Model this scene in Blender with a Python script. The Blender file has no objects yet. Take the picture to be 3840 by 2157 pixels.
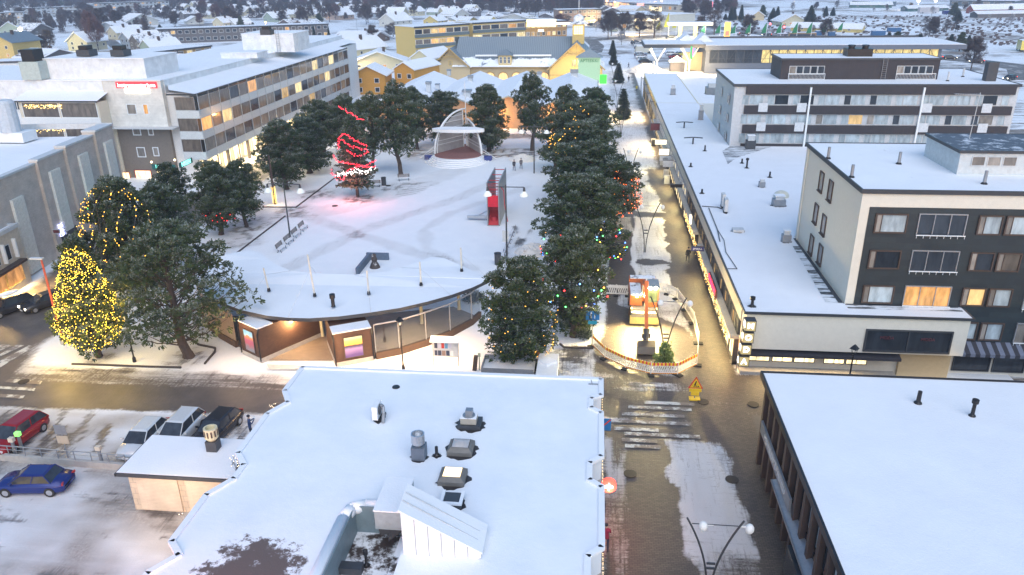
import bpy, math, random
import numpy as np
from mathutils import Vector, Matrix
random.seed(7); rng = np.random.default_rng(7)
S = bpy.context.scene; COL = S.collection; PI = math.pi
# ---------------- camera ----------------
F = 2873.75; PITCH, ROLL, YAW = 0.391015, -0.014217, -0.111269; CAMH = 30.0; CX, CY = 1920.0, 1078.5
_fw = Vector((math.sin(YAW)*math.cos(PITCH), math.cos(YAW)*math.cos(PITCH), -math.sin(PITCH)))
_r0 = Vector((math.cos(YAW), -math.sin(YAW), 0)); _u0 = _r0.cross(_fw)
RT = _r0*math.cos(ROLL) + _u0*math.sin(ROLL); UP = -_r0*math.sin(ROLL) + _u0*math.cos(ROLL)
cam = bpy.data.objects.new('camera', bpy.data.cameras.new('camera')); COL.objects.link(cam)
cam.matrix_world = Matrix(((RT.x, UP.x, -_fw.x, 0), (RT.y, UP.y, -_fw.y, 0), (RT.z, UP.z, -_fw.z, CAMH), (0, 0, 0, 1)))
cam.data.sensor_width = 36; cam.data.lens = F/3840*36; cam.data.clip_start = 0.5; cam.data.clip_end = 6000
S.camera = cam
# ---------------- sky, light, exposure ----------------
w = bpy.data.worlds.new('World'); S.world = w; w.use_nodes = True
nt = w.node_tree; bg = nt.nodes['Background']; sky = nt.nodes.new('ShaderNodeTexSky')
SUNEL, SUNROT = math.radians(3.0), math.radians(180)
sky.sky_type = 'NISHITA'; sky.sun_disc = False; sky.sun_elevation = SUNEL; sky.sun_rotation = SUNROT
sky.air_density = 1.0; sky.dust_density = 0.6; sky.ozone_density = 3.2
nt.links.new(sky.outputs[0], bg.inputs[0]); bg.inputs[1].default_value = 0.15
sl = bpy.data.lights.new('sun', 'SUN'); sl.energy = 0.62; sl.angle = math.radians(70); sl.color = (1.0, 0.97, 0.95)
so = bpy.data.objects.new('sun', sl); COL.objects.link(so); so.rotation_euler = (math.radians(42), 0, math.radians(12))
S.view_settings.view_transform = 'Standard'; S.view_settings.look = 'None'
S.view_settings.exposure = 2.18; S.view_settings.gamma = 1.0
S.render.engine = 'CYCLES'; S.cycles.max_bounces = 6; S.cycles.diffuse_bounces = 3

def ray(x, y): return _fw*F + RT*(x-CX) - UP*(y-CY)
def G(x, y, z=0.0):
    "point at height z seen at photo pixel (x, y)"
    d = ray(x, y); t = (z-CAMH)/d.z; return Vector((d.x*t, d.y*t, z))
def onY(x, y, Y): d = ray(x, y); t = Y/d.y; return Vector((d.x*t, Y, CAMH+d.z*t))
def onX(x, y, X): d = ray(x, y); t = X/d.x; return Vector((X, d.y*t, CAMH+d.z*t))
def pixy(p):
    v = Vector(p)-Vector((0, 0, CAMH)); return CX+F*v.dot(RT)/v.dot(_fw), CY-F*v.dot(UP)/v.dot(_fw)
def hat(g, top):
    "height of something standing at g whose top is at photo row top"
    lo, hi = 0, 60
    for _ in range(40):
        m = (lo+hi)/2
        if pixy((g[0], g[1], m))[1] > top: lo = m
        else: hi = m
    return lo
def ppm(p): v = Vector(p)-Vector((0, 0, CAMH)); return F/v.dot(_fw)   # photo pixels per metre there

# ---------------- materials ----------------
MATS = {}; EMS = 0.16
def nodes(name):
    m = bpy.data.materials.new(name); m.use_nodes = True; t = m.node_tree; t.nodes.clear()
    o = t.nodes.new('ShaderNodeOutputMaterial'); b = t.nodes.new('ShaderNodeBsdfPrincipled'); t.links.new(b.outputs[0], o.inputs[0])
    return m, t, b
def N(t, k, **kw):
    n = t.nodes.new('ShaderNode'+k)
    for a, v in kw.items():
        if a.startswith('i_'):
            key = a[2:]; key = int(key) if key.isdigit() else key
            n.inputs[key].default_value = v
        else: setattr(n, a, v)
    return n
def ramp(t, src, a, b, ca=(0, 0, 0, 1), cb=(1, 1, 1, 1)):
    r = t.nodes.new('ShaderNodeValToRGB'); r.color_ramp.elements[0].position = a; r.color_ramp.elements[1].position = b
    r.color_ramp.elements[0].color = ca; r.color_ramp.elements[1].color = cb; t.links.new(src, r.inputs[0]); return r.outputs[0]
def mixc(t, f, a, b):
    m = t.nodes.new('ShaderNodeMix'); m.data_type = 'RGBA'
    for k, v in ((0, f), (6, a), (7, b)):
        if hasattr(v, 'links'): t.links.new(v, m.inputs[k])
        elif k == 0: m.inputs[0].default_value = v
        else: m.inputs[k].default_value = (*v[:3], 1)
    return m.outputs[2]
def noise(t, scale, detail=4, rough=0.6, src=None, dim=None):
    n = N(t, 'TexNoise'); n.inputs['Scale'].default_value = scale; n.inputs['Detail'].default_value = detail; n.inputs['Roughness'].default_value = rough
    if src is not None: t.links.new(src, n.inputs['Vector'])
    return n.outputs[0]
def pos(t, scale=None):
    g = N(t, 'NewGeometry').outputs['Position']
    if scale:
        m = N(t, 'Mapping'); m.inputs['Scale'].default_value = scale; t.links.new(g, m.inputs[0]); return m.outputs[0]
    return g
def bump(t, b, h, s=0.3, d=0.05):
    n = N(t, 'Bump'); n.inputs['Strength'].default_value = s; n.inputs['Distance'].default_value = d
    t.links.new(h, n.inputs['Height']); t.links.new(n.outputs[0], b.inputs['Normal'])
def plain(name, c, rough=0.6, metal=0.0, var=0.12, sc=3.0, snowy=0.0):
    if name in MATS: return MATS[name]
    m, t, b = nodes(name); p = pos(t)
    nz = noise(t, sc, 5, 0.65, p)
    a = tuple(v*(1-var) for v in c); d = tuple(min(1, v*(1+var)) for v in c)
    col = mixc(t, ramp(t, nz, 0.3, 0.7), a, d)
    if snowy:
        g = N(t, 'NewGeometry'); sx = N(t, 'SeparateXYZ'); t.links.new(g.outputs['Normal'], sx.inputs[0])
        ma = N(t, 'Math', operation='MULTIPLY_ADD'); t.links.new(nz, ma.inputs[0]); ma.inputs[1].default_value = 0.7; ma.inputs[2].default_value = -0.35
        mm = N(t, 'Math', operation='ADD'); t.links.new(sx.outputs[2], mm.inputs[0]); t.links.new(ma.outputs[0], mm.inputs[1])
        col = mixc(t, ramp(t, mm.outputs[0], 1-snowy, min(1, 1-snowy+0.15)), col, (0.78, 0.81, 0.86))
    t.links.new(col, b.inputs['Base Color']); b.inputs['Roughness'].default_value = rough; b.inputs['Metallic'].default_value = metal
    MATS[name] = m; return m
def emit(name, c, s, base=None):
    if name in MATS: return MATS[name]
    m, t, b = nodes(name); b.inputs['Base Color'].default_value = (*(base or c), 1)
    b.inputs['Emission Color'].default_value = (*c, 1); b.inputs['Emission Strength'].default_value = s*EMS
    MATS[name] = m; return m
def snowmat(name='snow', thin=0.0, c=(0.80, 0.82, 0.86), under=(0.035, 0.035, 0.04), streak=None):
    if name in MATS: return MATS[name]
    m, t, b = nodes(name); p = pos(t, streak)
    n1 = noise(t, 0.35, 6, 0.6, pos(t)); n2 = noise(t, 9, 4, 0.6, pos(t))
    col = mixc(t, ramp(t, n1, 0.3, 0.75), tuple(v*0.93 for v in c), c)
    if thin:
        n3 = noise(t, 0.8, 8, 0.72, p)
        col = mixc(t, ramp(t, n3, 1-thin, min(1, 1-thin+0.09)), col, under)
    sp_ = noise(t, 1.7, 9, .82, pos(t)); col = mixc(t, ramp(t, sp_, .70, .76), col, tuple(v*.62 for v in c))
    t.links.new(col, b.inputs['Base Color']); b.inputs['Roughness'].default_value = 0.75
    ad = N(t, 'Math', operation='MULTIPLY_ADD'); t.links.new(n2, ad.inputs[0]); ad.inputs[1].default_value = 0.25; t.links.new(n1, ad.inputs[2])
    bump(t, b, ad.outputs[0], 0.5, 0.12)
    MATS[name] = m; return m
def glass(name, c, e=None, es=0.0, rough=0.08, var=0.3):
    "window glass: coloured by the blinds, curtains or lit room right behind it"
    if name in MATS: return MATS[name]
    m, t, b = nodes(name); tc = N(t, 'TexCoord'); oi = N(t, 'ObjectInfo')
    mp = N(t, 'Mapping'); t.links.new(tc.outputs['Object'], mp.inputs[0]); cb = N(t, 'CombineXYZ')
    ml = N(t, 'Math', operation='MULTIPLY'); t.links.new(oi.outputs['Random'], ml.inputs[0]); ml.inputs[1].default_value = 50
    t.links.new(ml.outputs[0], cb.inputs[0]); t.links.new(cb.outputs[0], mp.inputs['Location'])
    mp.inputs['Scale'].default_value = (1.1, 1.1, 0.35)
    nz = noise(t, 1.6, 3, 0.6, mp.outputs[0])
    rnd = ramp(t, oi.outputs['Random'], 0, 1, (1-var,)*3+(1,), (1+var,)*3+(1,))
    col = mixc(t, ramp(t, nz, 0.35, 0.65), tuple(v*0.6 for v in c), c)
    mu = N(t, 'Mix', data_type='RGBA', blend_type='MULTIPLY'); mu.inputs[0].default_value = 1; t.links.new(col, mu.inputs[6]); t.links.new(rnd, mu.inputs[7])
    t.links.new(mu.outputs[2], b.inputs['Base Color'])
    if e:
        ec = mixc(t, ramp(t, nz, 0.35, 0.65), tuple(v*0.35 for v in e), e)
        me = N(t, 'Mix', data_type='RGBA', blend_type='MULTIPLY'); me.inputs[0].default_value = 1; t.links.new(ec, me.inputs[6]); t.links.new(rnd, me.inputs[7])
        t.links.new(me.outputs[2], b.inputs['Emission Color']); b.inputs['Emission Strength'].default_value = es
    b.inputs['Roughness'].default_value = rough; b.inputs['Specular IOR Level'].default_value = 0.45
    MATS[name] = m; return m
def brick(name, c1, c2, mortar, scale=1.0, bw=0.5, rh=0.16, rough=0.8, ax='XZ', snowy=0.0):
    if name in MATS: return MATS[name]
    m, t, b = nodes(name); g = N(t, 'NewGeometry'); sx = N(t, 'SeparateXYZ'); t.links.new(g.outputs['Position'], sx.inputs[0]); cb = N(t, 'CombineXYZ')
    ad = N(t, 'Math', operation='ADD'); t.links.new(sx.outputs[0], ad.inputs[0]); t.links.new(sx.outputs[1], ad.inputs[1])
    t.links.new(ad.outputs[0] if ax == 'XZ' else sx.outputs[0], cb.inputs[0]); t.links.new(sx.outputs[2] if ax == 'XZ' else sx.outputs[1], cb.inputs[1])
    br = N(t, 'TexBrick'); t.links.new(cb.outputs[0], br.inputs[0]); br.inputs['Color1'].default_value = (*c1, 1); br.inputs['Color2'].default_value = (*c2, 1)
    br.inputs['Mortar'].default_value = (*mortar, 1); br.inputs['Scale'].default_value = scale; br.inputs['Brick Width'].default_value = bw; br.inputs['Row Height'].default_value = rh
    br.inputs['Mortar Size'].default_value = 0.012
    col = mixc(t, ramp(t, noise(t, 1.2, 5, 0.6, pos(t)), 0.3, 0.7), br.outputs[0], br.outputs[0])
    mu = N(t, 'Mix', data_type='RGBA', blend_type='MULTIPLY'); mu.inputs[0].default_value = 1; t.links.new(br.outputs[0], mu.inputs[6])
    t.links.new(ramp(t, noise(t, 0.9, 5, 0.6, pos(t)), 0.3, 0.75, (0.8,)*3+(1,), (1.1,)*3+(1,)), mu.inputs[7])
    t.links.new(mu.outputs[2], b.inputs['Base Color']); b.inputs['Roughness'].default_value = rough
    MATS[name] = m; return m
SNOW = snowmat(); SNOWT = snowmat('thin_snow', 0.34, streak=(1.5, 0.25, 1)); SNOWP = snowmat('patchy_snow', 0.47, under=(0.05, 0.04, 0.035))
SNOWM = snowmat('dirty_snow', 0.4, c=(0.72, 0.68, 0.64), under=(0.45, 0.36, 0.3))
WHITE = plain('white_paint', (0.74, 0.76, 0.78), 0.5, 0, 0.04); BLACK = plain('black_metal', (0.02, 0.02, 0.023), 0.4, 0.3)
DGREY = plain('dark_grey_metal', (0.06, 0.065, 0.075), 0.5, 0.3); GREY = plain('grey_metal', (0.28, 0.3, 0.33), 0.45, 0.5)
LGREY = plain('light_grey', (0.5, 0.52, 0.54), 0.6); BEIGE = plain('beige_render', (0.66, 0.62, 0.54), 0.85, 0, 0.04)
TRIM = plain('dark_roof_trim', (0.035, 0.04, 0.05), 0.5); CONC = plain('concrete', (0.36, 0.35, 0.34), 0.9)
RUBBER = plain('rubber', (0.02, 0.02, 0.02), 0.8); RED = plain('red_paint', (0.5, 0.02, 0.03), 0.4); STEEL = plain('steel', (0.5, 0.52, 0.55), 0.35, 0.8)
WOODD = plain('weathered_wood', (0.2, 0.18, 0.17), 0.8); BARK = plain('pine_bark', (0.07, 0.05, 0.04), 0.9, 0, 0.3); BARKL = plain('bare_bark', (0.10, 0.075, 0.07), 0.9, 0, 0.3)
GD = glass('glass_dark', (0.045, 0.055, 0.07)); GB = glass('glass_blind', (0.44, 0.52, 0.57), rough=0.25, var=0.2); GC = glass('glass_curtain', (0.3, 0.27, 0.24), rough=0.2)
GL = glass('glass_lit_warm', (0.5, 0.35, 0.15), (1.0, 0.62, 0.26), 0.17, 0.15); GO = glass('glass_lit_orange', (0.5, 0.3, 0.1), (1.0, 0.45, 0.16), 0.22, 0.15)
GY = glass('glass_lit_yellow', (0.6, 0.5, 0.25), (1.0, 0.74, 0.36), 0.26, 0.15, 0.15); GS = glass('glass_shopfront', (0.7, 0.6, 0.4), (1.0, 0.76, 0.40), 0.8, 0.15, 0.2)
GH = glass('glass_hall_yellow', (0.6, 0.5, 0.2), (1.0, 0.70, 0.24), 0.20, 0.2, 0.1)
GM = glass('glass_balcony_dim', (0.13, 0.12, 0.115), (0.6, 0.45, 0.3), 0.035, 0.06)
KINDS = dict(d=GD, b=GB, c=GC, l=GL, o=GO, y=GY, s=GS, m=GM, h=GH)

# ---------------- objects ----------------
def wloc(o):
    v = Vector((0, 0, 0))
    while o is not None: v += o.location; o = o.parent
    return v
def tag(o, label=None, cat=None, group=None, kind=None):
    for k, v in (('label', label), ('category', cat), ('group', group), ('kind', kind)):
        if v: o[k] = v
    return o
def thing(name, label, cat, loc=(0, 0, 0), group=None):
    o = bpy.data.objects.new(name, None); COL.objects.link(o); o.location = loc; o.empty_display_size = 0.3
    return tag(o, label, cat, group)
class MB:
    def __init__(s): s.v = []; s.f = []; s.m = []; s.mi = 0; s.sm = False
    def add(s, vs, fs):
        n = len(s.v); s.v += [tuple(p) for p in vs]; s.f += [tuple(i+n for i in f) for f in fs]; s.m += [s.mi]*len(fs); return s
    def quad(s, *p): return s.add(p, [tuple(range(len(p)))])
    def box(s, x0, x1, y0, y1, z0, z1):
        return s.add([(x0, y0, z0), (x1, y0, z0), (x1, y1, z0), (x0, y1, z0), (x0, y0, z1), (x1, y0, z1), (x1, y1, z1), (x0, y1, z1)],
                     [(0, 3, 2, 1), (4, 5, 6, 7), (0, 1, 5, 4), (1, 2, 6, 5), (2, 3, 7, 6), (3, 0, 4, 7)])
    def cbox(s, cx, cy, cz, lx, ly, lz, rz=0, rx=0, ry=0):
        R = Matrix.Rotation(rz, 3, 'Z') @ Matrix.Rotation(ry, 3, 'Y') @ Matrix.Rotation(rx, 3, 'X'); c = Vector((cx, cy, cz))
        vs = [c+R@Vector((a*lx/2, b*ly/2, d*lz/2)) for d in (-1, 1) for a, b in ((-1, -1), (1, -1), (1, 1), (-1, 1))]
        return s.add(vs, [(0, 3, 2, 1), (4, 5, 6, 7), (0, 1, 5, 4), (1, 2, 6, 5), (2, 3, 7, 6), (3, 0, 4, 7)])
    def prism(s, poly, z0, z1):
        n = len(poly); g = lambda p, z: (p[0], p[1], z if len(p) < 3 else p[2]+z)
        if sum(poly[i][0]*poly[(i+1) % n][1]-poly[(i+1) % n][0]*poly[i][1] for i in range(n)) < 0: poly = poly[::-1]
        return s.add([g(p, z0) for p in poly]+[g(p, z1) for p in poly], [tuple(range(n))[::-1], tuple(range(n, 2*n))]+[(i, (i+1) % n, (i+1) % n+n, i+n) for i in range(n)])
    def tube(s, a, b, r0, r1=None, n=8, cap=True):
        a = Vector(a); b = Vector(b); r1 = r0 if r1 is None else r1; d = (b-a)
        if d.length < 1e-6: return s
        d.normalize(); u = d.orthogonal().normalized(); w_ = d.cross(u)
        vs = [a+(u*math.cos(k*2*PI/n)+w_*math.sin(k*2*PI/n))*r0 for k in range(n)]+[b+(u*math.cos(k*2*PI/n)+w_*math.sin(k*2*PI/n))*r1 for k in range(n)]
        fs = [(k, (k+1) % n, (k+1) % n+n, k+n) for k in range(n)]
        if cap: fs += [tuple(range(n))[::-1], tuple(range(n, 2*n))]
        return s.add(vs, fs)
    def path(s, pts, r, n=6):
        for a, b in zip(pts, pts[1:]): s.tube(a, b, r, r, n)
        return s
    def ball(s, c, r, nu=10, nv=6, sc=(1, 1, 1)):
        vs = [(c[0]+r*sc[0]*math.sin(PI*j/nv)*math.cos(2*PI*i/nu), c[1]+r*sc[1]*math.sin(PI*j/nv)*math.sin(2*PI*i/nu), c[2]+r*sc[2]*math.cos(PI*j/nv)) for j in range(nv+1) for i in range(nu)]
        return s.add(vs, [(j*nu+i, (j+1)*nu+i, (j+1)*nu+(i+1) % nu, j*nu+(i+1) % nu) for j in range(nv) for i in range(nu)])
    def lathe(s, c, prof, n=16):
        vs = [(c[0]+r*math.cos(2*PI*i/n), c[1]+r*math.sin(2*PI*i/n), c[2]+z) for r, z in prof for i in range(n)]
        return s.add(vs, [(j*n+i, j*n+(i+1) % n, (j+1)*n+(i+1) % n, (j+1)*n+i) for j in range(len(prof)-1) for i in range(n)])
    def build(s, name, mat, parent=None, label=None, cat=None, group=None, kind=None, smooth=False, origin=None):
        if parent is not None: off = wloc(parent)
        elif kind: off = Vector((0, 0, 0))
        elif origin: off = Vector(origin)
        else:
            a = np.array(s.v); off = Vector(((a[:, 0].min()+a[:, 0].max())/2, (a[:, 1].min()+a[:, 1].max())/2, a[:, 2].min()))
        me = bpy.data.meshes.new(name); me.from_pydata([(p[0]-off.x, p[1]-off.y, p[2]-off.z) for p in s.v], [], s.f)
        for mm in (mat if isinstance(mat, (list, tuple)) else [mat]): me.materials.append(mm)
        if isinstance(mat, (list, tuple)): me.polygons.foreach_set('material_index', s.m)
        if smooth or s.sm: me.polygons.foreach_set('use_smooth', [True]*len(me.polygons))
        me.update(); o = bpy.data.objects.new(name, me); COL.objects.link(o)
        if parent is not None: o.parent = parent
        else: o.location = off
        return tag(o, label, cat, group, kind)
def link_mesh(name, me, parent=None, loc=(0, 0, 0), rz=0, sc=(1, 1, 1)):
    o = bpy.data.objects.new(name, me); COL.objects.link(o); o.parent = parent; o.location = loc; o.rotation_euler = (0, 0, rz); o.scale = sc; return o
def copy_tree(o, parent=None):
    c = o.copy(); COL.objects.link(c); c.parent = parent
    for ch in list(o.children): copy_tree(ch, c)
    return c
TEXTC = {}
def text(parent, s, p, size, rz, mat, rx=PI/2, ext=0.02, name='lettering', label=None, bold=0, align='CENTER'):
    key = (s, round(size, 3), mat.name, ext, align)
    if key not in TEXTC:
        c = bpy.data.curves.new('t', 'FONT'); c.body = s; c.size = size; c.extrude = ext; c.align_x = align; c.align_y = 'CENTER'; c.offset = bold
        to = bpy.data.objects.new('t', c); COL.objects.link(to); bpy.context.view_layer.update()
        me = bpy.data.meshes.new_from_object(to.evaluated_get(bpy.context.evaluated_depsgraph_get())); bpy.data.objects.remove(to)
        me.materials.clear(); me.materials.append(mat); TEXTC[key] = me
    o = bpy.data.objects.new(name, TEXTC[key]); COL.objects.link(o)
    if parent is not None: o.parent = parent; p = Vector(p)-wloc(parent)
    o.location = p; o.rotation_euler = (rx, 0, rz); return tag(o, label)
WINC = {}
def win(parent, p, w_, h_, kind='d', rz=0, fr=None, fw=0.07, bars=0, out=0.05, hbar=0, name='window', sill=False):
    "window centred at the bottom point p on a wall whose outside is local -Y turned by rz"
    fr = fr or WHITE; w_ = round(w_, 2); h_ = round(h_, 2); key = (w_, h_, fr.name, fw, bars, out, hbar, sill)
    if key not in WINC:
        a = MB(); x = w_/2
        a.box(-x, -x+fw, -out, 0.0, 0, h_); a.box(x-fw, x, -out, 0.0, 0, h_); a.box(-x+fw, x-fw, -out, 0, 0, fw); a.box(-x+fw, x-fw, -out, 0, h_-fw, h_)
        for k in range(bars): c = -x+w_*(k+1)/(bars+1); a.box(c-fw*.4, c+fw*.4, -out+0.005, 0, fw, h_-fw)
        if hbar: a.box(-x+fw, x-fw, -out+0.008, 0, h_*hbar-fw*.35, h_*hbar+fw*.35)
        if sill: a.box(-x-0.05, x+0.05, -out-0.08, 0, -0.06, 0.0)
        me = bpy.data.meshes.new(name); me.from_pydata(a.v, [], a.f); me.materials.append(fr)
        WINC[key] = me
    pk = (w_, h_, fw, kind)
    if pk not in WINC:
        x = w_/2-fw*.6; q = bpy.data.meshes.new('pane'); q.from_pydata([(-x, -0.012, fw*.6), (x, -0.012, fw*.6), (x, -0.012, h_-fw*.6), (-x, -0.012, h_-fw*.6)], [], [(0, 1, 2, 3)])
        q.materials.append(KINDS[kind]); WINC[pk] = q
    off = wloc(parent); o = link_mesh(name, WINC[key], parent, Vector(p)-off, rz)
    link_mesh('pane', WINC[pk], o); return o
def winY(parent, x0, y0, x1, y1, Y, kind='d', **kw):
    "window between two photo corners on a wall facing the camera at depth Y"
    a = onY(x0, y1, Y); b = onY(x1, y0, Y); b2 = onY((x0+x1)/2, y0, Y); a2 = onY((x0+x1)/2, y1, Y); pl = onY((x0), (y0+y1)/2, Y); pr = onY(x1, (y0+y1)/2, Y)
    return win(parent, ((pl.x+pr.x)/2, Y, a2.z), pr.x-pl.x, b2.z-a2.z, kind, 0, **kw)
def light(kind, name, loc, energy, color, size=0.3, target=None, spot=None, blend=0.5, shape=None, sy=None, spread=None):
    l = bpy.data.lights.new(name, kind); l.energy = energy; l.color = color
    if kind == 'AREA':
        l.shape = 'RECTANGLE'; l.size = size; l.size_y = sy or size
        if spread: l.spread = spread
    else: l.shadow_soft_size = size
    if kind == 'SPOT': l.spot_size = spot; l.spot_blend = blend
    o = bpy.data.objects.new(name, l); COL.objects.link(o); o.location = loc
    if target is not None: o.rotation_euler = (Vector(target)-Vector(loc)).to_track_quat('-Z', 'Y').to_euler()
    return o
WARM = (1.0, 0.68, 0.30); WARMW = (1.0, 0.80, 0.52)
# ---------------- ground cover ----------------
_T = rng.random((6, 256, 256))
def vn(x, y, s, k=0):
    x = x*s+17.3*k; y = y*s+5.1*k; xi = np.floor(x).astype(int); yi = np.floor(y).astype(int); fx = x-xi; fy = y-yi
    fx = fx*fx*(3-2*fx); fy = fy*fy*(3-2*fy); t = _T[k % 6]; a = t[xi % 256, yi % 256]; b = t[(xi+1) % 256, yi % 256]; c = t[xi % 256, (yi+1) % 256]; d = t[(xi+1) % 256, (yi+1) % 256]
    return (a*(1-fx)+b*fx)*(1-fy)+(c*(1-fx)+d*fx)*fy
def fbm(x, y, s, k=0, o=4): return sum(vn(x, y, s*2**i, k+i)*0.5**i for i in range(o))/sum(0.5**i for i in range(o))
def sdf(x, y, P):
    "signed distance to polygon, positive inside"
    d = np.full(x.shape, 1e9); ins = np.zeros(x.shape, bool); n = len(P)
    for i in range(n):
        ax, ay = P[i][:2]; bx, by = P[(i+1) % n][:2]; ex, ey = bx-ax, by-ay
        t = np.clip(((x-ax)*ex+(y-ay)*ey)/(ex*ex+ey*ey+1e-9), 0, 1); d = np.minimum(d, np.hypot(x-ax-t*ex, y-ay-t*ey))
        c = (ay > y) != (by > y); xx = ax+(y-ay)*ex/(ey if abs(ey) > 1e-9 else 1e-9); ins ^= c & (x < xx)
    return np.where(ins, d, -d)
def ldist(x, y, P):
    d = np.full(x.shape, 1e9)
    for (ax, ay), (bx, by) in zip(P, P[1:]):
        ex, ey = bx-ax, by-ay; t = np.clip(((x-ax)*ex+(y-ay)*ey)/(ex*ex+ey*ey+1e-9), 0, 1); d = np.minimum(d, np.hypot(x-ax-t*ex, y-ay-t*ey))
    return d
def ss(v, a, b): t = np.clip((v-a)/(b-a), 0, 1); return t*t*(3-2*t)
pg = lambda pts: [tuple(G(*p))[:2] for p in pts]
WEST = [(-58.7, 30), (-58.7, 66), (-61, 90), (-59, 112), (-58.6, 205), (-51.5, 205), (-51.5, 112), (-50.5, 84), (-48.3, 60), (-47.8, 54.5), (-45.6, 50), (-46, 30)]
ROADX = [(-80, 46.3), (-80, 49.4), (-46, 50.1), (-26, 50.3), (-5, 50), (34, 49.3), (34, 45.4), (10, 46), (-25, 46.7), (-45, 45.7)]
PED = [(0.9, 20), (0.9, 46), (0.3, 58.8), (1.6, 66), (2.0, 90), (3.0, 140), (3.2, 205), (3.0, 260), (11.6, 260), (11.8, 55.6), (42, 55.6), (42, 49.5), (11.8, 49.5), (11.7, 20)]
LOT = [(-46, 46), (-22, 46), (-19, 43), (-19, 20), (-75, 20), (-75, 45)]
def cover(x, y):
    "R snow cover, G paved with blocks (else asphalt or turf), B dirt in the snow"
    n = fbm(x, y, 0.55, 0); n2 = fbm(x, y, 0.16, 2); nf = fbm(x, y, 1.6, 1); j = (n-0.5)*2.2
    st = fbm(x*0.25, y*1.6, 0.7, 3); sv = fbm(x*1.8, y*0.16, 0.8, 4)
    s = np.ones(x.shape)*0.985; pav = np.zeros(x.shape); dirt = np.zeros(x.shape)+0.03
    # trodden paths across the square
    for P, w_, a in (([(1000, 1040), (1400, 850), (1700, 750), (1950, 640)], 1.2, .10), ([(1130, 800), (1290, 860), (1500, 930), (1760, 1010)], 1.2, .10), ([(980, 800), (1230, 790), (1500, 720), (1700, 640)], 2.6, .08),
                     ([(1980, 700), (1690, 800), (1590, 860), (1600, 930), (1750, 1020)], 0.8, .07), ([(1880, 980), (1950, 900), (1930, 850)], .15, .3), ([(2000, 1080), (1920, 1020), (1930, 960), (1990, 860)], .2, .25)):
        d = ldist(x, y, pg(P)); k = ss(w_+j*0.5-d, -0.5, 0.5)*(0.45+1.1*np.maximum(st, sv)); s -= a*1.5*k; dirt = np.maximum(dirt, 0.20*k)
    for (px, py, r, a) in ((1180, 730, 4.5, .8), (1100, 790, 3.5, .6), (1345, 745, 3.2, .7), (1480, 700, 3.6, .5), (1390, 710, 3.0, .5), (950, 840, 4.0, .8), (900, 900, 4, .7), (710, 1340, 2.6, .8), (370, 1345, 2.0, .7), (1950, 575, 6, .8), (1830, 585, 5, .7), (1780, 575, 6, .7),
                           (2180, 1320, 2.2, .8), (2120, 1350, 2.6, .5), (1600, 580, 6, .7), (2060, 570, 6, .8), (1560, 560, 5, .6), (1300, 640, 3.5, .6), (2190, 1180, 1.8, .8), (1960, 1250, 1.2, .4)):
        g = G(px, py); d = np.hypot(x-g.x, (y-g.y)*0.9)/r; k = ss(1.15-d+j*0.35, 0, 0.9)*a; s = s*(1-0.62*k*ss(nf, .3, .65)); dirt = np.maximum(dirt, 0.5*k)
    # arc of sweeping tracks by the benches
    g = G(1440, 760); rr = np.hypot(x-g.x, y-g.y); an = np.arctan2(y-g.y, x-g.x); k = ss(np.sin(rr*7+n*5), .2, .9)*ss(5.5-np.abs(rr-8), 0, 2)*ss(0.45-np.abs(an-1.15), 0, .3); s -= 0.25*k
    # streets
    d = sdf(x, y, WEST)+j*0.5; k = ss(d, -0.6, 0.7); s = s*(1-k)+k*(0.26+0.35*ss(1.4-d, 0, 1.3)+0.35*(sv-.5)); dirt = np.where(k > .4, .5, dirt)
    d = sdf(x, y, ROADX)+j*0.45; k = ss(d, -0.7, 0.6); ks = k*ss(-x-3, -6, 4); s = s*(1-k)+k*(0.03+0.3*ss(0.8-d, 0, 1.2)+0.55*(st-.42)*ss(x+8, 0, 6)); dirt = np.maximum(dirt, .35*k)
    k = ss(y-49.6+j*.4, 0, .6)*ss(53.0-y+j*.6, 0, 1.2)*ss(x+48, 0, 2)*ss(-3-x, 0, 4); s = s*(1-k)+k*(0.55+0.9*(st-.45)); dirt = np.maximum(dirt, .45*k)
    k = ss(sdf(x, y, LOT)+j*.3, -.3, .6)*ss(46.6-y, 0, .8); hi = ss(y-39.3, -.1, .1); s = s*(1-k)+k*(0.93-0.14*ss(n2, .42, .7)-hi*0.38*ss(fbm(x*1.6+y*.5, y*.22-x*.1, .9, 5), .48, .62)-.12*ss(st, .6, .8)-(1-hi)*.30*ss(fbm(x*.35+y*.9, y*.3-x*.25, 1.1, 3), .50, .72)); dirt = np.maximum(dirt, k*(.26+.55*ss(n2, .36, .66)+.55*(st-.45)+.4*(fbm(x*.5+y, y*.5-x, .5, 2)-.5)))
    # pedestrian street
    dp = sdf(x, y, PED)+j*0.25; k = ss(dp, -0.4, 0.4); pav = np.where(dp > 0, 1.0, pav); ps = np.zeros(x.shape)+0.06
    ice = ss(x-(5.1+0.25*(n-.5)*4+0.5*np.sin(y*.21)), -0.25, 0.3)*ss((8.9+(n-.5)*1.8+0.5*np.sin(y*0.13+1))-x, -0.2, 0.25)*ss(y-63, -2, 4); ps = np.maximum(ps, ice*(0.74+0.5*(sv-.5)))
    k2 = ss(y-89, 0, 3); lft = ss(5.4+j*.3-x, 0, .5); ps = np.maximum(ps, k2*lft*(.5+.3*sv)); far = ss(y-118+j*3, 0, 8)
    ps = np.maximum(ps, far*(0.72+.4*(n2-.5)-0.5*ss(x-10.2+j*.3, 0, .6))); cr = ss(1.6-np.abs(y-99+j), 0, .8)+ss(1.2-np.abs(y-81+j)-np.abs(x-7)*.25, 0, .8); ps = ps*(1-.75*np.clip(cr, 0, 1))
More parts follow.
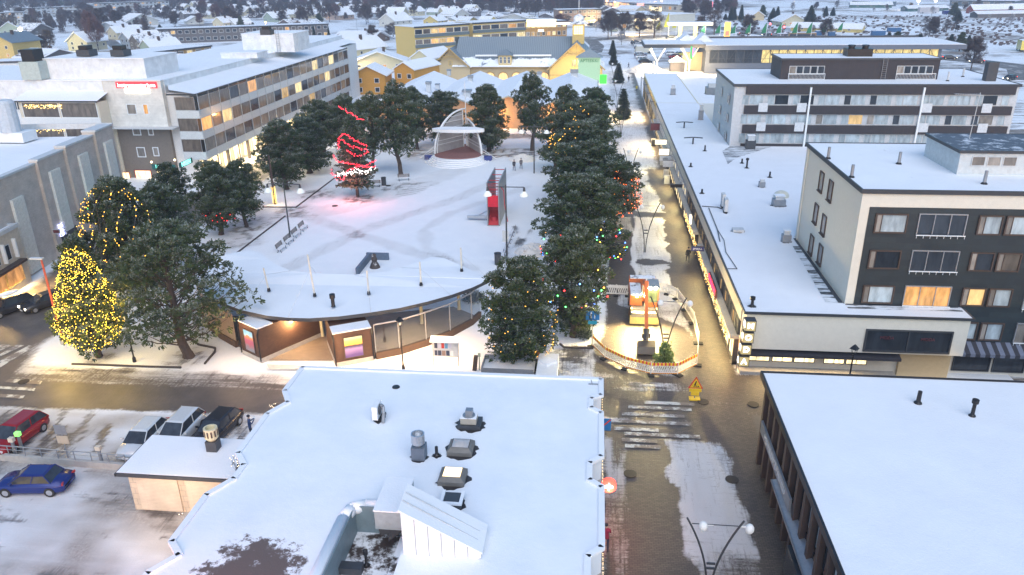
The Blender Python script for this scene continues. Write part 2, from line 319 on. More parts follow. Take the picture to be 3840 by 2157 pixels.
    rid = ss(.55-np.abs(x-5.1-0.5*np.sin(y*.21)+j*.3), 0, .4)*ss(y-63, 0, 3)*ss(100-y, 0, 3); ps = np.maximum(ps, rid*.95)
    # south part and the crossing
    so_ = ss(46.3-y+j*.5, 0, .8); x0 = 5.0+(46-y)*0.07+(n-.5)*1.6; sicy = ss(x-x0, -.2, .3)*ss(9.6+(n-.5)*1.1-x, -.2, .3)*(.80+.5*(sv-.5)-.25*ss(n2, .5, .7)); sl_ = ss(3.1+j*.6-x, -.5, .9)*(.42+.5*ss(sv, .42, .62))*(.55+.45*ss(y-38, 0, 5)); ps = ps*(1-so_)+so_*np.maximum(np.maximum(sicy, sl_), .03)
    mid = ss(y-45.8, -.5, 1)*ss(59-y, -1, 1.5); mm = .34+.45*ss(n2*.5+st*.5, .5, .7)*ss(7.6-x+j, -1, 2); ps = ps*(1-mid)+mid*mm
    wk = sdf(x, y, pg([(2300, 1140), (2250, 1290), (2300, 1350), (2400, 1380), (2590, 1350), (2610, 1290), (2560, 1230), (2450, 1180)])); ws = np.clip(.5+.5*ss(wk*-1+1.3+j, 0, 1.5), 0, 1)*ss(6.4-np.abs(y-63)+j, 0, 1)*.8
    inb = ss(sdf(x, y, pg([(2222, 1295), (2345, 1378), (2540, 1403), (2612, 1368), (2618, 1290), (2560, 1130), (2400, 1070), (2320, 1100)]))+j*.3, -.2, .6)
    bare = ss(wk+j*.5, -.3, .6); ps = ps*(1-inb)+inb*((1-bare)*(.72+.3*(n-.5))+bare*.05)
    s = s*(1-k)+k*ps; dirt = dirt*(1-k)+k*(.36+.3*(n2-.5)+.5*(sv-.5)); ks_ = k*ss(46.5-y, 0, 1); dirt = dirt+.12*ks_; dirt = np.where((dp > 0) & (y > 120), .18, dirt)
    # slush apron between the square and the pedestrian street
    k = ss(sdf(x, y, pg([(1980, 1420), (2260, 1430), (2260, 1300), (2080, 1290), (1960, 1360)]))+j*.5, -.6, .8); s = s*(1-.35*k*(1.2-st)); dirt = np.maximum(dirt, .25*k)
    # footway under the kiosk roof
    # street behind the park and lane by the white roofs
    k = ss(3.2-np.abs(y-150-(x+30)*0.02)+j, 0, 1.5)*ss(x+57, 0, 3)*ss(2-x, 0, 3); s = s*(1-k*.45); dirt = np.maximum(dirt, .3*k)
    k = ss(3.0-ldist(x, y, [(-55, 150), (-55, 205), (-50, 235), (-46, 300)])+j, 0, 1); s = s*(1-k*.5); dirt = np.maximum(dirt, .35*k)
    s = s-0.05*ss(n2, .6, .8)
    return np.clip(s, 0, 1), np.clip(pav, 0, 1), np.clip(dirt, 0, 1)
def ground_material():
    m, t, b = nodes('street_surface'); p = pos(t); at = N(t, 'VertexColor', layer_name='cover'); sp = N(t, 'SeparateColor'); t.links.new(at.outputs[0], sp.inputs[0])
    br = N(t, 'TexBrick'); t.links.new(p, br.inputs[0]); br.inputs['Scale'].default_value = 1.0; br.inputs['Brick Width'].default_value = 0.28; br.inputs['Row Height'].default_value = 0.14; br.inputs['Mortar Size'].default_value = 0.012
    br.inputs['Color1'].default_value = (0.075, 0.062, 0.052, 1); br.inputs['Color2'].default_value = (0.115, 0.094, 0.078, 1); br.inputs['Mortar'].default_value = (0.04, 0.034, 0.03, 1)
    nb = noise(t, 0.6, 6, 0.65, p); nf = noise(t, 5.0, 6, 0.75, p); nx = noise(t, 3.0, 6, 0.7, pos(t, (0.12, 1.6, 1))); ny = noise(t, 3.0, 6, 0.7, pos(t, (1.6, 0.12, 1)))
    asp = mixc(t, ramp(t, nb, .3, .7), (0.075, 0.068, 0.066), (0.12, 0.108, 0.104)); turf = asp
    base = mixc(t, sp.outputs[1], asp, br.outputs[0])
    sn = mixc(t, ramp(t, nb, .25, .8), (0.74, 0.77, 0.82), (0.82, 0.84, 0.87)); ice = mixc(t, ramp(t, nf, .3, .7), (0.25, 0.225, 0.21), (0.50, 0.475, 0.46))
    dd = N(t, 'Math', operation='MULTIPLY_ADD'); t.links.new(nf, dd.inputs[0]); dd.inputs[1].default_value = .5; dd.inputs[2].default_value = -.25
    da = N(t, 'Math', operation='ADD'); t.links.new(sp.outputs[2], da.inputs[0]); t.links.new(dd.outputs[0], da.inputs[1]); sn = mixc(t, ramp(t, da.outputs[0], .02, .80), sn, ice)
    st = N(t, 'Math', operation='MAXIMUM'); t.links.new(nx, st.inputs[0]); t.links.new(ny, st.inputs[1])
    mx = N(t, 'Math', operation='MULTIPLY_ADD'); t.links.new(nf, mx.inputs[0]); mx.inputs[1].default_value = .55
    sm_ = N(t, 'Math', operation='MULTIPLY'); t.links.new(st.outputs[0], sm_.inputs[0]); sm_.inputs[1].default_value = 1.0; t.links.new(sm_.outputs[0], mx.inputs[2])
    sc = N(t, 'Math', operation='MULTIPLY_ADD'); t.links.new(sp.outputs[0], sc.inputs[0]); sc.inputs[1].default_value = 1.0; sc.inputs[2].default_value = 0.26
    df = N(t, 'Math', operation='SUBTRACT'); t.links.new(sc.outputs[0], df.inputs[0]); t.links.new(mx.outputs[0], df.inputs[1])
    f = ramp(t, df.outputs[0], -.13, .22) if False else None
    mr = N(t, 'MapRange'); t.links.new(df.outputs[0], mr.inputs[0]); mr.inputs[1].default_value = -.10; mr.inputs[2].default_value = .22
    col = mixc(t, mr.outputs[0], base, sn); t.links.new(col, b.inputs['Base Color'])
    rr = N(t, 'MapRange'); t.links.new(mr.outputs[0], rr.inputs[0]); rr.inputs[3].default_value = .48; rr.inputs[4].default_value = .72; t.links.new(rr.outputs[0], b.inputs['Roughness'])
    hh = N(t, 'Math', operation='MULTIPLY_ADD'); t.links.new(mr.outputs[0], hh.inputs[0]); hh.inputs[1].default_value = 1.2; t.links.new(mx.outputs[0], hh.inputs[2]); bump(t, b, hh.outputs[0], .55, .06)
    return m
GROUND = ground_material()
def ground_grid(x0, x1, y0, y1, c):
    nx = int(round((x1-x0)/c)); ny = int(round((y1-y0)/c)); xs = np.linspace(x0, x1, nx+1); ys = np.linspace(y0, y1, ny+1); X, Y = np.meshgrid(xs, ys)
    s, p, d = cover(X, Y); colr = np.stack([s, p, d, np.ones_like(s)], -1).reshape(-1, 4)
    ZZ = (fbm(X, Y, .7, 1)-.5)*.05*s
    idx = np.arange((nx+1)*(ny+1)).reshape(ny+1, nx+1); q = np.stack([idx[:-1, :-1], idx[:-1, 1:], idx[1:, 1:], idx[1:, :-1]], -1).reshape(-1, 4)
    cx = (X[:-1, :-1]+c/2).ravel(); cy = (Y[:-1, :-1]+c/2).ravel(); cls = np.zeros(len(cx), int)
    cls[sdf(cx, cy, LOT) > 0] = 3; cls[(sdf(cx, cy, WEST) > 0) | (sdf(cx, cy, ROADX) > 0)] = 1; cls[(sdf(cx, cy, PED) > 0) & ((cy < 45.6) | (cy > 50.2))] = 2
    V = np.stack([X.ravel(), Y.ravel(), ZZ.ravel()], -1)
    for k, nm in enumerate(('park_ground', 'road', 'pedestrian_street', 'parking_lot')):
        fq = q[cls == k]
        if not len(fq): continue
        u, inv = np.unique(fq.ravel(), return_inverse=True); me = bpy.data.meshes.new(nm); me.vertices.add(len(u)); me.vertices.foreach_set('co', V[u].ravel())
        me.loops.add(len(inv)); me.loops.foreach_set('vertex_index', inv.astype(np.int32)); me.polygons.add(len(fq)); me.polygons.foreach_set('loop_start', np.arange(0, len(inv), 4, dtype=np.int32)); me.update(calc_edges=True)
        ca = me.color_attributes.new('cover', 'FLOAT_COLOR', 'POINT'); ca.data.foreach_set('color', colr[u].ravel().astype(np.float32)); me.materials.append(GROUND)
        o = bpy.data.objects.new(nm, me); COL.objects.link(o); o['kind'] = 'structure'
ground_grid(-81, 33, 22, 112, 0.3)
ground_grid(-111, 33, 112, 256, 0.75)
def far_ground():
    m, t, b = nodes('snow_fields'); p = pos(t); a = noise(t, .02, 6, .65, p); c_ = noise(t, .35, 7, .75, pos(t, (0.25, 1.6, 1))); d_ = noise(t, .12, 5, .6, p)
    mu = N(t, 'Math', operation='MULTIPLY_ADD'); t.links.new(c_, mu.inputs[0]); mu.inputs[1].default_value = .8; t.links.new(a, mu.inputs[2])
    col = mixc(t, ramp(t, mu.outputs[0], .92, 1.06), (0.76, 0.79, 0.83), (0.20, 0.17, 0.15)); col = mixc(t, ramp(t, d_, .3, .7), col, col)
    t.links.new(col, b.inputs['Base Color']); b.inputs['Roughness'].default_value = .8
    a = MB(); a.quad((-4000, -300, -.12), (4000, -300, -.12), (4000, 5000, -.12), (-4000, 5000, -.12)); a.build('ground', m, kind='structure')
    z = (-.12, )
far_ground()
def strip(name, pts, w_, mat, z=-0.1):
    "ribbon of width w_ along ground points"
    P = [Vector((p[0], p[1], 0)) for p in pts]; a = MB(); L = []
    for i, p in enumerate(P):
        d = (P[min(i+1, len(P)-1)]-P[max(i-1, 0)]).normalized(); n = Vector((-d.y, d.x, 0))*w_/2; L.append(((p+n).x, (p+n).y, z)); L.append(((p-n).x, (p-n).y, z))
    for i in range(len(P)-1): a.quad(L[2*i], L[2*i+1], L[2*i+3], L[2*i+2])
    return a.build(name, mat, kind='structure')
ROADM = snowmat('far_road', .62, c=(.5, .49, .5), under=(.14, .13, .125), streak=(.3, .3, 1))
gp = lambda pts: [G(*p) for p in pts]
strip('road', gp([(2105, 140), (2230, 150), (2350, 138), (2600, 130), (2700, 120)]), 9, ROADM)
strip('road', gp([(2470, 55), (2600, 92), (2800, 118), (3050, 150), (3350, 195), (3600, 222), (3840, 250), (4000, 268)]), 12, ROADM, -.085)
strip('road', gp([(3650, 228), (3730, 238), (3830, 260), (3850, 300)]), 8, ROADM, -.07)
strip('road', gp([(2215, 150), (2240, 172), (2230, 195), (2160, 205)]), 6, ROADM, -.08)
strip('road', gp([(400, 145), (440, 175), (500, 205), (560, 225)]), 6, ROADM, -.08)
strip('road', gp([(1480, 300), (1560, 262), (1620, 235), (1700, 222)]), 7, ROADM, -.075)
RAILM = plain('railway_bed', (.26, .22, .2), .9, 0, .4, 1.0, 0)
for i, (ya, yb) in enumerate(((48, 158), (56, 170), (66, 182))):
    strip('railway_track', gp([(3150, ya-12), (3350, ya+8), (3600, (ya+yb)/2-4), (3860, yb-14)]), 1.1, RAILM, -.09+.004*i)
# painted crossings: worn white bars on the road
WORN = snowmat('worn_road_paint', .56, c=(.62, .62, .58), under=(.2, .17, .15))
def crossing(bars, z=.035):
    a = MB()
    for q in bars: a.quad(*[(p[0], p[1], z) for p in q])
    a.build('crosswalk', WORN, kind='structure')
crossing([pg(q) for q in ([(0, 1355), (0, 1380), (133, 1298), (108, 1297)], [(0, 1330), (0, 1338), (92, 1296), (60, 1295)], [(0, 1295), (0, 1316), (53, 1296), (20, 1294)])])
crossing([pg([(17, 1434), (60, 1437), (78, 1424), (36, 1423)]), pg([(0, 1459), (128, 1468), (134, 1457), (0, 1450)]), pg([(0, 1492), (84, 1497), (95, 1484), (0, 1479)]), pg([(95, 1440), (150, 1443), (160, 1430), (110, 1427)])])
crossing([[(xa, y), (xb, y), (xb, y+.42), (xa, y+.42)] for y, xa, xb in ((50.35, 4.2, 7.9), (49.6, 3.0, 7.6), (48.6, 2.5, 7.0), (47.6, 2.0, 7.4), (46.6, 1.9, 5.0), (46.0, 2.6, 7.8), (45.2, 2.4, 4.8), (44.5, 2.6, 5.0))])
# ---------------- trees ----------------
def np_mesh(name, V, fl, mats, mi=None, smooth=False):
    "V (n,3), fl (m,k) faces of k corners"
    me = bpy.data.meshes.new(name); V = np.asarray(V, np.float32); fl = np.asarray(fl, np.int32); m, k = fl.shape
    me.vertices.add(len(V)); me.vertices.foreach_set('co', V.ravel()); me.loops.add(m*k); me.loops.foreach_set('vertex_index', fl.ravel())
    me.polygons.add(m); me.polygons.foreach_set('loop_start', np.arange(0, m*k, k, dtype=np.int32))
    if mi is not None: me.polygons.foreach_set('material_index', np.asarray(mi, np.int32))
    for q in mats: me.materials.append(q)
    me.update(calc_edges=True); return me
def unit(a): return a/np.linalg.norm(a, axis=-1, keepdims=True)
def foliage_mat(name, c1, c2, snowy):
    m, t, b = nodes(name); p = pos(t); oi = N(t, 'ObjectInfo')
    n1 = noise(t, 0.9, 4, .6, p); n2 = noise(t, 6, 3, .7, p); col = mixc(t, ramp(t, n1, .3, .7), c1, c2)
    mx = N(t, 'Mix', data_type='RGBA', blend_type='MULTIPLY'); mx.inputs[0].default_value = 1; t.links.new(col, mx.inputs[6]); t.links.new(ramp(t, oi.outputs['Random'], 0, 1, (.8, .85, .8, 1), (1.2, 1.1, 1.1, 1)), mx.inputs[7])
    at = N(t, 'VertexColor', layer_name='up'); ad = N(t, 'Math', operation='MULTIPLY'); t.links.new(at.outputs[0], ad.inputs[0]); t.links.new(ramp(t, n2, .45, .62), ad.inputs[1])
    ms = N(t, 'Math', operation='MULTIPLY'); t.links.new(ad.outputs[0], ms.inputs[0]); ms.inputs[1].default_value = snowy
    t.links.new(mixc(t, ms.outputs[0], mx.outputs[2], (.7, .74, .8)), b.inputs['Base Color']); b.inputs['Roughness'].default_value = .75; b.inputs['Specular IOR Level'].default_value = .2
    tr = N(t, 'BsdfTranslucent'); t.links.new(mx.outputs[2], tr.inputs[0]); ms2 = N(t, 'MixShader'); ms2.inputs[0].default_value = .25
    t.links.new(b.outputs[0], ms2.inputs[1]); t.links.new(tr.outputs[0], ms2.inputs[2]); t.links.new(ms2.outputs[0], t.nodes['Material Output'].inputs[0]); return m
PINEF = foliage_mat('pine_needles', (.040, .068, .028), (.082, .115, .045), .5); SPRF = foliage_mat('spruce_needles', (.035, .06, .04), (.06, .085, .055), .35)
GREENF = foliage_mat('fresh_spruce', (.1, .17, .05), (.16, .24, .08), .1)
def tufts(C, D, n, ln, wd, spread, r):
    "n thin leaves at every centre C pointing about D"
    k = len(C); C = np.repeat(C, n, 0); D = np.repeat(D, n, 0); d = unit(D+r.normal(0, spread, D.shape)); l = ln*r.uniform(.6, 1.25, (k*n, 1))
    s = unit(np.cross(d, r.normal(0, 1, D.shape)))*wd*r.uniform(.6, 1.3, (k*n, 1)); b = C+r.normal(0, ln*.18, C.shape)
    V = np.stack([b-s*.5, b+s*.5, b+d*l+s*.9, b+d*l-s*.9], 1); return V.reshape(-1, 3), d
def fol_mesh(name, V, up, mat):
    n = len(V)//4; me = np_mesh(name, V, np.arange(n*4).reshape(n, 4), [mat]); ca = me.color_attributes.new('up', 'FLOAT_COLOR', 'POINT')
    u = np.clip(np.repeat(up, 4), 0, 1); ca.data.foreach_set('color', np.stack([u, u, u, np.ones_like(u)], -1).astype(np.float32).ravel()); return me
def pine_variant(seed, H=10., R=2.8, cb=.16, nclump=75, open_=0.0, shape=0):
    "stone pine: rounded puffs of needles on upswept limbs round a straight trunk"
    r = np.random.default_rng(seed); tr = MB(); top = H*.93; px = r.normal(0, .12, 8).cumsum(); py = r.normal(0, .12, 8).cumsum(); zz = np.linspace(0, top, 8)
    for i in range(7): tr.tube((px[i], py[i], zz[i]), (px[i+1], py[i+1], zz[i+1]), .27*(1-zz[i]/H)**.8+.03, .27*(1-zz[i+1]/H)**.8+.03, 7)
    tr.lathe((0, 0, 0), [(.42, -.1), (.33, .12), (.27, .4)], 8); Cs = []; Rs = []
    for i in range(nclump):
        t = (i+.5)/nclump; t = t**.92; z = H*(cb+(1-cb)*t); prof = (min(1, .55+1.9*t) if t < .3 else 1)*math.sqrt(max(.02, 1-max(0, (t-.42)/.6)**2.1))*(1 if shape == 0 else (1.15-.75*t))
        a = i*2.399+r.normal(0, .35); rad = R*prof*r.uniform(.52, 1.16)*(.55 if r.random() < .22 else 1); c = np.array([rad*math.cos(a), rad*math.sin(a), z+r.normal(0, .15)]); k = min(7, z/top*7*.86-.3); k = max(0, k); ki = int(k); fx = k-ki; ki2 = min(7, ki+1)
        b0 = Vector((px[ki]*(1-fx)+px[ki2]*fx, py[ki]*(1-fx)+py[ki2]*fx, max(.8, zz[ki]*(1-fx)+zz[ki2]*fx-.25*rad))); mid = b0.lerp(Vector(c), .55)-Vector((0, 0, .12*rad))
        tr.tube(b0, mid, .055*(1-t*.5), .04*(1-t*.5), 4, False); tr.tube(mid, c, .04*(1-t*.5), .015, 4, False); Cs.append(c); Rs.append(R*r.uniform(.15, .33)*(1-.35*t))
        if open_ < .5 and i % 3:
            for q in range(1): Cs.append(c*np.array([.55, .55, 1])+r.normal(0, .25, 3)); Rs.append(R*.26*(1-.35*t))
    Cs.append(np.array([px[-1], py[-1], H*.96])); Rs.append(R*.2); Cs = np.array(Cs); Rs = np.array(Rs); nt = int(44*(1-open_*.5)); k = len(Cs)
    D = unit(r.normal(0, 1, (k*nt, 3))+np.array([0, 0, .35])); P = np.repeat(Cs, nt, 0)+D*np.repeat(Rs, nt)[:, None]*r.uniform(.72, 1.05, (k*nt, 1))*np.array([1, 1, .78])
    V, d = tufts(P, unit(D+np.array([0, 0, .35])), 5, .26, .055, .55, r); up = np.clip(np.repeat(D[:, 2], 5)*1.2-.1, 0, 1)
    tm = bpy.data.meshes.new('trunk'); tm.from_pydata(tr.v, [], tr.f); tm.materials.append(BARK); tm.update(); return tm, fol_mesh('crown', V, up, PINEF), H, R
def spruce_variant(seed, H=10., R=2.4, cb=.12, gap=.42, mat=None, dense=1.0, sag=-.12):
    r = np.random.default_rng(seed); tr = MB(); tr.tube((0, 0, 0), (0, 0, H), .2*H/10, .015, 7); P = []; D = []; z = H*cb
    while z < H*.985:
        t = (z-H*cb)/(H*(1-cb)); L = R*(1-t)**.85*(1 if t > .1 else .8); nb = max(4, int(9*(1-t)+4)); a0 = r.uniform(0, 6)
        for q in range(nb):
            a = a0+q*2*PI/nb+r.normal(0, .15); l = L*r.uniform(.75, 1.12); e = np.array([math.cos(a), math.sin(a), 0]); tip = e*l+np.array([0, 0, z+sag*l])
            tr.tube((0, 0, z), tuple(tip), .03*(1-t)+.008, .006, 3, False); m = max(2, int(l*9*dense))
            for j in range(m):
                u = (j+.6)/m; c = e*l*u+np.array([0, 0, z+sag*l*u+.06*math.sin(u*3)]); sd = np.cross(e, [0, 0, 1])*r.normal(0, .16+.22*(1-u)*l*.4); P.append(c+sd+r.normal(0, .03, 3)); D.append(e*.8+sd*1.5+np.array([0, 0, .05]))
        z += gap*(1-t*.55)*H/10*r.uniform(.8, 1.2)
    P.append(np.array([0, 0, H*.98])); D.append(np.array([0, 0, 1.])); P = np.array(P); D = unit(np.array(D)); V, d = tufts(P, D, 8, .30*max(.8, H/11), .075, .5, r)
    tm = bpy.data.meshes.new('trunk'); tm.from_pydata(tr.v, [], tr.f); tm.materials.append(BARK); tm.update(); return tm, fol_mesh('crown', V, np.repeat(np.clip(r.random(len(P))*1.1-.1, 0, 1), 8), mat or SPRF), H, R
TWIG = plain('bare_twigs', (.085, .068, .068), .9, 0, .2); TWIGR = plain('reddish_twigs', (.13, .075, .075), .9, 0, .2); FROST = plain('frosted_twigs', (.33, .33, .36), .9, 0, .2)
def bare_variant(seed, H=12., R=3.6, mat=None, nlimb=26, twigs=2600, tw=.035):
    r = np.random.default_rng(seed); tr = MB(); tr.tube((0, 0, 0), (r.normal(0, .2), r.normal(0, .2), H*.9), .2*H/12, .03, 6, False); S0 = []; S1 = []
    for i in range(nlimb):
        t = .2+.75*i/nlimb; a = i*2.4+r.normal(0, .3); l = R*(1.25-t)*r.uniform(.8, 1.15)*(1 if t > .3 else .8); z = H*t*.9; e = np.array([math.cos(a)*l, math.sin(a)*l, l*r.uniform(.7, 1.3)]); b = np.array([0, 0, z]); tr.tube(b, b+e, .06*(1-t)+.02, .012, 3, False); S0.append(b); S1.append(b+e)
        for q in range(4):
            u = r.uniform(.25, .9); b2 = b+e*u; e2 = (unit(e+r.normal(0, .6, 3)*l))*l*.5*r.uniform(.6, 1.1); e2[2] = abs(e2[2]); tr.tube(b2, b2+e2, .022, .007, 3, False); S0.append(b2); S1.append(b2+e2)
    S0 = np.array(S0); S1 = np.array(S1); ix = r.integers(0, len(S0), twigs); u = r.uniform(.3, 1, (twigs, 1)); P = S0[ix]*(1-u)+S1[ix]*u; D = unit(S1[ix]-S0[ix]+r.normal(0, .8, (twigs, 3))+np.array([0, 0, .5])); V, d = tufts(P, D, 1, H*.085, tw, .3, r)
    tm = bpy.data.meshes.new('trunk'); tm.from_pydata(tr.v, [], tr.f); tm.materials.append(BARKL); tm.update(); cm = np_mesh('crown', V, np.arange(len(V)).reshape(-1, 4), [mat or TWIG]); return tm, cm, H, R
PV = [pine_variant(11, 10, 2.8, .15), pine_variant(12, 10, 2.8, .2, 60), pine_variant(13, 10, 2.8, .12, 85), pine_variant(14, 10, 2.8, .3, 62, .3), pine_variant(15, 10, 3.4, .22, 95, .6), pine_variant(16, 10, 3.0, .10, 90, 0, 1)]
SV = [spruce_variant(21, 10, 2.3), spruce_variant(22, 10, 1.6, .05, .34), spruce_variant(23, 2.4, .95, .04, 1.9, GREENF, 1.1, .2), spruce_variant(24, 10, 2.6, .14, .8, PINEF, .8, .02)]
BV = [bare_variant(31, twigs=3600, tw=.06), bare_variant(32, 12, 3.0, twigs=3200, tw=.06), bare_variant(33, 12, 4.2, TWIGR, 26, 3600, .06), bare_variant(34, 8, 3.0, FROST, 20, 2400), bare_variant(35, 12, 2.2, None, 22, 1500)]
def tree(name, var, p, h, r_, label, cat='tree', group=None, rz=None, parts=('trunk', 'crown')):
    tm, cm, H, R = var; o = thing(name, label, cat, p, group); s = (r_/R, r_/R, h/H); rz = random.uniform(0, 6.28) if rz is None else rz
    link_mesh(parts[0], tm, o, sc=s, rz=rz); link_mesh(parts[1], cm, o, sc=s, rz=rz); return o
def ptree(name, var, bx, by, top, wpx, label, **kw):
    g = G(bx, by); h = hat(g, top); return tree(name, var, g, h, wpx/2/ppm((g.x, g.y, h*.6)), label, **kw)
BULBC = {}
def bulb(c, s):
    k = 'bulb_%.2f_%.2f_%.2f_%g' % (*c, s); return emit(k, c, s)
def string_lights(pts, c, s, label, r_=.05, wire=True, group=None, cat='string lights'):
    a = MB()
    O = [(1, 0, 0), (-1, 0, 0), (0, 1, 0), (0, -1, 0), (0, 0, 1), (0, 0, -1)]; Fc = [(0, 2, 4), (2, 1, 4), (1, 3, 4), (3, 0, 4), (2, 0, 5), (1, 2, 5), (3, 1, 5), (0, 3, 5)]
    mats = c if isinstance(c, list) else [bulb(c, s)]
    wr = 0.008
    for i, p in enumerate(pts): a.mi = i % len(mats); a.add([(p[0]+o[0]*r_, p[1]+o[1]*r_, p[2]+o[2]*r_) for o in O], Fc)
    a.mi = len(mats)
    for i in range(len(pts)-1):
        if wire: a.f += [(6*i, 6*i+4, 6*i+7, 6*i+11)]; a.m.append(a.mi)
    return a.build('string_lights', mats+[BLACK], None, label, cat, group)
def shell(p, h, r_, n, z0=.15, z1=1., seed=1, strands=0, wob=.25, ang=(0, 6.283), shape=0):
    "points on the skin of a crown"
    q = np.random.default_rng(seed); out = []
    for i in range(n):
        t = q.uniform(0, 1)**.85; a = q.uniform(*ang)
        if strands: a = ang[0]+(ang[1]-ang[0])*((i % strands)+.5)/strands+.15*math.sin(t*9+i % strands)
        prof = (min(1, .55+1.9*t) if t < .3 else 1)*math.sqrt(max(.02, 1-max(0, (t-.42)/.6)**2.1))*(1 if shape == 0 else (1.15-.75*t)); rr = r_*prof*(1.02+q.normal(0, .08*wob*4))
        out.append((p[0]+rr*math.cos(a), p[1]+rr*math.sin(a), h*(z0+(z1-z0)*t)+.05))
    if strands: out = [out[i] for k in range(strands) for i in sorted((j for j in range(n) if j % strands == k), key=lambda j: out[j][2])]
    else: out.sort(key=lambda p_: (round(p_[2]/.45), math.atan2(p_[1]-p[1], p_[0]-p[0])))
    return out
PINES = {}
def pine(key, v, bx, by, top, wpx, label, dx=None):
    o = ptree('pine_tree', PV[v], bx, by, top, wpx, label, group='pines round the park'); g = o.location; PINES[key] = (g, hat(g, top), wpx/2/ppm((g.x, g.y, 5))); return o
pine('front', 4, 708, 1337, 872, 440, 'tall open pine with sparse right-hand branches and a thick trunk beside the kiosk roof')
pine('lit', 5, 372, 1337, 915, 240, 'pine by the road corner wrapped all over in yellow string lights')
pine('l1', 1, 345, 1140, 880, 150, 'small dark pine standing right behind the yellow-lit corner pine')
pine('l2', 2, 520, 1130, 690, 270, 'pine hung with vertical strands of amber lights behind the big open pine')
pine('l3', 0, 640, 1000, 700, 215, 'dark pine between the amber-strand pine and the bare lawn, left edge of the park')
pine('l4', 1, 665, 830, 618, 130, 'slim pine in front of the teal shop sign')
pine('l5', 0, 830, 880, 618, 175, 'pine on the left park edge with a faint red string low in its crown')
pine('l6', 1, 925, 850, 608, 140, 'small pine just left of the lit trunk at the park corner')
pine('l6b', 0, 920, 790, 640, 120, 'low pine between the street and the lawn beside the lit trunk')
pine('l7', 0, 1075, 710, 462, 180, 'broad pine behind the lit trunk with a warm lamp shining through')
pine('l8', 2, 1160, 650, 450, 175, 'dense pine left of the red-lit tree')
pine('l9', 1, 1215, 590, 385, 165, 'dark pine behind and left of the red-lit tree, nearer the apartments')
pine('l10', 0, 1310, 590, 365, 130, 'pine standing behind the top of the red-lit tree')
pine('l11', 3, 1400, 650, 370, 135, 'pine with a leaning bare trunk right behind the first bench')
pine('l12', 3, 1503, 655, 330, 165, 'tall pine with a leaning trunk beside the second bench')
pine('l13', 1, 1565, 560, 335, 120, 'pine left of the bandstand at the back of the park')
pine('s1', 0, 1665, 545, 350, 150, 'rounded pine directly behind the left half of the bandstand')
pine('s2', 2, 1833, 568, 330, 158, 'broad pine right behind the bandstand with its trunk in bare ground')
pine('s3', 3, 1995, 565, 292, 135, 'pine with a long clear trunk beside the right-hand park lamp')
pine('s4', 1, 2120, 560, 330, 115, 'pine to the right of the clear-trunked one at the back of the park')
pine('s5', 0, 2225, 560, 340, 150, 'pine at the back corner of the park by the pedestrian street')
pine('r1', 0, 2195, 660, 392, 205, 'pine near the back of the right-hand row with a few amber lights')
pine('r2', 2, 2185, 760, 470, 250, 'large dark pine in the middle back of the right-hand row with amber strands on top')
pine('r3', 1, 2310, 830, 590, 165, 'pine facing the pedestrian street wrapped in orange lights')
pine('r4', 0, 2200, 860, 545, 290, 'big pine in the middle of the right-hand row above the coloured bulbs')
pine('r5', 2, 2185, 1010, 670, 300, 'broad pine of the right-hand row hung with coloured bulbs')
pine('r6', 0, 2150, 1262, 872, 245, 'pine with a bare lower trunk next to the fenced-off digger')
pine('r7', 1, 2080, 640, 430, 130, 'narrow pine on the lawn side of the right-hand row')
pine('f1', 2, 1955, 1378, 985, 262, 'pine hung with amber lights beside the notice board and the parked trailer')
g_ = G(1342, 738); RH = hat(g_, 395)
redt = tree('spruce_tree', SV[3], g_, RH, 3.3, 'tall spruce wound with red light loops above a white cluster near the benches')
# light strings
def pl(k): return PINES[k]
g, h, r_ = pl('lit'); string_lights(shell(g, h, r_, 2100, .13, 1, 3, 0, .14, shape=1), (1., .6, .055), 16, 'net of yellow string lights covering the whole corner pine', .035)
[light('POINT', 'string_glow', (g.x+(r_+.5)*math.cos(q), g.y+(r_+.5)*math.sin(q), z), 105, (1, .64, .1), .8) for q, z in ((4.2, 2.5), (5.6, 3.5), (4.8, 6), (0, 5), (3.2, 4))]
g, h, r_ = pl('l2'); string_lights(shell(g, h, r_*1.03, 190, .35, 1, 4, 9, .08, (3.3, 6.1)), (1., .48, .06), 8, 'amber light strands hanging down the pine behind the big open pine', .05)
g, h, r_ = pl('f1'); string_lights(shell(g, h, r_, 80, .15, .95, 5, 0, .3), (1., .48, .06), 7, 'amber lights scattered through the pine beside the notice board', .04)
g, h, r_ = pl('r1'); string_lights(shell(g, h, r_, 16, .6, 1, 6, 0, .1, (3.4, 6)), (1., .5, .06), 8, 'few amber lights on the crown near the back of the right-hand row', .055)
g, h, r_ = pl('r2'); string_lights(shell(g, h, r_, 42, .62, 1, 8, 3, .1, (3.0, 4.6)), (1., .5, .06), 8, 'amber strands on the large pine in the middle back of the row', .055)
g, h, r_ = pl('r3'); string_lights(shell(g, h, r_*1.05, 210, .12, .8, 9, 12, .2, (4.2, 7.2)), (1., .16, .03), 9, 'orange-red lights wrapping the pine that faces the pedestrian street', .055)
string_lights(shell(g, h, r_*1.05, 90, .08, .9, 10, 0, .2, (4.2, 7.2)), (.9, .85, .6), 6, 'tiny pale lights among the orange ones on the pine facing the street', .03)
CB = [((1., .03, .03), 14), ((.1, .25, 1.), 14), ((.1, 1., .15), 12), ((1., .4, .04), 14)]; g, h, r_ = pl('r5')
string_lights(shell(g, h, r_*1.06, 46, .1, .55, 12, 0, .1, (2.9, 6.6)), [bulb(c, s) for c, s in CB], 0, 'large coloured bulbs red, blue, green and orange round the broad pine of the row', .085)
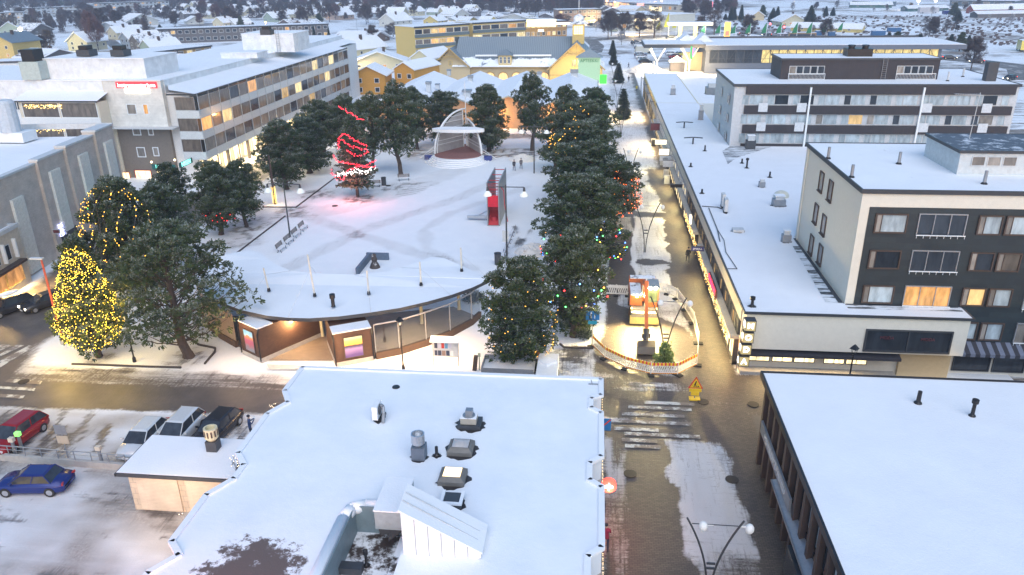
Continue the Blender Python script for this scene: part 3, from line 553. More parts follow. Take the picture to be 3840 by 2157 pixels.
g, h, r_ = pl('r6'); string_lights(shell(g, h, r_*1.04, 22, .35, .7, 13, 0, .1, (2.6, 6.8)), [bulb(c, s) for c, s in CB], 0, 'large coloured bulbs on the pine with the bare lower trunk', .085)
g, h, r_ = pl('l5'); string_lights(shell(g, h, r_, 26, .25, .35, 14, 0, .1, (3.5, 6)), (1., .03, .03), 8, 'short red string low on the pine at the left park edge', .05)
g, h, r_ = pl('front')
def loops(pxs, Yc, c, s, label, per=10, r__=.05, jit=0.0, n=1):
    "beads along a festoon given by photo points at the depth of its tree"
    P = []
    for _ in range(n):
        for a, b in zip(pxs, pxs[1:]):
            A = onY(*a, Yc); B = onY(*b, Yc); m = max(1, int((B-A).length*per))
            for i in range(m): q = A.lerp(B, i/m); P.append((q.x+random.gauss(0, jit+.03), q.y+random.gauss(0, .3), q.z+random.gauss(0, jit+.03)))
    return string_lights(P, c, s, label, r__)
yr = g_.y-2.2
RC = (1., .02, .04)
loops([(1272, 398), (1310, 420), (1345, 447), (1365, 450)], yr, RC, 20, 'uppermost short red festoon of the red-lit spruce', 9, .055)
loops([(1268, 560), (1272, 515), (1290, 500), (1330, 525), (1372, 545), (1376, 553)], yr, RC, 20, 'red festoon at the middle of the red-lit spruce', 9, .055)
loops([(1275, 524), (1315, 548), (1372, 560), (1378, 575), (1340, 585), (1300, 562)], yr-.2, RC, 20, 'red festoon just below the middle of the red-lit spruce', 9, .055)
loops([(1250, 580), (1262, 605), (1310, 612), (1370, 622), (1412, 600)], yr-.5, RC, 20, 'wide red festoon below the middle of the red-lit spruce', 9, .055)
loops([(1243, 632), (1250, 655), (1285, 675), (1302, 640), (1340, 625), (1405, 628)], yr-.6, RC, 20, 'lowest red festoon of the red-lit spruce', 10, .055)
loops([(1262, 655), (1300, 650), (1340, 640), (1370, 645), (1400, 632)], yr-.6, (1., .9, .85), 16, 'cluster of white lights on the lowest branches of the red-lit spruce', 11, .05, .12, 2)
light('POINT', 'red_tree_glow', (g_.x, g_.y-3, 3.0), 170, (1., .25, .25), .8); light('POINT', 'red_tree_glow', (g_.x-.5, g_.y-3.4, 6.0), 90, (1., .1, .12), .8)
loops([(1985, 1275), (1995, 1310), (2015, 1335), (2045, 1338), (2070, 1310), (2078, 1255)], G(1955, 1378).y-1.2, (1., .5, .08), 8, 'amber festoon looping below the pine beside the trailer', 7, .04)
g = G(1032, 766); tk_ = thing('pine_tree', 'crownless trunk of a neighbouring pine spiralled with yellow lights at the corner of the lawn', 'tree', g); a = MB(); a.tube(g, (g.x, g.y, 7), .2, .12, 8); a.build('trunk', BARK, tk_)  # only the lit trunk of a neighbouring pine, set up separately without a crown
string_lights([(g.x+.27*math.cos(i*.9), g.y+.27*math.sin(i*.9), .15+i*.022) for i in range(110)], (1., .62, .15), 8, 'yellow lights spiralled round the bare trunk at the lawn corner', .045)
light('POINT', 'trunk_glow', (g.x+.6, g.y-.8, 1.2), 25, WARM, .3)
# ---------------- buildings ----------------
NAVY = plain('navy_cladding', (.045, .05, .065), .55, 0, .15); CHAR = brick('charcoal_panels', (.016, .025, .033), (.024, .036, .042), (.02, .022, .028), 1, 1.2, .45, .5)
OCHRE = plain('ochre_timber', (.55, .27, .045), .7, 0, .06); YEL = plain('yellow_timber', (.62, .45, .16), .7, 0, .06); CREAM = plain('cream_timber', (.6, .54, .36), .75, 0, .06)
TAN = plain('tan_timber', (.5, .4, .25), .75, 0, .06); PANEL = brick('white_panels', (.62, .64, .67), (.66, .68, .7), (.5, .52, .55), 1, 1.2, 3.4, .6)
BRK = brick('brown_brick', (.085, .04, .026), (.11, .055, .035), (.045, .03, .024), 1, .3, .09); GBR = brick('grey_brick', (.50, .44, .39), (.56, .5, .45), (.42, .37, .33), 1, .3, .1)
OBR = brick('orange_brick', (.42, .24, .08), (.48, .28, .1), (.3, .2, .1), 1, .3, .1)
METR = plain('blue_grey_roof_sheet', (.19, .235, .27), .5, .3, .08); LGL = plain('balcony_glass', (.58, .61, .62), .2, 0, .08)
AL = plain('window_aluminium', (.4, .4, .42), .4, .5); BRN = plain('brown_window_frame', (.07, .045, .035), .6)
def body(name, label, cat, x0, x1, y0, y1, z1, wall, z0=0, roof=None, over=.12, par=.22, group=None, trim=None):
    t = thing(name, label, cat, ((x0+x1)/2, (y0+y1)/2, z0), group)
    a = MB(); a.box(x0, x1, y0, y1, z0-.15, z1-.05); a.build('wall', wall, t)
    a = MB(); o = over; a.box(x0-o, x1+o, y0-o, y1+o, z1-.05, z1+.05); r_ = a.build('roof', roof or SNOW, t)
    a = MB(); w_ = .16; zt = z1+par*.5; zb = z1-par
    for q in ((x0-o-w_*.3, x1+o+w_*.3, y0-o-w_*.3, y0-o+w_*.5), (x0-o-w_*.3, x1+o+w_*.3, y1+o-w_*.5, y1+o+w_*.3)): a.box(*q, zb, zt)
    for q in ((x0-o-w_*.3, x0-o+w_*.5, y0-o+w_*.5, y1+o-w_*.5), (x1+o-w_*.5, x1+o+w_*.3, y0-o+w_*.5, y1+o-w_*.5)): a.box(*q, zb, zt)
    a.build('roof_edge', trim or TRIM, t); return t
def wy(t, name, x0, y0, x1, y1, Y, mat, d=.06, off=0.0):
    "plate on a wall facing the camera, corners from the photo"
    a = onY(x0, (y0+y1)/2, Y); b = onY(x1, (y0+y1)/2, Y); zt = onY((x0+x1)/2, y0, Y).z; zb = onY((x0+x1)/2, y1, Y).z
    m = MB(); m.box(a.x, b.x, Y-d-off, Y-off, zb, zt); return m.build(name, mat, t)
# --- shopping building along the pedestrian street ---
ZS = 5.7
shop = thing('shop_building', 'long low beige shopping building with snowy flat roof right of the pedestrian street', 'building', (16, 100, 0))
a = MB(); a.box(12.0, 27.9, 56.6, 73.7, -.1, ZS-.06); a.box(12.0, 36, 73.7, 115.5, -.1, ZS-.06); a.box(12.0, 36, 115.5, 155.5, -.1, ZS-.06); a.build('wall', BEIGE, shop)
a = MB(); a.box(11.9, 28.2, 55.1, 56.6, 2.55, ZS-.06); a.box(11.8, 12.0, 56.6, 155.5, 4.25, ZS-.06); a.build('upper_wall', BEIGE, shop)
a = MB(); a.quad((11.75, 55.0, ZS), (28.3, 55.0, ZS), (28.3, 57.25, ZS), (11.75, 57.25, ZS)); a.quad((11.75, 57.25, ZS), (19.6, 57.25, ZS), (19.6, 73.8, ZS), (11.75, 73.8, ZS)); a.quad((11.75, 73.8, ZS), (36, 73.8, ZS), (36, 115.8, ZS), (11.75, 115.8, ZS)); a.quad((11.75, 115.8, ZS), (19.75, 115.8, ZS), (19.75, 155.6, ZS), (11.75, 155.6, ZS)); a.build('roof', snowmat('arcade_snow', .31, c=(.78, .8, .85), streak=(.35, 1.6, 1)), shop)
a = MB(); a.box(11.68, 11.8, 54.95, 155.6, ZS-.14, ZS+.05); a.box(11.8, 28.4, 54.9, 55.02, ZS-.14, ZS+.05); a.box(28.3, 28.4, 55.02, 57.2, ZS-.14, ZS+.05); a.build('roof_edge', TRIM, shop)
THAW = snowmat('thawed_roof', .53, c=(.74, .77, .82), under=(.05, .055, .065), streak=(.35, 2.2, 1))
m_ = MB(); m_.quad((18.3, 57.3, ZS+.02), (19.6, 57.3, ZS+.02), (19.6, 71, ZS+.02), (18.8, 71, ZS+.02)); m_.build('thawed_patch', THAW, shop); m_ = MB(); m_.quad((19.7, 56.3, ZS+.02), (28.1, 56.3, ZS+.02), (28.1, 57.14, ZS+.02), (19.7, 57.14, ZS+.02)); m_.build('thawed_patch', THAW, shop); m_ = MB(); m_.quad((17.8, 104, ZS+.02), (19.7, 108, ZS+.02), (26, 115.6, ZS+.02), (19.9, 115.6, ZS+.02), (18.2, 112, ZS+.02)); m_.build('thawed_patch', THAW, shop)
a = MB(); a.quad((19.25, 57.3, ZS+.04), (19.6, 57.3, ZS+.04), (19.6, 73, ZS+.04), (19.35, 73, ZS+.04)); a.quad((19.75, 56.95, ZS+.04), (28.0, 56.95, ZS+.04), (28.0, 57.14, ZS+.04), (19.75, 57.14, ZS+.04)); a.build('bare_felt_strip', TRIM, shop)
a = MB(); a.box(11.78, 12.0, 57.2, 96, 2.72, 4.25); a.build('window_band', NAVY, shop)
a = MB(); a.box(11.76, 12.0, 96, 155.5, 2.72, 4.25); a.build('grey_band', plain('grey_render', (.42, .4, .4), .8), shop)
for i in range(27):
    y = 57.9+i*1.38; win(shop, (11.77, y, 2.95), .62, 1.1, 'l' if i % 5 in (1, 4) else 'd', -PI/2, NAVY, .04)
for i in range(24):
    y = 98+i*2.3; win(shop, (11.75, y, 3.0), 1.2, .95, 'y' if i in (0, 1, 4, 6, 7) else 'm', -PI/2, WHITE, .05)
a = MB(); a.box(11.2, 12.0, 57.0, 79.5, 2.42, 2.7); a.box(11.2, 12.0, 83.5, 155, 2.42, 2.7); a.build('fascia', plain('fascia', (.55, .5, .42), .7), shop)
a = MB()
for i in range(46): y = 57.2+i*2.12; (a.box(11.62, 12.0, y, y+.32, 0, 2.42) if not 79 < y < 83.4 else None)
a.box(11.66, 12.0, 57.2, 155, 0, .3); a.build('plinth', plain('dark_plinth', (.09, .08, .075), .6), shop)
for i in range(45):
    y = 57.2+i*2.12+1.22
    if not 78.4 < y < 84: win(shop, (11.72, y, .32), 1.74, 2.04, 's' if i not in (7, 19, 30) else 'm', -PI/2, DGREY, .05, bars=1, name='shop_window')
a = MB(); a.box(12.1, 14.5, 79.6, 83.2, 0.02, 2.42); a.build('entrance_recess', DGREY, shop)
# front side: overhanging box over lit windows and a dark awning
for x0, x1 in ((12.3, 14.4), (14.6, 16.2), (16.3, 17.9), (18.6, 20.2), (20.3, 21.9)): win(shop, ((x0+x1)/2, 56.58, .75), x1-x0, 1.6, 's', 0, DGREY, .05, bars=1, name='shop_window')
a = MB(); a.quad((12.4, 55.0, 2.15), (23.8, 55.0, 2.15), (23.8, 56.5, 2.5), (12.4, 56.5, 2.5)); a.box(12.4, 23.8, 54.96, 55.0, 1.95, 2.15); a.build('awning', plain('dark_awning', (.03, .03, .04), .8), shop)
a = MB(); a.box(24.2, 28, 56.3, 57.0, 0, 2.5); a.build('passage_wall', TAN, shop)
w_ = winY(shop, 3240, 1238, 3568, 1322, 55.09, 'd', fr=DGREY, fw=.12, bars=1, out=.12)
for px, py in ((3327, 1268), (3480, 1275)): text(shop, 'MODA', onY(px, py, 54.93), .34, 0, plain('dark_red', (.12, .03, .04), .5))
a = MB()
for x, z in ((12.6, .02),): a.box(12.0, 24, 55.6, 56.6, 0, .25)
a.build('step', CONC, shop)
# sign cubes
SIGNF = emit('sign_face_cream', (1., .8, .36), .75, (.15, .12, .06)); LETW = emit('letter_white', (1, 1, .96), 5)
sg = thing('letter_cubes', 'column of four glowing cream cubes spelling MODA at the corner of the beige shop front', 'sign', (12.9, 54.4, 2.3))
for i, ch in enumerate('MODA'):
    c = onY(2812-i*8.5, 1216+i*44, 54.35); a = MB(); a.cbox(c.x, c.y, c.z, .74, .74, .78); cb_ = a.build('cube', SIGNF, sg)
    a = MB(); a.cbox(c.x, c.y, c.z+.41, .8, .8, .04); a.cbox(c.x, c.y, c.z-.41, .8, .8, .04)
    for s1 in (-1, 1):
        for s2 in (-1, 1): a.cbox(c.x+s1*.38, c.y+s2*.38, c.z, .04, .04, .8)
    a.build('frame', DGREY, cb_); text(cb_, ch, (c.x, c.y-.39, c.z), .62, 0, LETW, name='letter', bold=.02); text(cb_, ch, (c.x-.39, c.y, c.z), .62, -PI/2, LETW, name='letter', bold=.02)
a = MB(); a.tube(onY(2790, 1190, 54.75), onY(2760, 1390, 54.75), .05); a.build('post', GREY, sg)
def wire_order(P, k=None): return P
P = []
for i in range(620): y = random.uniform(58.2, 91); P.append((11.12+random.gauss(0, .03), y, 2.62-abs(random.gauss(0, .32))))
P.sort(key=lambda p: p[1]); string_lights(P, (1., .62, .2), 6, 'curtain of small warm lights along the fascia of the long shopping building', .035)
def proj_sign(label, px, py, w_, h_, face, txt=None, tm=None, rz=0, x=10.6, name='shop_sign', side=None, ts=.3):
    c = onX(px, py, x); t = thing(name, label, 'sign', (c.x, c.y, c.z-h_/2)); a = MB(); a.cbox(c.x, c.y, c.z, w_, .14, h_); a.build('panel', face, t)
    a = MB(); a.box(c.x-w_/2-.04, c.x+w_/2+.04, c.y-.09, c.y+.09, c.z+h_/2, c.z+h_/2+.04); a.box(c.x-w_/2-.04, c.x+w_/2+.04, c.y-.09, c.y+.09, c.z-h_/2-.04, c.z-h_/2); a.box(c.x+w_/2, 11.7, c.y-.03, c.y+.03, c.z+h_*.3, c.z+h_*.3+.05); a.build('bracket', DGREY, t)
    if txt: text(t, txt, (c.x, c.y-.085, c.z), ts, 0, tm)
    return t
DK = plain('sign_ink', (.02, .02, .025), .6)
proj_sign('dark blue projecting sign lettered JIM&JILL over the pedestrian street', 2616, 933, 1.25, .42, plain('sign_blue', (.02, .03, .16), .4), 'JIM&JILL', WHITE, ts=.27)
proj_sign('narrow black projecting sign above the shop doors', 2536, 697, 1.5, .36, BLACK)
proj_sign('blank grey projecting sign next below the aito sign', 2506, 614, 1.5, .95, LGREY)
proj_sign('grey projecting sign reading aito', 2495, 594, 1.7, .8, LGREY, 'aito', DK, ts=.5)
proj_sign('glowing white box sign hanging out from the shop wall', 2490, 570, 1.5, .95, emit('box_white', (1, .85, .55), 3))
proj_sign('wide glowing sign farthest up the row above a lamp', 2478, 533, 1.8, .75, emit('box_white', (1, .85, .55), 3))
proj_sign('small dark red projecting sign on the far end of the shop row', 2457, 476, 1.6, 1.2, plain('sign_maroon', (.13, .03, .04), .5))
a = MB(); a.box(11.05, 11.2, 64.6, 69.2, 2.7, 3.5); t = thing('neon_sign', 'bright red neon sign leaning along the string-lit fascia', 'sign', (11.1, 66.5, 2.7)); a.build('backing', plain('sign_maroon', (0, 0, 0)), t)
a = MB(); a.box(11.0, 11.04, 64.9, 68.9, 3.2, 3.3); [a.box(11.0, 11.04, 65+i*.48, 65.14+i*.48, 2.85, 3.42) for i in range(9)]; a.build('neon_tubes', emit('neon_red', (1, .02, .06), 8), t)
c = onX(2590, 823, 10.9); t = thing('box_sign', 'small glowing white box sign below the start of the warm light curtain', 'sign', c); a = MB(); a.cbox(c.x, c.y, c.z, .2, .9, .9); a.build('panel', emit('box_white', (0, 0, 0), 0), t); a = MB(); a.cbox(c.x+.12, c.y, c.z, .06, 1, 1); a.build('frame', DGREY, t)
for y in (58, 62, 66, 70, 75, 86, 91, 97, 103, 112, 122): light('AREA', 'shopfront_light', (11.3, y, 1.9), 50 if y < 95 else 85, (1, .80, .33), 3.2, (8.2, y, 0), sy=1.0, spread=2.6)
light('AREA', 'shopfront_light', (17, 55.9, 1.6), 70, WARM, 8, (17, 52, 0), sy=1)
light('POINT', 'orange_pool', (11.0, 57.2, 2.3), 45, (1, .45, .12), .2)
for y in (60, 66, 72, 78, 84, 90): light('POINT', 'light_curtain_glow', (10.9, y, 2.6), 9, (1., .66, .22), .5)
# far part of the shop row and its yellow gate frames
far = body('shop_wing', 'lower far wing of the shopping row beyond the step in its snowy roof', 'building', 11.9, 19.75, 155.8, 203, 5.6, YEL, over=.1, trim=CREAM)
a = MB(); a.box(11.75, 11.88, 156, 203, 2.9, 4.4); a.build('sign_band', GREY, far)
for i in range(14): win(far, (11.88, 157.5+i*3.2, .3), 2.3, 2.4, 'y' if i % 3 else 'm', -PI/2, DGREY, .07, bars=1, name='shop_window')
for i, y in enumerate((158, 170, 183, 195)):
    a = MB(); a.box(10.9, 11.0, y, y+4, 5.3, 5.4); a.box(10.9, 11.0, y, y+.1, 1.5, 5.3); a.box(10.9, 11.0, y+3.9, y+4, 1.5, 5.3); a.box(11.0, 11.8, y+1.9, y+2, 5.2, 5.3); a.build('sign_frame', DGREY, far)
light('AREA', 'shopfront_light', (11.3, 172, 2.2), 260, WARM, 12, (7, 172, 0), sy=1, spread=2.6); light('AREA', 'shopfront_light', (11.3, 140, 2.2), 220, WARM, 12, (7, 140, 0), sy=1, spread=2.6)
# --- tall beige and charcoal block ---
B2Y = 57.2; Z2 = 14.8
b2 = body('apartment_block', 'beige apartment block with charcoal front and snowy roof standing over the shop corner', 'building', 19.7, 42, B2Y, 73.7, Z2, BEIGE, roof=SNOWT, over=.1)
a = MB(); a.box(20.35, 42, B2Y-.05, B2Y, 2.2, 13.55); a.build('cladding', CHAR, b2)
rows = [((3278, 3400), (801, 870)), ((3255, 3372), (935, 1005)), ((3230, 3343), (1062, 1130))]
WK = [['b', 'd', 'b', 'b'], ['d', 'd', 'd', 'm'], ['b', 'o', 'l', 'b'], ['c', 'd', 'b', 'b'], ['d', 'd', 'd', 'd']]
def zrow(i): return 13.3-2.86*i-1.72
XB = [(20.85, 23.16, 0), (23.91, 27.3, 1), (28.1, 29.8, 0), (30.0, 31.7, 0), (32.6, 35.8, 1), (36.8, 38.4, 0), (39, 40.6, 0)]
for i in range(4):
    zb = zrow(i)
    for k, (xa, xb, bal) in enumerate(XB):
        if i == 3 and xa < 27.4: continue
        kd = WK[i][k % 4]
        if bal:
            win(b2, ((xa+xb)/2, B2Y-.05, zb-.15), xb-xa, 1.7, kd, 0, AL, .06, bars=2, out=.12, name='balcony_glazing'); a = MB(); a.box(xa-.05, xb+.05, B2Y-.34, B2Y-.28, zb-.1, zb-.04)
            for q in range(8): x = xa+(xb-xa)*q/7; a.box(x-.012, x+.012, B2Y-.33, B2Y-.29, zb-.3, zb-.1)
            a.build('balcony_rail', WHITE, b2)
        else: win(b2, ((xa+xb)/2, B2Y-.05, zb), xb-xa, 1.5, kd, 0, BRN, .09, out=.14); win(b2, (xa+.28, B2Y-.12, zb+.05), .42, 1.4, 'c', 0, BRN, .05)
for (x0, y0, x1, y1) in ((3077, 668, 3088, 735), (3110, 700, 3124, 772), (3057, 785, 3068, 855), (3085, 822, 3100, 900), (3040, 905, 3050, 970), (3072, 940, 3085, 1010)):
    c = onX((x0+x1)/2, y0, 19.68); c2 = onX((x0+x1)/2, y1, 19.68); win(b2, (19.68, c.y, c2.z+.2), 1.25, 1.75, 'c', -PI/2, BRN, .1, out=.08, sill=True)
a = MB(); a.tube((19.6, 72.6, 5.7), (19.6, 72.6, 14.7), .05); a.build('downpipe', BEIGE, b2)
# its ground floor shop at the right
for i, (xa, xb) in enumerate(((28.6, 31.4), (31.6, 34.0), (34.2, 35.2), (35.4, 38))): win(b2, ((xa+xb)/2, B2Y-.02, .25), xb-xa, 2.1, 'd', 0, DGREY, .08, out=.1, name='shop_window')
STRP = plain('striped_awning', (.14, .16, .22), .8); a = MB()
for i in range(26): x = 28.5+i*.36; a.mi = i % 2; a.quad((x, 56.0, 2.3), (x+.36, 56.0, 2.3), (x+.36, 57.15, 2.85), (x, 57.15, 2.85)); a.quad((x, 56, 2.05), (x+.36, 56, 2.05), (x+.36, 56, 2.3), (x, 56, 2.3))
a.build('striped_awning', [STRP, plain('dark_awning', (0, 0, 0))], b2)
a = MB(); a.box(33.4, 37.2, 56.95, 57.1, 2.95, 3.65); q = a.build('sign_panel', plain('sign_maroon', (0, 0, 0)), b2); text(q, 'Siso', (34.6, 56.92, 3.3), .5, 0, emit('neon_pink', (.8, .1, .2), .5))
ph = body('rooftop_room', 'pale panelled machine room on the beige block roof with a dark bare roof', 'building', 28.2, 37.5, 62.2, 68.8, Z2+1.9, plain('pale_panels', (.5, .54, .56), .6), z0=Z2, roof=snowmat('bare_felt_roof', .62, c=(.6, .64, .7), under=(.08, .1, .13)), par=.15)
for i in range(3): win(ph, (29.6+i*1.15, 62.19, Z2+.75), 1.0, .75, 'c', 0, LGREY, .05)
# --- long dark banded block behind ---
B1Y = 116.0; Z1 = 14.5
b1 = body('apartment_block', 'long apartment block with dark brown bands between rows of pale windows', 'building', 19.8, 58.5, B1Y, 134.5, Z1, plain('light_concrete', (.5, .51, .53), .8), over=.15, par=.25)
a = MB(); BAND = brick('brown_cladding', (.03, .027, .034), (.036, .03, .036), (.02, .018, .022), 1, .3, 3, .6)
secs = [(21.4, 30.2), (30.55, 45.6), (45.95, 58.0)]
for i in range(4):
    zt = Z1-.15-2.78*i
    for xa, xb in secs: m_ = MB(); m_.box(xa, xb, B1Y-.35, B1Y-.001, zt-1.2 if i else zt-1.15, zt); m_.build('band', BAND, b1)
r_ = random.Random(5)
for i in range(3):
    zb = Z1-1.3-2.78*i-1.52; x = 21.0
    while x < 57.4:
        w1 = (.75, 1.85)[int(x*7) % 2]
        for ww in (1.0, 2.0):
            if x+ww > 57.6: break
            k = r_.choices('bbbbcdl', (8, 8, 8, 8, 3, 3, 1))[0]; win(b1, (x+ww/2, B1Y-.003, zb), ww-.02, 1.42, k, 0, LGREY, .06, out=.06); x += ww
        x += .55
a = MB()
for x in (30.38, 45.78): a.box(x-.12, x+.12, B1Y-.5, B1Y-.352, 5.7, Z1-.3)
a.build('downpipe', WHITE, b1); PANW = plain('pale_balcony_panel', (.55, .57, .6), .7)
for i in (1, 2):
    for x in (24, 29.4, 46.6, 54.6): m_ = MB(); zt = Z1-.15-2.78*i; m_.box(x-.65, x+.65, B1Y-.42, B1Y-.352, zt-.85, zt+.42); m_.build('balcony_panel', PANW, b1)
for i in range(3):
    win(b1, (19.65, 119.5, Z1-3.2-2.78*i), 1.6, 1.3, 'c', -PI/2, LGREY, .1); win(b1, (19.65, 127, Z1-3.2-2.78*i), 1.4, 1.3, 'b', -PI/2, LGREY, .1)
p1_ = body('rooftop_flat', 'dark penthouse with two railed balconies on top of the long banded block', 'building', 27.2, 49.6, 121.5, 128.5, Z1+3.0, BAND, z0=Z1, par=.2)
for xa, xb in ((28.3, 33.5), (43.6, 49.1)):
    for i in range(5): win(p1_, (xa+.6+i*1.02, 121.49, Z1+.75), .98, 1.25, 'd' if i else 'c', 0, LGREY, .07, out=.06)
    a = MB(); a.path([(xa, 121.0, Z1+.15), (xa, 121.0, Z1+.95), (xb, 121.0, Z1+.95), (xb, 121.0, Z1+.15), (xa, 121.0, Z1+.15)], .04, 5)
    for i in range(28): x = xa+(xb-xa)*i/27; a.tube((x, 121, Z1+.15), (x, 121, Z1+.95), .018, None, 4)
    a.build('balcony_rail', WHITE, p1_)
a = MB(); a.tube((41.6, 121.3, Z1), (41.6, 121.3, Z1+3.2), .03, None, 4); a.tube((42.2, 121.3, Z1), (42.2, 121.3, Z1+3.2), .03, None, 4)
for i in range(10): a.tube((41.6, 121.3, Z1+.3+i*.3), (42.2, 121.3, Z1+.3+i*.3), .02, None, 4)
a.build('ladder', GREY, p1_)
t = thing('ventilation_unit', 'black rooftop ventilation box with two round fans on the dark penthouse', 'ventilation', (39, 125, Z1+3)); a = MB(); a.box(37.2, 40.8, 124, 126.5, Z1+3.05, Z1+4.15); a.build('housing', BLACK, t)
for x in (38, 40): a = MB(); a.lathe((x, 125.2, Z1+4.15), [(.45, 0), (.45, .3), (.6, .32), (.5, .5), (0, .55)], 14); a.build('fan', BLACK, t)
# --- big snowy roof bottom right ---
rb = body('office_building', 'dark office building with a large clean snowy roof in the bottom right corner', 'building', 11.35, 48, 16, 44.4, 6.0, DGREY, over=.35, par=.28, trim=BLACK)
for i in range(19):
    y = 43.2-i*1.45; a = MB(); a.box(11.0, 11.35, y-.18, y+.18, .2, 5.6); a.build('pier', plain('brown_pier', (.06, .04, .035), .6), rb)
    k = 'c' if i % 4 else 'm'; win(rb, (11.33, y-.72, 3.6), 1.05, 1.7, 'b' if i % 3 else 'd', -PI/2, BLACK, .06); win(rb, (11.33, y-.72, 1.2), 1.05, 2.1, k, -PI/2, BLACK, .06)
a = MB(); a.quad((10.7, 20, 2.7), (11.3, 20, 2.9), (11.3, 38, 2.9), (10.7, 38, 2.7)); a.box(10.62, 10.7, 20, 38, 2.6, 2.72); a.build('canopy', GREY, rb)
a = MB(); a.box(10.85, 10.97, 34.8, 42.6, 3.0, 3.8); q = a.build('sign_panel', GREY, rb); text(q, 'HENKILÖSTÖPALVELU', (10.83, 38.6, 3.4), .55, -PI/2, LGREY)
a = MB(); a.box(10.5, 11.2, 24, 33, .3, 2.3); a.build('glass_porch', GD, rb)
light('AREA', 'passage_light', (29, 52.5, 2.2), 22, WARM, 3, (26, 52, 0), sy=1)
# --- foreground roof ---
FGX0, FGX1, FGY, FZ = -18.8, 0.8, 43.0, 6.0
poly = [(FGX1, 12), (FGX1, 24.6), (FGX1-.62, 25.1), (FGX1-.62, 27.0), (FGX1, 27.6), (FGX1, 32.0), (FGX1-.62, 32.5), (FGX1-.62, 34.0), (FGX1, 34.6), (FGX1, 39.0), (FGX1-.62, 39.5), (FGX1-.62, 40.6), (FGX1, 41.0), (FGX1, FGY),
        (FGX0, FGY), (FGX0, 39.9), (FGX0+.75, 38.6), (FGX0, 37.2), (FGX0, 33.2), (FGX0+.8, 32.2), (FGX0+.8, 31.0), (FGX0, 29.6), (FGX0, 26.2), (FGX0+.8, 25.4), (FGX0, 24.2), (FGX0, 12)]
# sunken terrace in the roof, lower right
TX0, TX1, TY1 = G(1318, 1900, 6).x, G(1515, 2040, 6).x, G(1340, 1905, 6).y
fg = thing('foreground_building', 'low building whose large snow covered roof fills the bottom centre with a sunken terrace', 'building', (-9, 28, 0))
a = MB(); a.prism([(x*.999 if x > 0 else x+.05, y) for x, y in poly], -.1, 4.6); a.build('wall', brick('pale_tiles', (.5, .44, .38), (.54, .47, .41), (.3, .27, .25), 1, .4, .4, .4), fg)
SNOWFG = None
m, tt, b = nodes('foreground_snow'); SNOWFG = m; p = pos(tt); n1 = noise(tt, .3, 5, .6, p); n2 = noise(tt, 1.6, 8, .75, p); n3 = noise(tt, 14, 4, .6, p)
g1 = N(tt, 'Vector' + 'Math', operation='DISTANCE'); tt.links.new(p, g1.inputs[0]); g1.inputs[1].default_value = (*G(935, 2150, 6)[:2], 6); d1 = N(tt, 'MapRange'); tt.links.new(g1.outputs['Value'], d1.inputs[0]); d1.inputs[1].default_value = 1.0; d1.inputs[2].default_value = 3.9; d1.inputs[3].default_value = .3; d1.inputs[4].default_value = -.2
aa = N(tt, 'Math', operation='ADD'); tt.links.new(n2, aa.inputs[0]); tt.links.new(d1.outputs[0], aa.inputs[1])
tt.links.new(mixc(tt, ramp(tt, aa.outputs[0], .60, .68), mixc(tt, ramp(tt, n1, .3, .7), (.72, .76, .82), (.83, .85, .88)), (.12, .09, .08)), b.inputs['Base Color']); b.inputs['Roughness'].default_value = .7
hh = N(tt, 'Math', operation='MULTIPLY_ADD'); tt.links.new(n3, hh.inputs[0]); hh.inputs[1].default_value = .2; tt.links.new(n2, hh.inputs[2]); bump(tt, b, hh.outputs[0], .35, .1)
a = MB()
R_ = [(x, y) for x, y in poly]
# roof split round the terrace: left, right and back pieces
L_ = [(TX0, 12), (TX0, TY1)]+[(TX0, FGY)]+R_[14:]; a.prism(L_, 4.6, FZ)
M_ = [(TX0, TY1), (TX1, TY1), (TX1, FGY), (TX0, FGY)]; a.prism(M_, 4.6, FZ); Q_ = [(TX1, 12)]+R_[:14]+[(TX1, FGY)]; a.prism(Q_, 4.6, FZ); a.build('roof', SNOWFG, fg)
a = MB(); n = len(poly)
for i in range(n):
    (xa, ya), (xb, yb) = poly[i], poly[(i+1) % n]
    if ya == yb == 12: continue
    L = math.hypot(xb-xa, yb-ya); a.cbox((xa+xb)/2, (ya+yb)/2, FZ+.03, L+.1, .3, .16, math.atan2(yb-ya, xb-xa))
a.build('parapet', SNOW, fg)
PTCH = snowmat('terrace_floor_snow', .55, under=(.05, .035, .03)); a = MB(); a.quad((TX0, 12, 4.72), (TX1, 12, 4.72), (TX1, TY1, 4.72), (TX0, TY1, 4.72)); a.build('terrace_floor', PTCH, fg)
a = MB(); kp_ = [(TX0-.12, 14), (TX0-.12, 20), (TX0-.1, TY1-.9), (TX0+.1, TY1-.15), (TX0+.7, TY1+.22), (TX1-.2, TY1+.22)]
for p, q in zip(kp_, kp_[1:]): a.tube((*p, FZ+.04), (*q, FZ+.04), .32, .32, 12); a.ball((*q, FZ+.04), .32, 12, 8)
for v_ in range(len(a.v)): x, y, z = a.v[v_]; a.v[v_] = (x, y, z+.035*math.sin(y*3+x*2))
a.sm = True; tw_ = a.build('terrace_kerb', SNOW, fg); a = MB(); a.box(TX0+.22, TX0+.27, 15, TY1-.15, 4.7, FZ+.25); a.box(TX0+.27, TX1, TY1-.2, TY1-.15, 4.7, FZ+.25); a.build('kerb_flashing', plain('blue_grey_sheet', (.17, .23, .26), .5), fg)
for i, y in enumerate((40.05, 33.25, 26.05)): win(fg, (FGX1-.6, y, 4.3), 1.0, 1.5, 'c', PI/2, BRN, .06, bars=1)
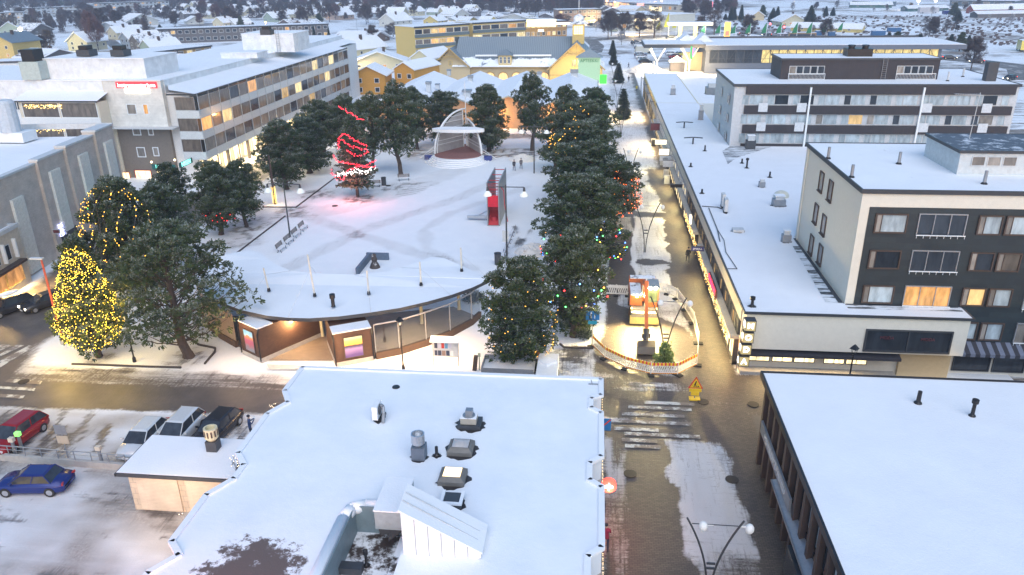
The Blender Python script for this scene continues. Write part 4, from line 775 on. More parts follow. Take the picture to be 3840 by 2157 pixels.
P = [(FGX1+.06, y, FZ-.05-.12*abs(math.sin(i*2.1))) for i, y in enumerate(np.linspace(18, 43, 260))]; string_lights(P, (1., .72, .4), 5, 'thin row of warm lights edging the right eave of the foreground roof', .022)
for i, (px, py) in enumerate(((1040, 1515), (900, 1706), (715, 1930))):
    g = G(px, py, 5.4); P = [(g.x-.1+random.uniform(-.5, .4), g.y+random.uniform(-.6, .6), 5.4-random.uniform(0, 1.6)) for _ in range(34)]; P.sort(key=lambda p: p[1]); string_lights(P, (1., .8, .55), 5, ('short net of warm lights at the top left notch of the foreground roof', 'short net of warm lights at the roof notch next to the garage roof', 'short net of warm lights at the roof notch below the garage doors')[i], .028)
light('POINT', 'red_glow', (-19.8, 21.0, 5.2), 420, (1, .30, .22), 1.0); light('POINT', 'red_glow', (-16.5, 18.5, 7.5), 420, (1, .35, .3), 1.0)
# --- garage ---
gr = thing('garage', 'small double garage with cream roller doors and a snowy flat roof', 'building', (-24.5, 36.8, 0))
CT = brick('cream_tiles', (.6, .5, .38), (.64, .54, .41), (.35, .3, .25), 1, .4, .4, .5); a = MB(); a.box(-27.2, -19.5, 35.35, 38.6, 0, 2.85); a.build('wall', CT, gr)
a = MB(); a.box(-27.45, -19.4, 34.8, 38.75, 2.95, 3.1); a.build('roof', SNOW, gr); a = MB(); a.box(-27.5, -19.4, 34.7, 34.8, 2.86, 3.08); a.box(-27.55, -27.45, 34.7, 38.8, 2.86, 3.05); a.build('gutter', DGREY, gr); a = MB(); a.box(-27.4, -19.5, 34.85, 38.7, 2.84, 2.95); a.build('eave', CREAM, gr)
DOORM = brick('roller_door', (.68, .58, .45), (.7, .6, .47), (.55, .46, .36), 1, 6, .1, .5)
for xa, xb in ((-26.7, -24.1), (-23.6, -21.0)): a = MB(); a.box(xa, xb, 35.27, 35.33, .12, 2.45); a.build('roller_door', DOORM, gr)
light('AREA', 'garage_glow', (-23.5, 32.2, 3.4), 26, (1, .72, .42), 2.5, (-23.5, 35.3, 1.2))
t = thing('chimney_vent', 'round cream chimney cowl on a dark base, on the garage roof', 'chimney', G(803, 1685, 3.1)); g = t.location; a = MB(); a.box(g.x-.33, g.x+.33, g.y-.33, g.y+.33, 3.1, 3.8); a.build('base', DGREY, t)
a = MB(); a.lathe((g.x, g.y, 3.8), [(.25, 0), (.42, .2), (.42, .85), (.3, .86), (.3, .6), (0, .6)], 16); cw_ = a.build('cowl', CREAM, t); a = MB()
for i in range(12): a.cbox(g.x+.425*math.cos(i*.5236), g.y+.425*math.sin(i*.5236), 4.35, .02, .09, .4, i*.5236)
a.build('slot', BRN, cw_)
# ---------------- left side buildings ----------------
ZA = 13.5; EX = -60.3
apt = thing('apartment_block', 'long white apartment block with glazed balconies over bright shops, on the left of the park', 'building', (-68, 150, 0))
WPLAS = plain('white_plaster', (.7, .7, .7), .8, 0, .04); WSHT = brick('white_sheet_wall', (.72, .74, .77), (.75, .77, .8), (.6, .62, .66), 1, 1.4, 6, .6); GPL = plain('grey_brown_plaster', (.2, .17, .145), .85, 0, .08)
a = MB(); a.box(-84, -66.2, 114.6, 203, 13.3, 15.25); a.build('upper_wall', WSHT, apt); a = MB(); a.box(-84.1, -66.1, 114.5, 203.1, 15.25, 15.33); a.build('roof', SNOW, apt)
a = MB(); a.quad((EX-.1, 112.6, ZA), (EX-.1, 188, ZA), (-66.2, 188, ZA+.85), (-66.2, 115.5, ZA+.85), (-64.5, 112.6, ZA+.6)); a.quad((EX-2, 188, ZA+.28), (EX-2, 203, ZA+.28), (-66.2, 203, ZA+.85), (-66.2, 188, ZA+.85)); a.build('balcony_roof', SNOW, apt)
a = MB(); a.box(EX-.16, EX, 112.5, 188, ZA-.22, ZA+.03); a.box(-65, EX-.16, 112.5, 112.62, ZA-.22, ZA+.03); a.build('eave', DGREY, apt)
a = MB(); a.box(-84, -62.6, 114.8, 203, 0, 13.3); a.build('wall', WPLAS, apt)
FL = [3.75, 6.95, 10.15]
for fz in FL:
    a = MB(); a.box(EX-.14, EX-.02, 112.7, 188, fz-.35, fz+.85); a.box(-64, EX-.14, 112.7, 112.82, fz-.35, fz+.85); a.build('balcony_front', LGL, apt)
    a = MB(); a.box(-62.6, EX-.14, 112.82, 188, fz-.33, fz-.12); a.build('balcony_slab', CONC, apt)
kinds = 'mmcdmdmcdmldommmyymdd'
r2 = random.Random(3)
for j, fz in enumerate(FL):
    for i in range(21):
        y = 112.9+i*3.58; k = (('m', 'c', 'm', 'd', 'm', 'o', 'm', 'm', 'm', 'c', 'd', 'm', 'm', 'm', 'y', 'd', 'm', 'y', 'd', 'm', 'd'), ('o', 'm', 'y', 'm', 'm', 'd', 'm', 'c', 'd', 'l', 'm', 'y', 'd', 'm', 'd', 'm', 'y', 'm', 'd', 'c', 'd'), ('c', 'm', 'd', 'm', 'd', 'm', 'm', 'c', 'm', 'm', 'd', 'm', 'm', 'l', 'm', 'd', 'm', 'm', 'd', 'm', 'd'))[2-j][i]
        win(apt, (EX-.06, y+1.75, fz+.86), 3.46, 2.02, k, PI/2, AL, .06, name='balcony_glazing')
    win(apt, (-62.4, 112.76, fz+.86), 3.2, 2.02, 'm', 0, AL, .06, name='balcony_glazing')
a = MB()
for i in range(22): y = 112.8+i*3.58; a.tube((EX+.05, y, 3.4 if i % 3 else 0), (EX+.05, y, ZA), .045, None, 5)
apt_p = a.build('posts', LGREY, apt)
for i in range(20):
    y = 113.2+i*3.9; win(apt, (-61.9, y+1.6, .25), 3.0, 2.75, 's' if i < 14 else 'm', PI/2, DGREY, .07, bars=1, name='shop_window')
    m_ = MB(); m_.box(EX-.75, EX-.35, y-.3, y+.15, 0, 3.4); m_.build('column', GPL, apt)
for i, y in enumerate((116, 124, 132, 140, 150, 160)): light('AREA', 'shopfront_light', (EX-.9, y, 2.9), 330, (1, .76, .38), 6, (EX+4, y, 0), sy=1, spread=2.8)
# corner tower
tw = thing('corner_tower', 'white plastered corner tower carrying a red glowing optician sign above the shops', 'building', (-71.5, 112, 0))
TX, TYf = -66.3, 113.8; xl = onY(408, 420, TYf).x; TP = brick('striped_plaster', (.72, .7, .66), (.76, .74, .7), (.5, .48, .45), 1, 30, .22, .85)
a = MB(); a.box(xl, TX, TYf, 122, 8.2, 15.3); a.build('wall', TP, tw); a = MB(); a.box(xl+.4, TX-.2, TYf+.35, 122, 0, 8.2); a.build('lower_wall', GPL, tw)
a = MB(); a.box(xl-.1, TX+.1, TYf-.1, 122, 15.3, 15.4); a.build('roof', SNOW, tw); a = MB(); a.box(xl-.1, TX+1.6, TYf-1.5, 118, 8.15, 8.3); a.build('canopy', LGREY, tw)
for (x0, y0, x1, y1, k) in ((476, 390, 512, 430, 'c'), (537, 390, 557, 430, 'o')): winY(tw, x0, y0, x1, y1, TYf, k, fr=WHITE, fw=.12)
for (x0, y0, x1, y1) in ((497, 475, 528, 508), (555, 475, 575, 508), (514, 552, 546, 590), (574, 552, 596, 586)): winY(tw, x0, y0, x1, y1, TYf+.34, 'c', fr=WHITE, fw=.14)
for (x0, y0, x1, y1) in ((508, 638, 570, 680), (590, 640, 640, 685)): winY(tw, x0, y0, x1, y1, TYf+.3, 's', fr=RED if x0 < 560 else DGREY, fw=.1)
c = onY(511, 320, TYf-.12); SR = emit('sign_red_glow', (1., .05, .07), 1.6, (.5, .02, .03)); t = thing('illuminated_sign', 'red glowing wall sign with white letters reading Instrumentarium', 'sign', c); a = MB(); a.box(c.x-3.35, c.x+3.35, c.y, c.y+.06, c.z-.42, c.z+.5); a.build('glow_panel', SR, t); text(t, 'instrumentarium', (c.x, c.y-.03, c.z), .92, 0, emit('letter_pink', (1, .6, .6), 7))  # red plate and pink tint stand for the glow round the letters
c = onY(514, 340, TYf-.12); a = MB(); a.box(c.x-2.0, c.x+2.0, c.y, c.y+.1, c.z-.42, c.z+.42); a.build('light_box', emit('box_white2', (1, .93, .72), 6), None, 'white glowing light box right under the red optician sign', 'sign')
TEAL = emit('letter_teal', (.25, 1., .85), 3.0)
for px, py, rz, lab, yy in ((614, 627, 0, 'teal glowing NISSEN letters on the grey plaster face of the tower', TYf+.2), (698, 611, PI/2, 'second NISSEN sign in teal round the corner toward the balconies', None)):
    c = onY(px, py, yy) if yy else onX(px, py, EX-1.6); t = thing('illuminated_sign', lab, 'sign', c); a = MB(); L = 2.0; (a.box(c.x-L, c.x+L, c.y, c.y+.08, c.z-.4, c.z+.4) if yy else a.box(c.x-.08, c.x, c.y-L, c.y+L, c.z-.4, c.z+.4)); a.build('backing', plain('sign_teal', (.02, .12, .11), .5), t); text(t, 'NISSEN', (c.x, c.y-.02, c.z) if yy else (c.x+.02, c.y, c.z), .85, rz, TEAL, bold=.03)
for px, py in ((568, 608), (655, 600), (432, 640)): g = onY(px, py, TYf-.4); light('POINT', 'wall_lamp', g, 110, WARM, .15); a = MB(); a.ball(g, .16); a.build('wall_lamp', emit('lamp_bulb', (1, .8, .45), 12), tw if px < 560 else tw)
# west wing facing the camera
ww = thing('west_wing', 'white wing at the far left with glazed balconies hung with warm icicle lights', 'building', (-90, 118, 0))
xr = onY(412, 400, 114.5).x; a = MB(); a.box(-120, xr, 114.5, 135, 0, 15.2); a.build('wall', WSHT, ww); a = MB(); a.box(-120, xr+.1, 114.4, 135, 15.2, 15.3); a.build('roof', SNOW, ww)
BX0, BX1, BY = onY(75, 430, 111).x, onY(372, 430, 111).x, 111.0; CR = plain('cream_plaster', (.62, .57, .47), .85, 0, .04)
zt_ = onY(220, 380, BY).z; fh = zt_-onY(220, 439, BY).z; sph = .9
a = MB(); a.quad((BX0-.5, BY-.3, zt_+.1), (BX1+.3, BY-.3, zt_+.1), (BX1+.3, 114.5, zt_+1.1), (BX0-.5, 114.5, zt_+1.1)); a.build('balcony_roof', SNOW, ww); a = MB(); a.box(BX0-.5, BX1+.3, BY-.35, BY-.25, zt_-.12, zt_+.08); a.build('eave', DGREY, ww)
a = MB(); a.box(BX0, BX1, BY+.2, 114.5, 0, zt_-.2); a.build('bay_wall', CR, ww)
for k in range(3):
    zb = zt_-.15-fh-k*(fh+1.35); m_ = MB(); m_.box(BX0, BX1, BY, BY+.2, zb-1.35, zb); m_.build('balcony_front', WPLAS, ww)
    for q in range(2):
        xm = BX0+(BX1-BX0)*(.27+.48*q); wd = (BX1-BX0)*.46; win(ww, (xm, BY+.18, zb), wd, fh-.05, 'm', 0, WHITE, .09, name='balcony_glazing')
for k, (x0, x1, y0) in enumerate(((90, 232, 393), (120, 250, 478))):
    P = []
    for i in range(130 if k == 0 else 90): q = onY(random.uniform(x0, x1), y0+abs(random.gauss(0, 7)), BY-.02); P.append(tuple(q))
    P.sort(key=lambda p: p[0]); string_lights(P, (1., .68, .25), 7, ('warm icicle lights behind the top left balcony of the white west wing', 'warm icicle lights one floor below the top balcony of the west wing')[k], .06)
for (x0, y0, x1, y1) in ((0, 378, 38, 416), (50, 380, 78, 414), (400, 475, 425, 512), (420, 555, 445, 597)): winY(ww if x0 < 200 else tw, x0, y0, x1, y1, 114.4 if x0 < 200 else 113.8, 'd', fr=WHITE, fw=.12, bars=1 if x0 < 200 else 0)
for (x0, y0, x1, y1) in ((55, 478, 88, 515), (0, 475, 18, 515)): winY(ww, x0, y0, x1, y1, 114.4, 'd', fr=WHITE, fw=.12, bars=1)
a = MB(); q = onY(432, 700, 113); a.box(xr-.1, xl+.5, 113.9, 116, 0, 15.2); a.build('link_wall', CR, ww)
for (x0, y0, x1, y1) in ((432, 650, 452, 700), (462, 645, 490, 690)): winY(ww, x0, y0, x1, y1, 113.85, 's', fr=RED, fw=.1)
# rooftop volumes
def vol(label, px0, px1, pyt, pyb, zb, depth, mat=WSHT, name='rooftop_volume', cat='roof structure'):
    A = G(px0, pyb, zb); B = G(px1, pyb, zb); Y = (A.y+B.y)/2; zt = onY((px0+px1)/2, pyt, Y).z; t = thing(name, label, cat, ((A.x+B.x)/2, Y, zb)); a = MB(); a.box(A.x, B.x, Y, Y+depth, zb, zt); a.build('wall', mat, t); a = MB(); a.box(A.x-.1, B.x+.1, Y-.1, Y+depth+.1, zt, zt+.12); a.build('roof', SNOW, t); return t, A, B, Y, zt
vol('tall white windowless block on the roof behind the optician sign', 172, 552, 222, 296, 15.3, 10)
tt_, A, B, Y, zt = vol('white lift tower with a ladder on the roof of the balcony block', 915, 1105, 128, 196, 15.3, 9)
a = MB(); x = (A.x*.3+B.x*.7)
for dx in (-.3, .3): a.tube((x+dx, Y-.2, 15.4), (x+dx, Y-.2, zt+.6), .04, None, 4)
for i in range(14): a.tube((x-.3, Y-.2, 15.7+i*.45), (x+.3, Y-.2, 15.7+i*.45), .03, None, 4)
a.build('ladder', GREY, tt_)
vol('low white parapet block left of the lift tower', 830, 965, 200, 219, 15.3, 5)
for px, py, zb, w_, h_, lab in ((312, 212, 18.5, 2.2, 1.6, 'left dark ventilation box on the tall white block'), (440, 212, 18.5, 2.2, 1.6, 'right dark ventilation box on the tall white block'), (995, 132, 19.5, 2, 1.6, 'dark ventilation box on the lift tower'), (1130, 165, 15.4, 2.2, 1.1, 'low black vent on the far roof of the balcony block'), (120, 300, 15.4, 3.2, 4.5, 'pale green cooling cabinet at the left of the tall white block'), (500, 186, 15.4, .1, .1, '')):
    if not lab: continue
    g = G(px, py, zb); t = thing('ventilation_unit', lab, 'ventilation', g); a = MB(); a.box(g.x-w_/2, g.x+w_/2, g.y, g.y+w_, zb, zb+h_*.6); a.build('housing', DGREY if 'green' not in lab else plain('pale_green', (.42, .48, .46), .6), t); a = MB(); a.box(g.x-w_*.32, g.x+w_*.32, g.y+.2, g.y+w_*.8, zb+h_*.6, zb+h_); a.build('cap', BLACK, t)
# brick building with ribbed metal strips, turned slightly off the street grid
bw = thing('blind_brick_building', 'windowless grey brick building with four tall ribbed metal strips facing the street', 'building', (0, 0, 0))
RIB = plain('ribbed_sheet', (.66, .68, .66), .5, .1); HB = 11.3; L_ = 29.5
def bx(m, u0, u1, v0, v1, z0, z1): m.box(v0, v1, u0, u1, z0, z1)   # local: u along the facade (+Y), facade at x=0 facing +X
SEG = [(-14, 7, 0, 11.0), (7, 12.5, .35, 11.35), (12.5, 19.2, .7, 11.7), (19.2, 23.9, 1.05, 12.2)]
a = MB()
for u0, u1, v, h in SEG: bx(a, u0, u1, -26, -.1, 3.2 if u0 > 19 else 0, 10.8); bx(a, u0, u1, -.55, v, 3.2 if u0 > 19 else 0, h)
a.build('wall', GBR, bw); a = MB()
bx(a, -13.8, 23.8, -25.8, -.2, 10.75, 10.85)
a.build('roof', SNOW, bw); a = MB()
for u0, u1, v, h in SEG: bx(a, u0, u1, -.6, v+.12, h, h+.22); 
bx(a, 23.9, 24.1, -26, 1.15, 11.8, 12.5); a.build('parapet', LGREY, bw)
for u, zb, zt, v in ((2.2, .3, 8.6, 0.0), (9.6, 2.6, 9.8, .35), (15.7, 3.4, 10.3, .7), (21.7, 4.2, 10.6, 1.05)):
    m_ = MB()
    for k in range(9): bx(m_, u-1.0+k*.24, u-.88+k*.24, v+.02, v+.28, zb, zt)
    bx(m_, u-1.05, u+1.15, v, v+.1, zb, zt); m_.build('ribbed_strip', RIB, bw)
a = MB(); bx(a, 14, 23.9, 1.0, 1.5, 2.6, 3.0); a.build('fascia', DGREY, bw); a = MB(); bx(a, 20, 21.2, -1.2, 0, 0, 3.2); bx(a, 12.5, 23.9, -8, -7.8, 0, 3.2); a.build('arcade_column', plain('ochre_plaster', (.6, .46, .24), .8), bw)
a = MB(); bx(a, 8.0, 11.5, .3, .42, 0, 2.6); a.build('doorway', DGREY, bw)
bw.location = (-60.5, 70.3, 0); bw.rotation_euler = (0, 0, math.radians(7.6))
def bwp(u, v, z): return bw.matrix_basis @ Vector((v, u, z)) if False else Vector((-60.5, 70.3, 0))+Matrix.Rotation(math.radians(7.6), 3, 'Z')@Vector((v, u, z))
light('AREA', 'arcade_light', bwp(20, -1.5, 2.9), 160, WARM, 5, bwp(20, 2, 0), sy=2)
def hang_sign(label, u, v, z, fn, name='illuminated_sign'):
    t = thing(name, label, 'sign', (0, 0, 0)); fn(t); t.location = bwp(u, v, z); t.rotation_euler = (0, 0, math.radians(7.6)); return t
GRN = emit('sign_green', (.12, 1., .12), 7)
def f_(t): a = MB(); a.cbox(0, 0, 0, .3, 1.0, .34); a.cbox(0, 0, 0, .302, .34, 1.0); a.build('cross', BLACK, t); a = MB(); a.cbox(.02, -.02, 0, .3, .62, .2); a.cbox(.02, -.02, 0, .32, .2, .62); a.build('lamp', GRN, t); a = MB(); a.cbox(-.05, .8, 0, .06, .8, .06); a.build('bracket', BLACK, t)
hang_sign('green glowing pharmacy cross on the ribbed brick building', 13.4, 1.2, 4.2, f_); light('POINT', 'green_cross_glow', bwp(13.4, 1.3, 4.2), 16, (.15, 1, .15), .3)
def f_(t): a = MB(); a.cbox(0, 0, 0, .25, 6.0, .9); a.build('backing', plain('sign_blue', (0, 0, 0)), t); text(t, 'OPTI', (.14, 0, 0), .95, PI/2, emit('letter_ice', (.35, .75, 1.), 4), bold=.02)
hang_sign('blue and white glowing optician letters over the arcade of the brick building', 21.2, 1.9, 3.6, f_)
def f_(t): a = MB(); a.cbox(0, 0, 0, .8, .12, .5); a.build('panel', LGREY, t); a = MB(); a.cbox(0, -.07, 0, .66, .02, .36); a.build('face', plain('sign_maroon', (0, 0, 0)), t)
hang_sign('small grey box sign left of the blue glittering square on the brick wall', 6.6, .8, 3.4, f_)
P = []
for i in range(15):
    for j in range(11): P.append(tuple(bwp(7.6+j*.13, .55, 2.4+i*.1)+Vector((random.gauss(0, .03), 0, random.gauss(0, .03)))))
string_lights(P, [bulb((.25, .3, 1), 9), bulb((.9, .92, 1), 9)], 0, 'glittering blue and white square of lights on the brick wall above the doorway', .045)
# low building at the far left with a lit restaurant window
lb = thing('restaurant_building', 'low plastered building at the left edge with a bright orange restaurant window', 'building', (0, 0, 0)); RB = plain('sand_plaster', (.5, .44, .36), .85)
a = MB(); bx(a, -20, -.1, -14, .9, 0, 6.2); a.build('wall', RB, lb); a = MB(); bx(a, -20, -.25, -14, .7, 6.2, 6.3); a.build('roof', SNOW, lb); a = MB(); bx(a, -20, 0, .7, 1.0, 6.1, 6.5); bx(a, -.35, 0, -14, .7, 6.1, 6.5); a.build('parapet', LGREY, lb)
for u in (-5.6, -3.6, -1.6): m_ = MB(); bx(m_, u-.1, u+.1, .9, 1.25, 3.3, 5.3); m_.build('fin', WHITE, lb)
for u in (-4.6, -2.7, -7): win(lb, (.92, u, 3.4), .8, 1.6, 'd', PI/2, LGREY, .06)
for u in (-5.6, -2.6, -8.7): win(lb, (.92, u, .7), 2.9, 1.9, 'o', PI/2, YEL, .08, name='shop_window')
a = MB(); bx(a, -14, -1, .9, 1.6, 2.7, 2.95); a.build('awning', BRN, lb); lb.location = (-60.5, 70.3, 0); lb.rotation_euler = (0, 0, math.radians(7.6))
light('AREA', 'restaurant_light', bwp(-4.5, 1.3, 2.4), 620, (1, .62, .22), 5, bwp(-4.5, 6, 0), sy=1.2, spread=2.8)
t = thing('chimney_cowl', 'tall pale grey chimney cowl on a white plinth on the brick building roof', 'chimney', G(44, 520, 11.4)); g = t.location; a = MB(); a.box(g.x-2, g.x+2, g.y-.6, g.y+2, 11, 12.2); a.build('plinth', WHITE, t); a = MB(); a.lathe((g.x-.1, g.y+.4, 12.2), [(1.2, 0), (1.15, 3.6), (.9, 3.9), (0, 3.9)], 14); a.build('cowl', plain('pale_blue_grey', (.45, .5, .56), .6), t)
# --- low snowy market hall behind the bandstand ---
mk = thing('market_hall', 'low hall with four shallow snow covered gables behind the park pines', 'building', (-23, 175, 0))
MX0, MX1, MY0, MY1 = -47.5, .1, 158, 199.5; a = MB(); a.box(MX0, MX1, MY0, MY1, 0, 4.3); n_ = 4; wv = (MX1-MX0)/n_
for i in range(n_): x = MX0+i*wv; a.quad((x, MY0, 4.3), (x+wv, MY0, 4.3), (x+wv/2, MY0, 6.4))
a.build('wall', plain('hall_wall', (.42, .25, .14), .8), mk)
a = MB()
for i in range(n_):
    x = MX0+i*wv; a.quad((x-.05, MY0-.5, 4.45), (x+wv/2, MY0-.5, 6.75), (x+wv/2, MY1, 6.75), (x-.05, MY1, 4.45)); a.quad((x+wv/2, MY0-.5, 6.75), (x+wv+.05, MY0-.5, 4.45), (x+wv+.05, MY1, 4.45), (x+wv/2, MY1, 6.75))
    a.quad((x-.05, MY1, 4.45), (x+wv/2, MY1, 6.75), (x+wv+.05, MY1, 4.45))
a.build('roof', SNOW, mk); a = MB()
for i in range(n_): x = MX0+i*wv; a.quad((x, MY0-.55, 4.2), (x+wv/2, MY0-.55, 6.5), (x+wv/2, MY0-.55, 6.8), (x, MY0-.55, 4.5)); a.quad((x+wv/2, MY0-.55, 6.5), (x+wv, MY0-.55, 4.2), (x+wv, MY0-.55, 4.5), (x+wv/2, MY0-.55, 6.8))
a.build('gable_trim', plain('grey_green', (.3, .35, .35), .7), mk); a = MB(); a.box(MX1+.02, MX1+.3, MY0, MY1, 2.6, 4.5); a.build('side_fascia', plain('pale_green', (0, 0, 0)), mk)
a = MB(); a.box(MX1+.32, MX1+.6, MY0+3, MY0+13, 2.7, 3.5); a.build('green_fascia', emit('green_fascia', (.25, .8, .12), .7), mk)
for i in range(8): win(mk, (MX1+.05, MY0+3+i*5, .3), 3.4, 2.1, 'y', PI/2, DGREY, .07, name='shop_window')
light('AREA', 'hall_light', (1.2, 172, 2.4), 300, WARM, 14, (5, 172, 0), sy=1, spread=2.6); light('POINT', 'orange_wall_light', (-40, 156.5, 3), 250, (1, .55, .15), .3); light('POINT', 'orange_wall_light', (-20, 156.5, 3), 250, (1, .55, .15), .3); light('POINT', 'orange_wall_light', (-8, 156.5, 3), 200, (1, .55, .15), .3)
for px, py, lab, w_, h_ in ((1608, 340, 'white vent box near the left end of the market hall roof', 1, 2), (1765, 320, 'tall grey vent box on the middle gables of the market hall', 1, 2.3), (1752, 365, 'wide white vent box behind the flagpole', 1.6, 1.6), (2023, 300, 'grey dome vent on the third gable of the market hall', 1, 1.9), (2153, 300, 'white cylinder vent on the right gable of the market hall', 1.6, 2.4), (1641, 327, 'small dark topped vent on the market hall roof', .9, .8), (1845, 330, 'tiny dark vent on the second gable', .9, .8), (1684, 278, 'little grey vent on the back edge of the left gable', .9, 1.2)):
    g = G(px, py, 5.6); t = thing('roof_vent', lab, 'vent', g); a = MB(); a.box(g.x-w_/2, g.x+w_/2, g.y-w_/2, g.y+w_/2, 5.2, 5.6+h_*.7); a.build('housing', LGREY, t); a = MB(); a.box(g.x-w_*.6, g.x+w_*.6, g.y-w_*.6, g.y+w_*.6, 5.6+h_*.72, 5.6+h_); a.build('cap', GREY, t)
# --- yellow timber hall with grey sheet roof ---
yh = thing('timber_hall', 'long yellow timber hall with blue grey sheet roof, two gables and a small lit turret', 'building', (-22, 238, 0))
YF = 234.0; ax = onY(2162, 160, YF-1.5); gx0 = onY(2052, 262, YF-1.5).x; gx1 = onY(2268, 262, YF-1.5).x; gz = onY(2160, 262, YF-1.5).z; bx_ = onY(1686, 182, YF); hx0 = onY(1622, 248, YF).x; hx1 = onY(1762, 250, YF).x
RZ = bx_.z+2.6; EZ = onY(1900, 250, YF).z
a = MB(); a.box(hx0+.8, hx1, YF, YF+16, 0, EZ); a.quad((hx0+.8, YF, EZ), (hx1-.4, YF, EZ), (bx_.x, YF, bx_.z-.3)); a.box(hx1, gx0+1, YF+1.5, YF+16, 0, EZ-.1); a.build('wall', TAN, yh)
a = MB(); a.box(gx0+.7, gx1-.7, YF-1.5, YF+16, 0, gz+.1); a.quad((gx0+.7, YF-1.5, gz+.1), (gx1-.7, YF-1.5, gz+.1), (ax.x, YF-1.5, ax.z-.3)); a.build('gable_wall', YEL, yh)
def groof(m, xa, xm, xb, ya, yb, ze, zr, t_=.18):
    m.quad((xa, ya, ze), (xm, ya, zr), (xm, yb, zr), (xa, yb, ze)); m.quad((xm, ya, zr), (xb, ya, ze), (xb, yb, ze), (xm, yb, zr)); m.quad((xa, ya, ze-t_), (xm, ya, zr-t_), (xm, ya, zr), (xa, ya, ze)); m.quad((xm, ya, zr-t_), (xb, ya, ze-t_), (xb, ya, ze), (xm, ya, zr))
m, tt, b = nodes('seamed_roof_sheet'); p = pos(tt); wv_ = N(tt, 'TexWave'); wv_.inputs['Scale'].default_value = .55; wv_.bands_direction = 'X'; tt.links.new(p, wv_.inputs[0]); nn = noise(tt, .25, 7, .7, pos(tt, (1, .6, 2)))
zz = N(tt, 'SeparateXYZ'); tt.links.new(p, zz.inputs[0]); md = N(tt, 'MapRange'); tt.links.new(zz.outputs[2], md.inputs[0]); md.inputs[1].default_value = EZ+1.6; md.inputs[2].default_value = EZ+3.4; md.inputs[3].default_value = .12; md.inputs[4].default_value = -.3
ad = N(tt, 'Math', operation='ADD'); tt.links.new(nn, ad.inputs[0]); tt.links.new(md.outputs[0], ad.inputs[1]); tt.links.new(mixc(tt, ramp(tt, ad.outputs[0], .5, .53), mixc(tt, ramp(tt, wv_.outputs[0], .8, .97), (.2, .245, .285), (.12, .15, .18)), (.78, .81, .85)), b.inputs['Base Color']); b.inputs['Roughness'].default_value = .55; SEAM = m
a = MB(); yr_ = YF+9; a.quad((hx0+6, YF-.6, EZ), (gx0+2, YF-.6, EZ), (ax.x, yr_, RZ), (bx_.x+1.5, yr_, RZ)); a.quad((bx_.x, yr_, RZ), (ax.x, yr_, RZ), (ax.x, YF+18, EZ), (bx_.x, YF+18, EZ))
groof(a, hx0-.4, bx_.x, hx1+.6, YF-.9, YF+16.5, onY(1622, 250, YF).z-.1, bx_.z); groof(a, gx0, ax.x, gx1, YF-2.4, YF+17, gz, ax.z+.3); a.build('roof', SEAM, yh)
SMID = onY(1900, 208, YF+3).z; a = MB(); a.box(hx1+1.5, gx0+1, YF+1.5, YF+1.7, SMID-.1, SMID+.35); a.build('snow_ledge', SNOW, yh)
# bargeboards and braces
a = MB(); TB = plain('timber_trim', (.42, .29, .12), .7)
for (cx, cz, lx, lz, Y_) in ((ax.x, ax.z, gx0, gz, YF-2.5), (bx_.x, bx_.z, hx0-.4, onY(1622, 250, YF).z-.1, YF-1.0)):
    for sgn in (-1, 1): A = Vector((cx, Y_, cz)); B = Vector((cx+sgn*(cx-lx)*(1 if sgn < 0 else 1), Y_, lz)); a.tube(A, B, .2, None, 4)
    dd = cx-lx; h = cz-lz; m1 = cz-h*.42; a.tube((cx-dd*.42, Y_, m1), (cx+dd*.42, Y_, m1), .12, None, 4); a.tube((cx, Y_, cz-h*.5), (cx, Y_, cz), .12, None, 4); a.tube((cx-dd*.28, Y_, cz-h*.28), (cx+.02, Y_, m1), .1, None, 4); a.tube((cx+dd*.28, Y_, cz-h*.28), (cx, Y_, m1), .1, None, 4)
    a.path([(cx+dd*.5*math.cos(q), Y_, m1-1.0+.9*math.sin(q)) for q in np.linspace(PI, 0, 9)], .1, 4)
a.box(hx1, gx0+.7, YF+1.4, YF+1.5, EZ-.9, EZ-.7); a.box(gx0+.7, gx1-.7, YF-1.6, YF-1.5, gz-1.6, gz-1.4); a.build('timber_trim', TB, yh)
for (x0, y0, x1, y1, Y_) in ((2144, 222, 2162, 250, YF-1.55), (2164, 222, 2182, 250, YF-1.55), (1681, 228, 1698, 248, YF-.05)): winY(yh, x0, y0, x1, y1, Y_, 'c', fr=YEL, fw=.14, bars=2, hbar=.6)
for px in (1786, 1838, 1887, 1937, 1992, 2040):
    c = onY(px, 290, YF+1.4); a = MB(); P = [(c.x+1.35*math.cos(q), c.y, c.z+1.35*math.sin(q)) for q in np.linspace(0, PI, 11)]; a.quad((c.x-1.35, c.y, c.z-1.6), (c.x+1.35, c.y, c.z-1.6), *P); wq = a.build('arched_window', emit('arch_glow', (1., .62, .25), 1.1), yh)
    a = MB(); a.path([(p[0]*1+(p[0]-c.x)*.12, p[1]-.05, p[2]+(p[2]-c.z)*.12) for p in P], .1, 4)
    for dx in (-.45, .45): a.tube((c.x+dx, c.y-.04, c.z-1.6), (c.x+dx, c.y-.04, c.z+1.2), .04, None, 4)
    a.build('window_bars', TB, wq)
dm = onY(1895, 235, YF+1); a = MB(); a.box(dm.x-1.9, dm.x+1.9, dm.y-1, dm.y+3, EZ, EZ+3.2); dw = a.build('dormer', YEL, yh); a = MB(); q = [(dm.x-2.4, dm.y-1.5), (dm.x+2.4, dm.y-1.5), (dm.x+2.4, dm.y+3), (dm.x-2.4, dm.y+3)]; ap = (dm.x, dm.y+.8, EZ+4.9)
for i in range(4): a.quad((*q[i], EZ+3.2), (*q[(i+1) % 4], EZ+3.2), ap)
a.build('dormer_roof', METR, dw)
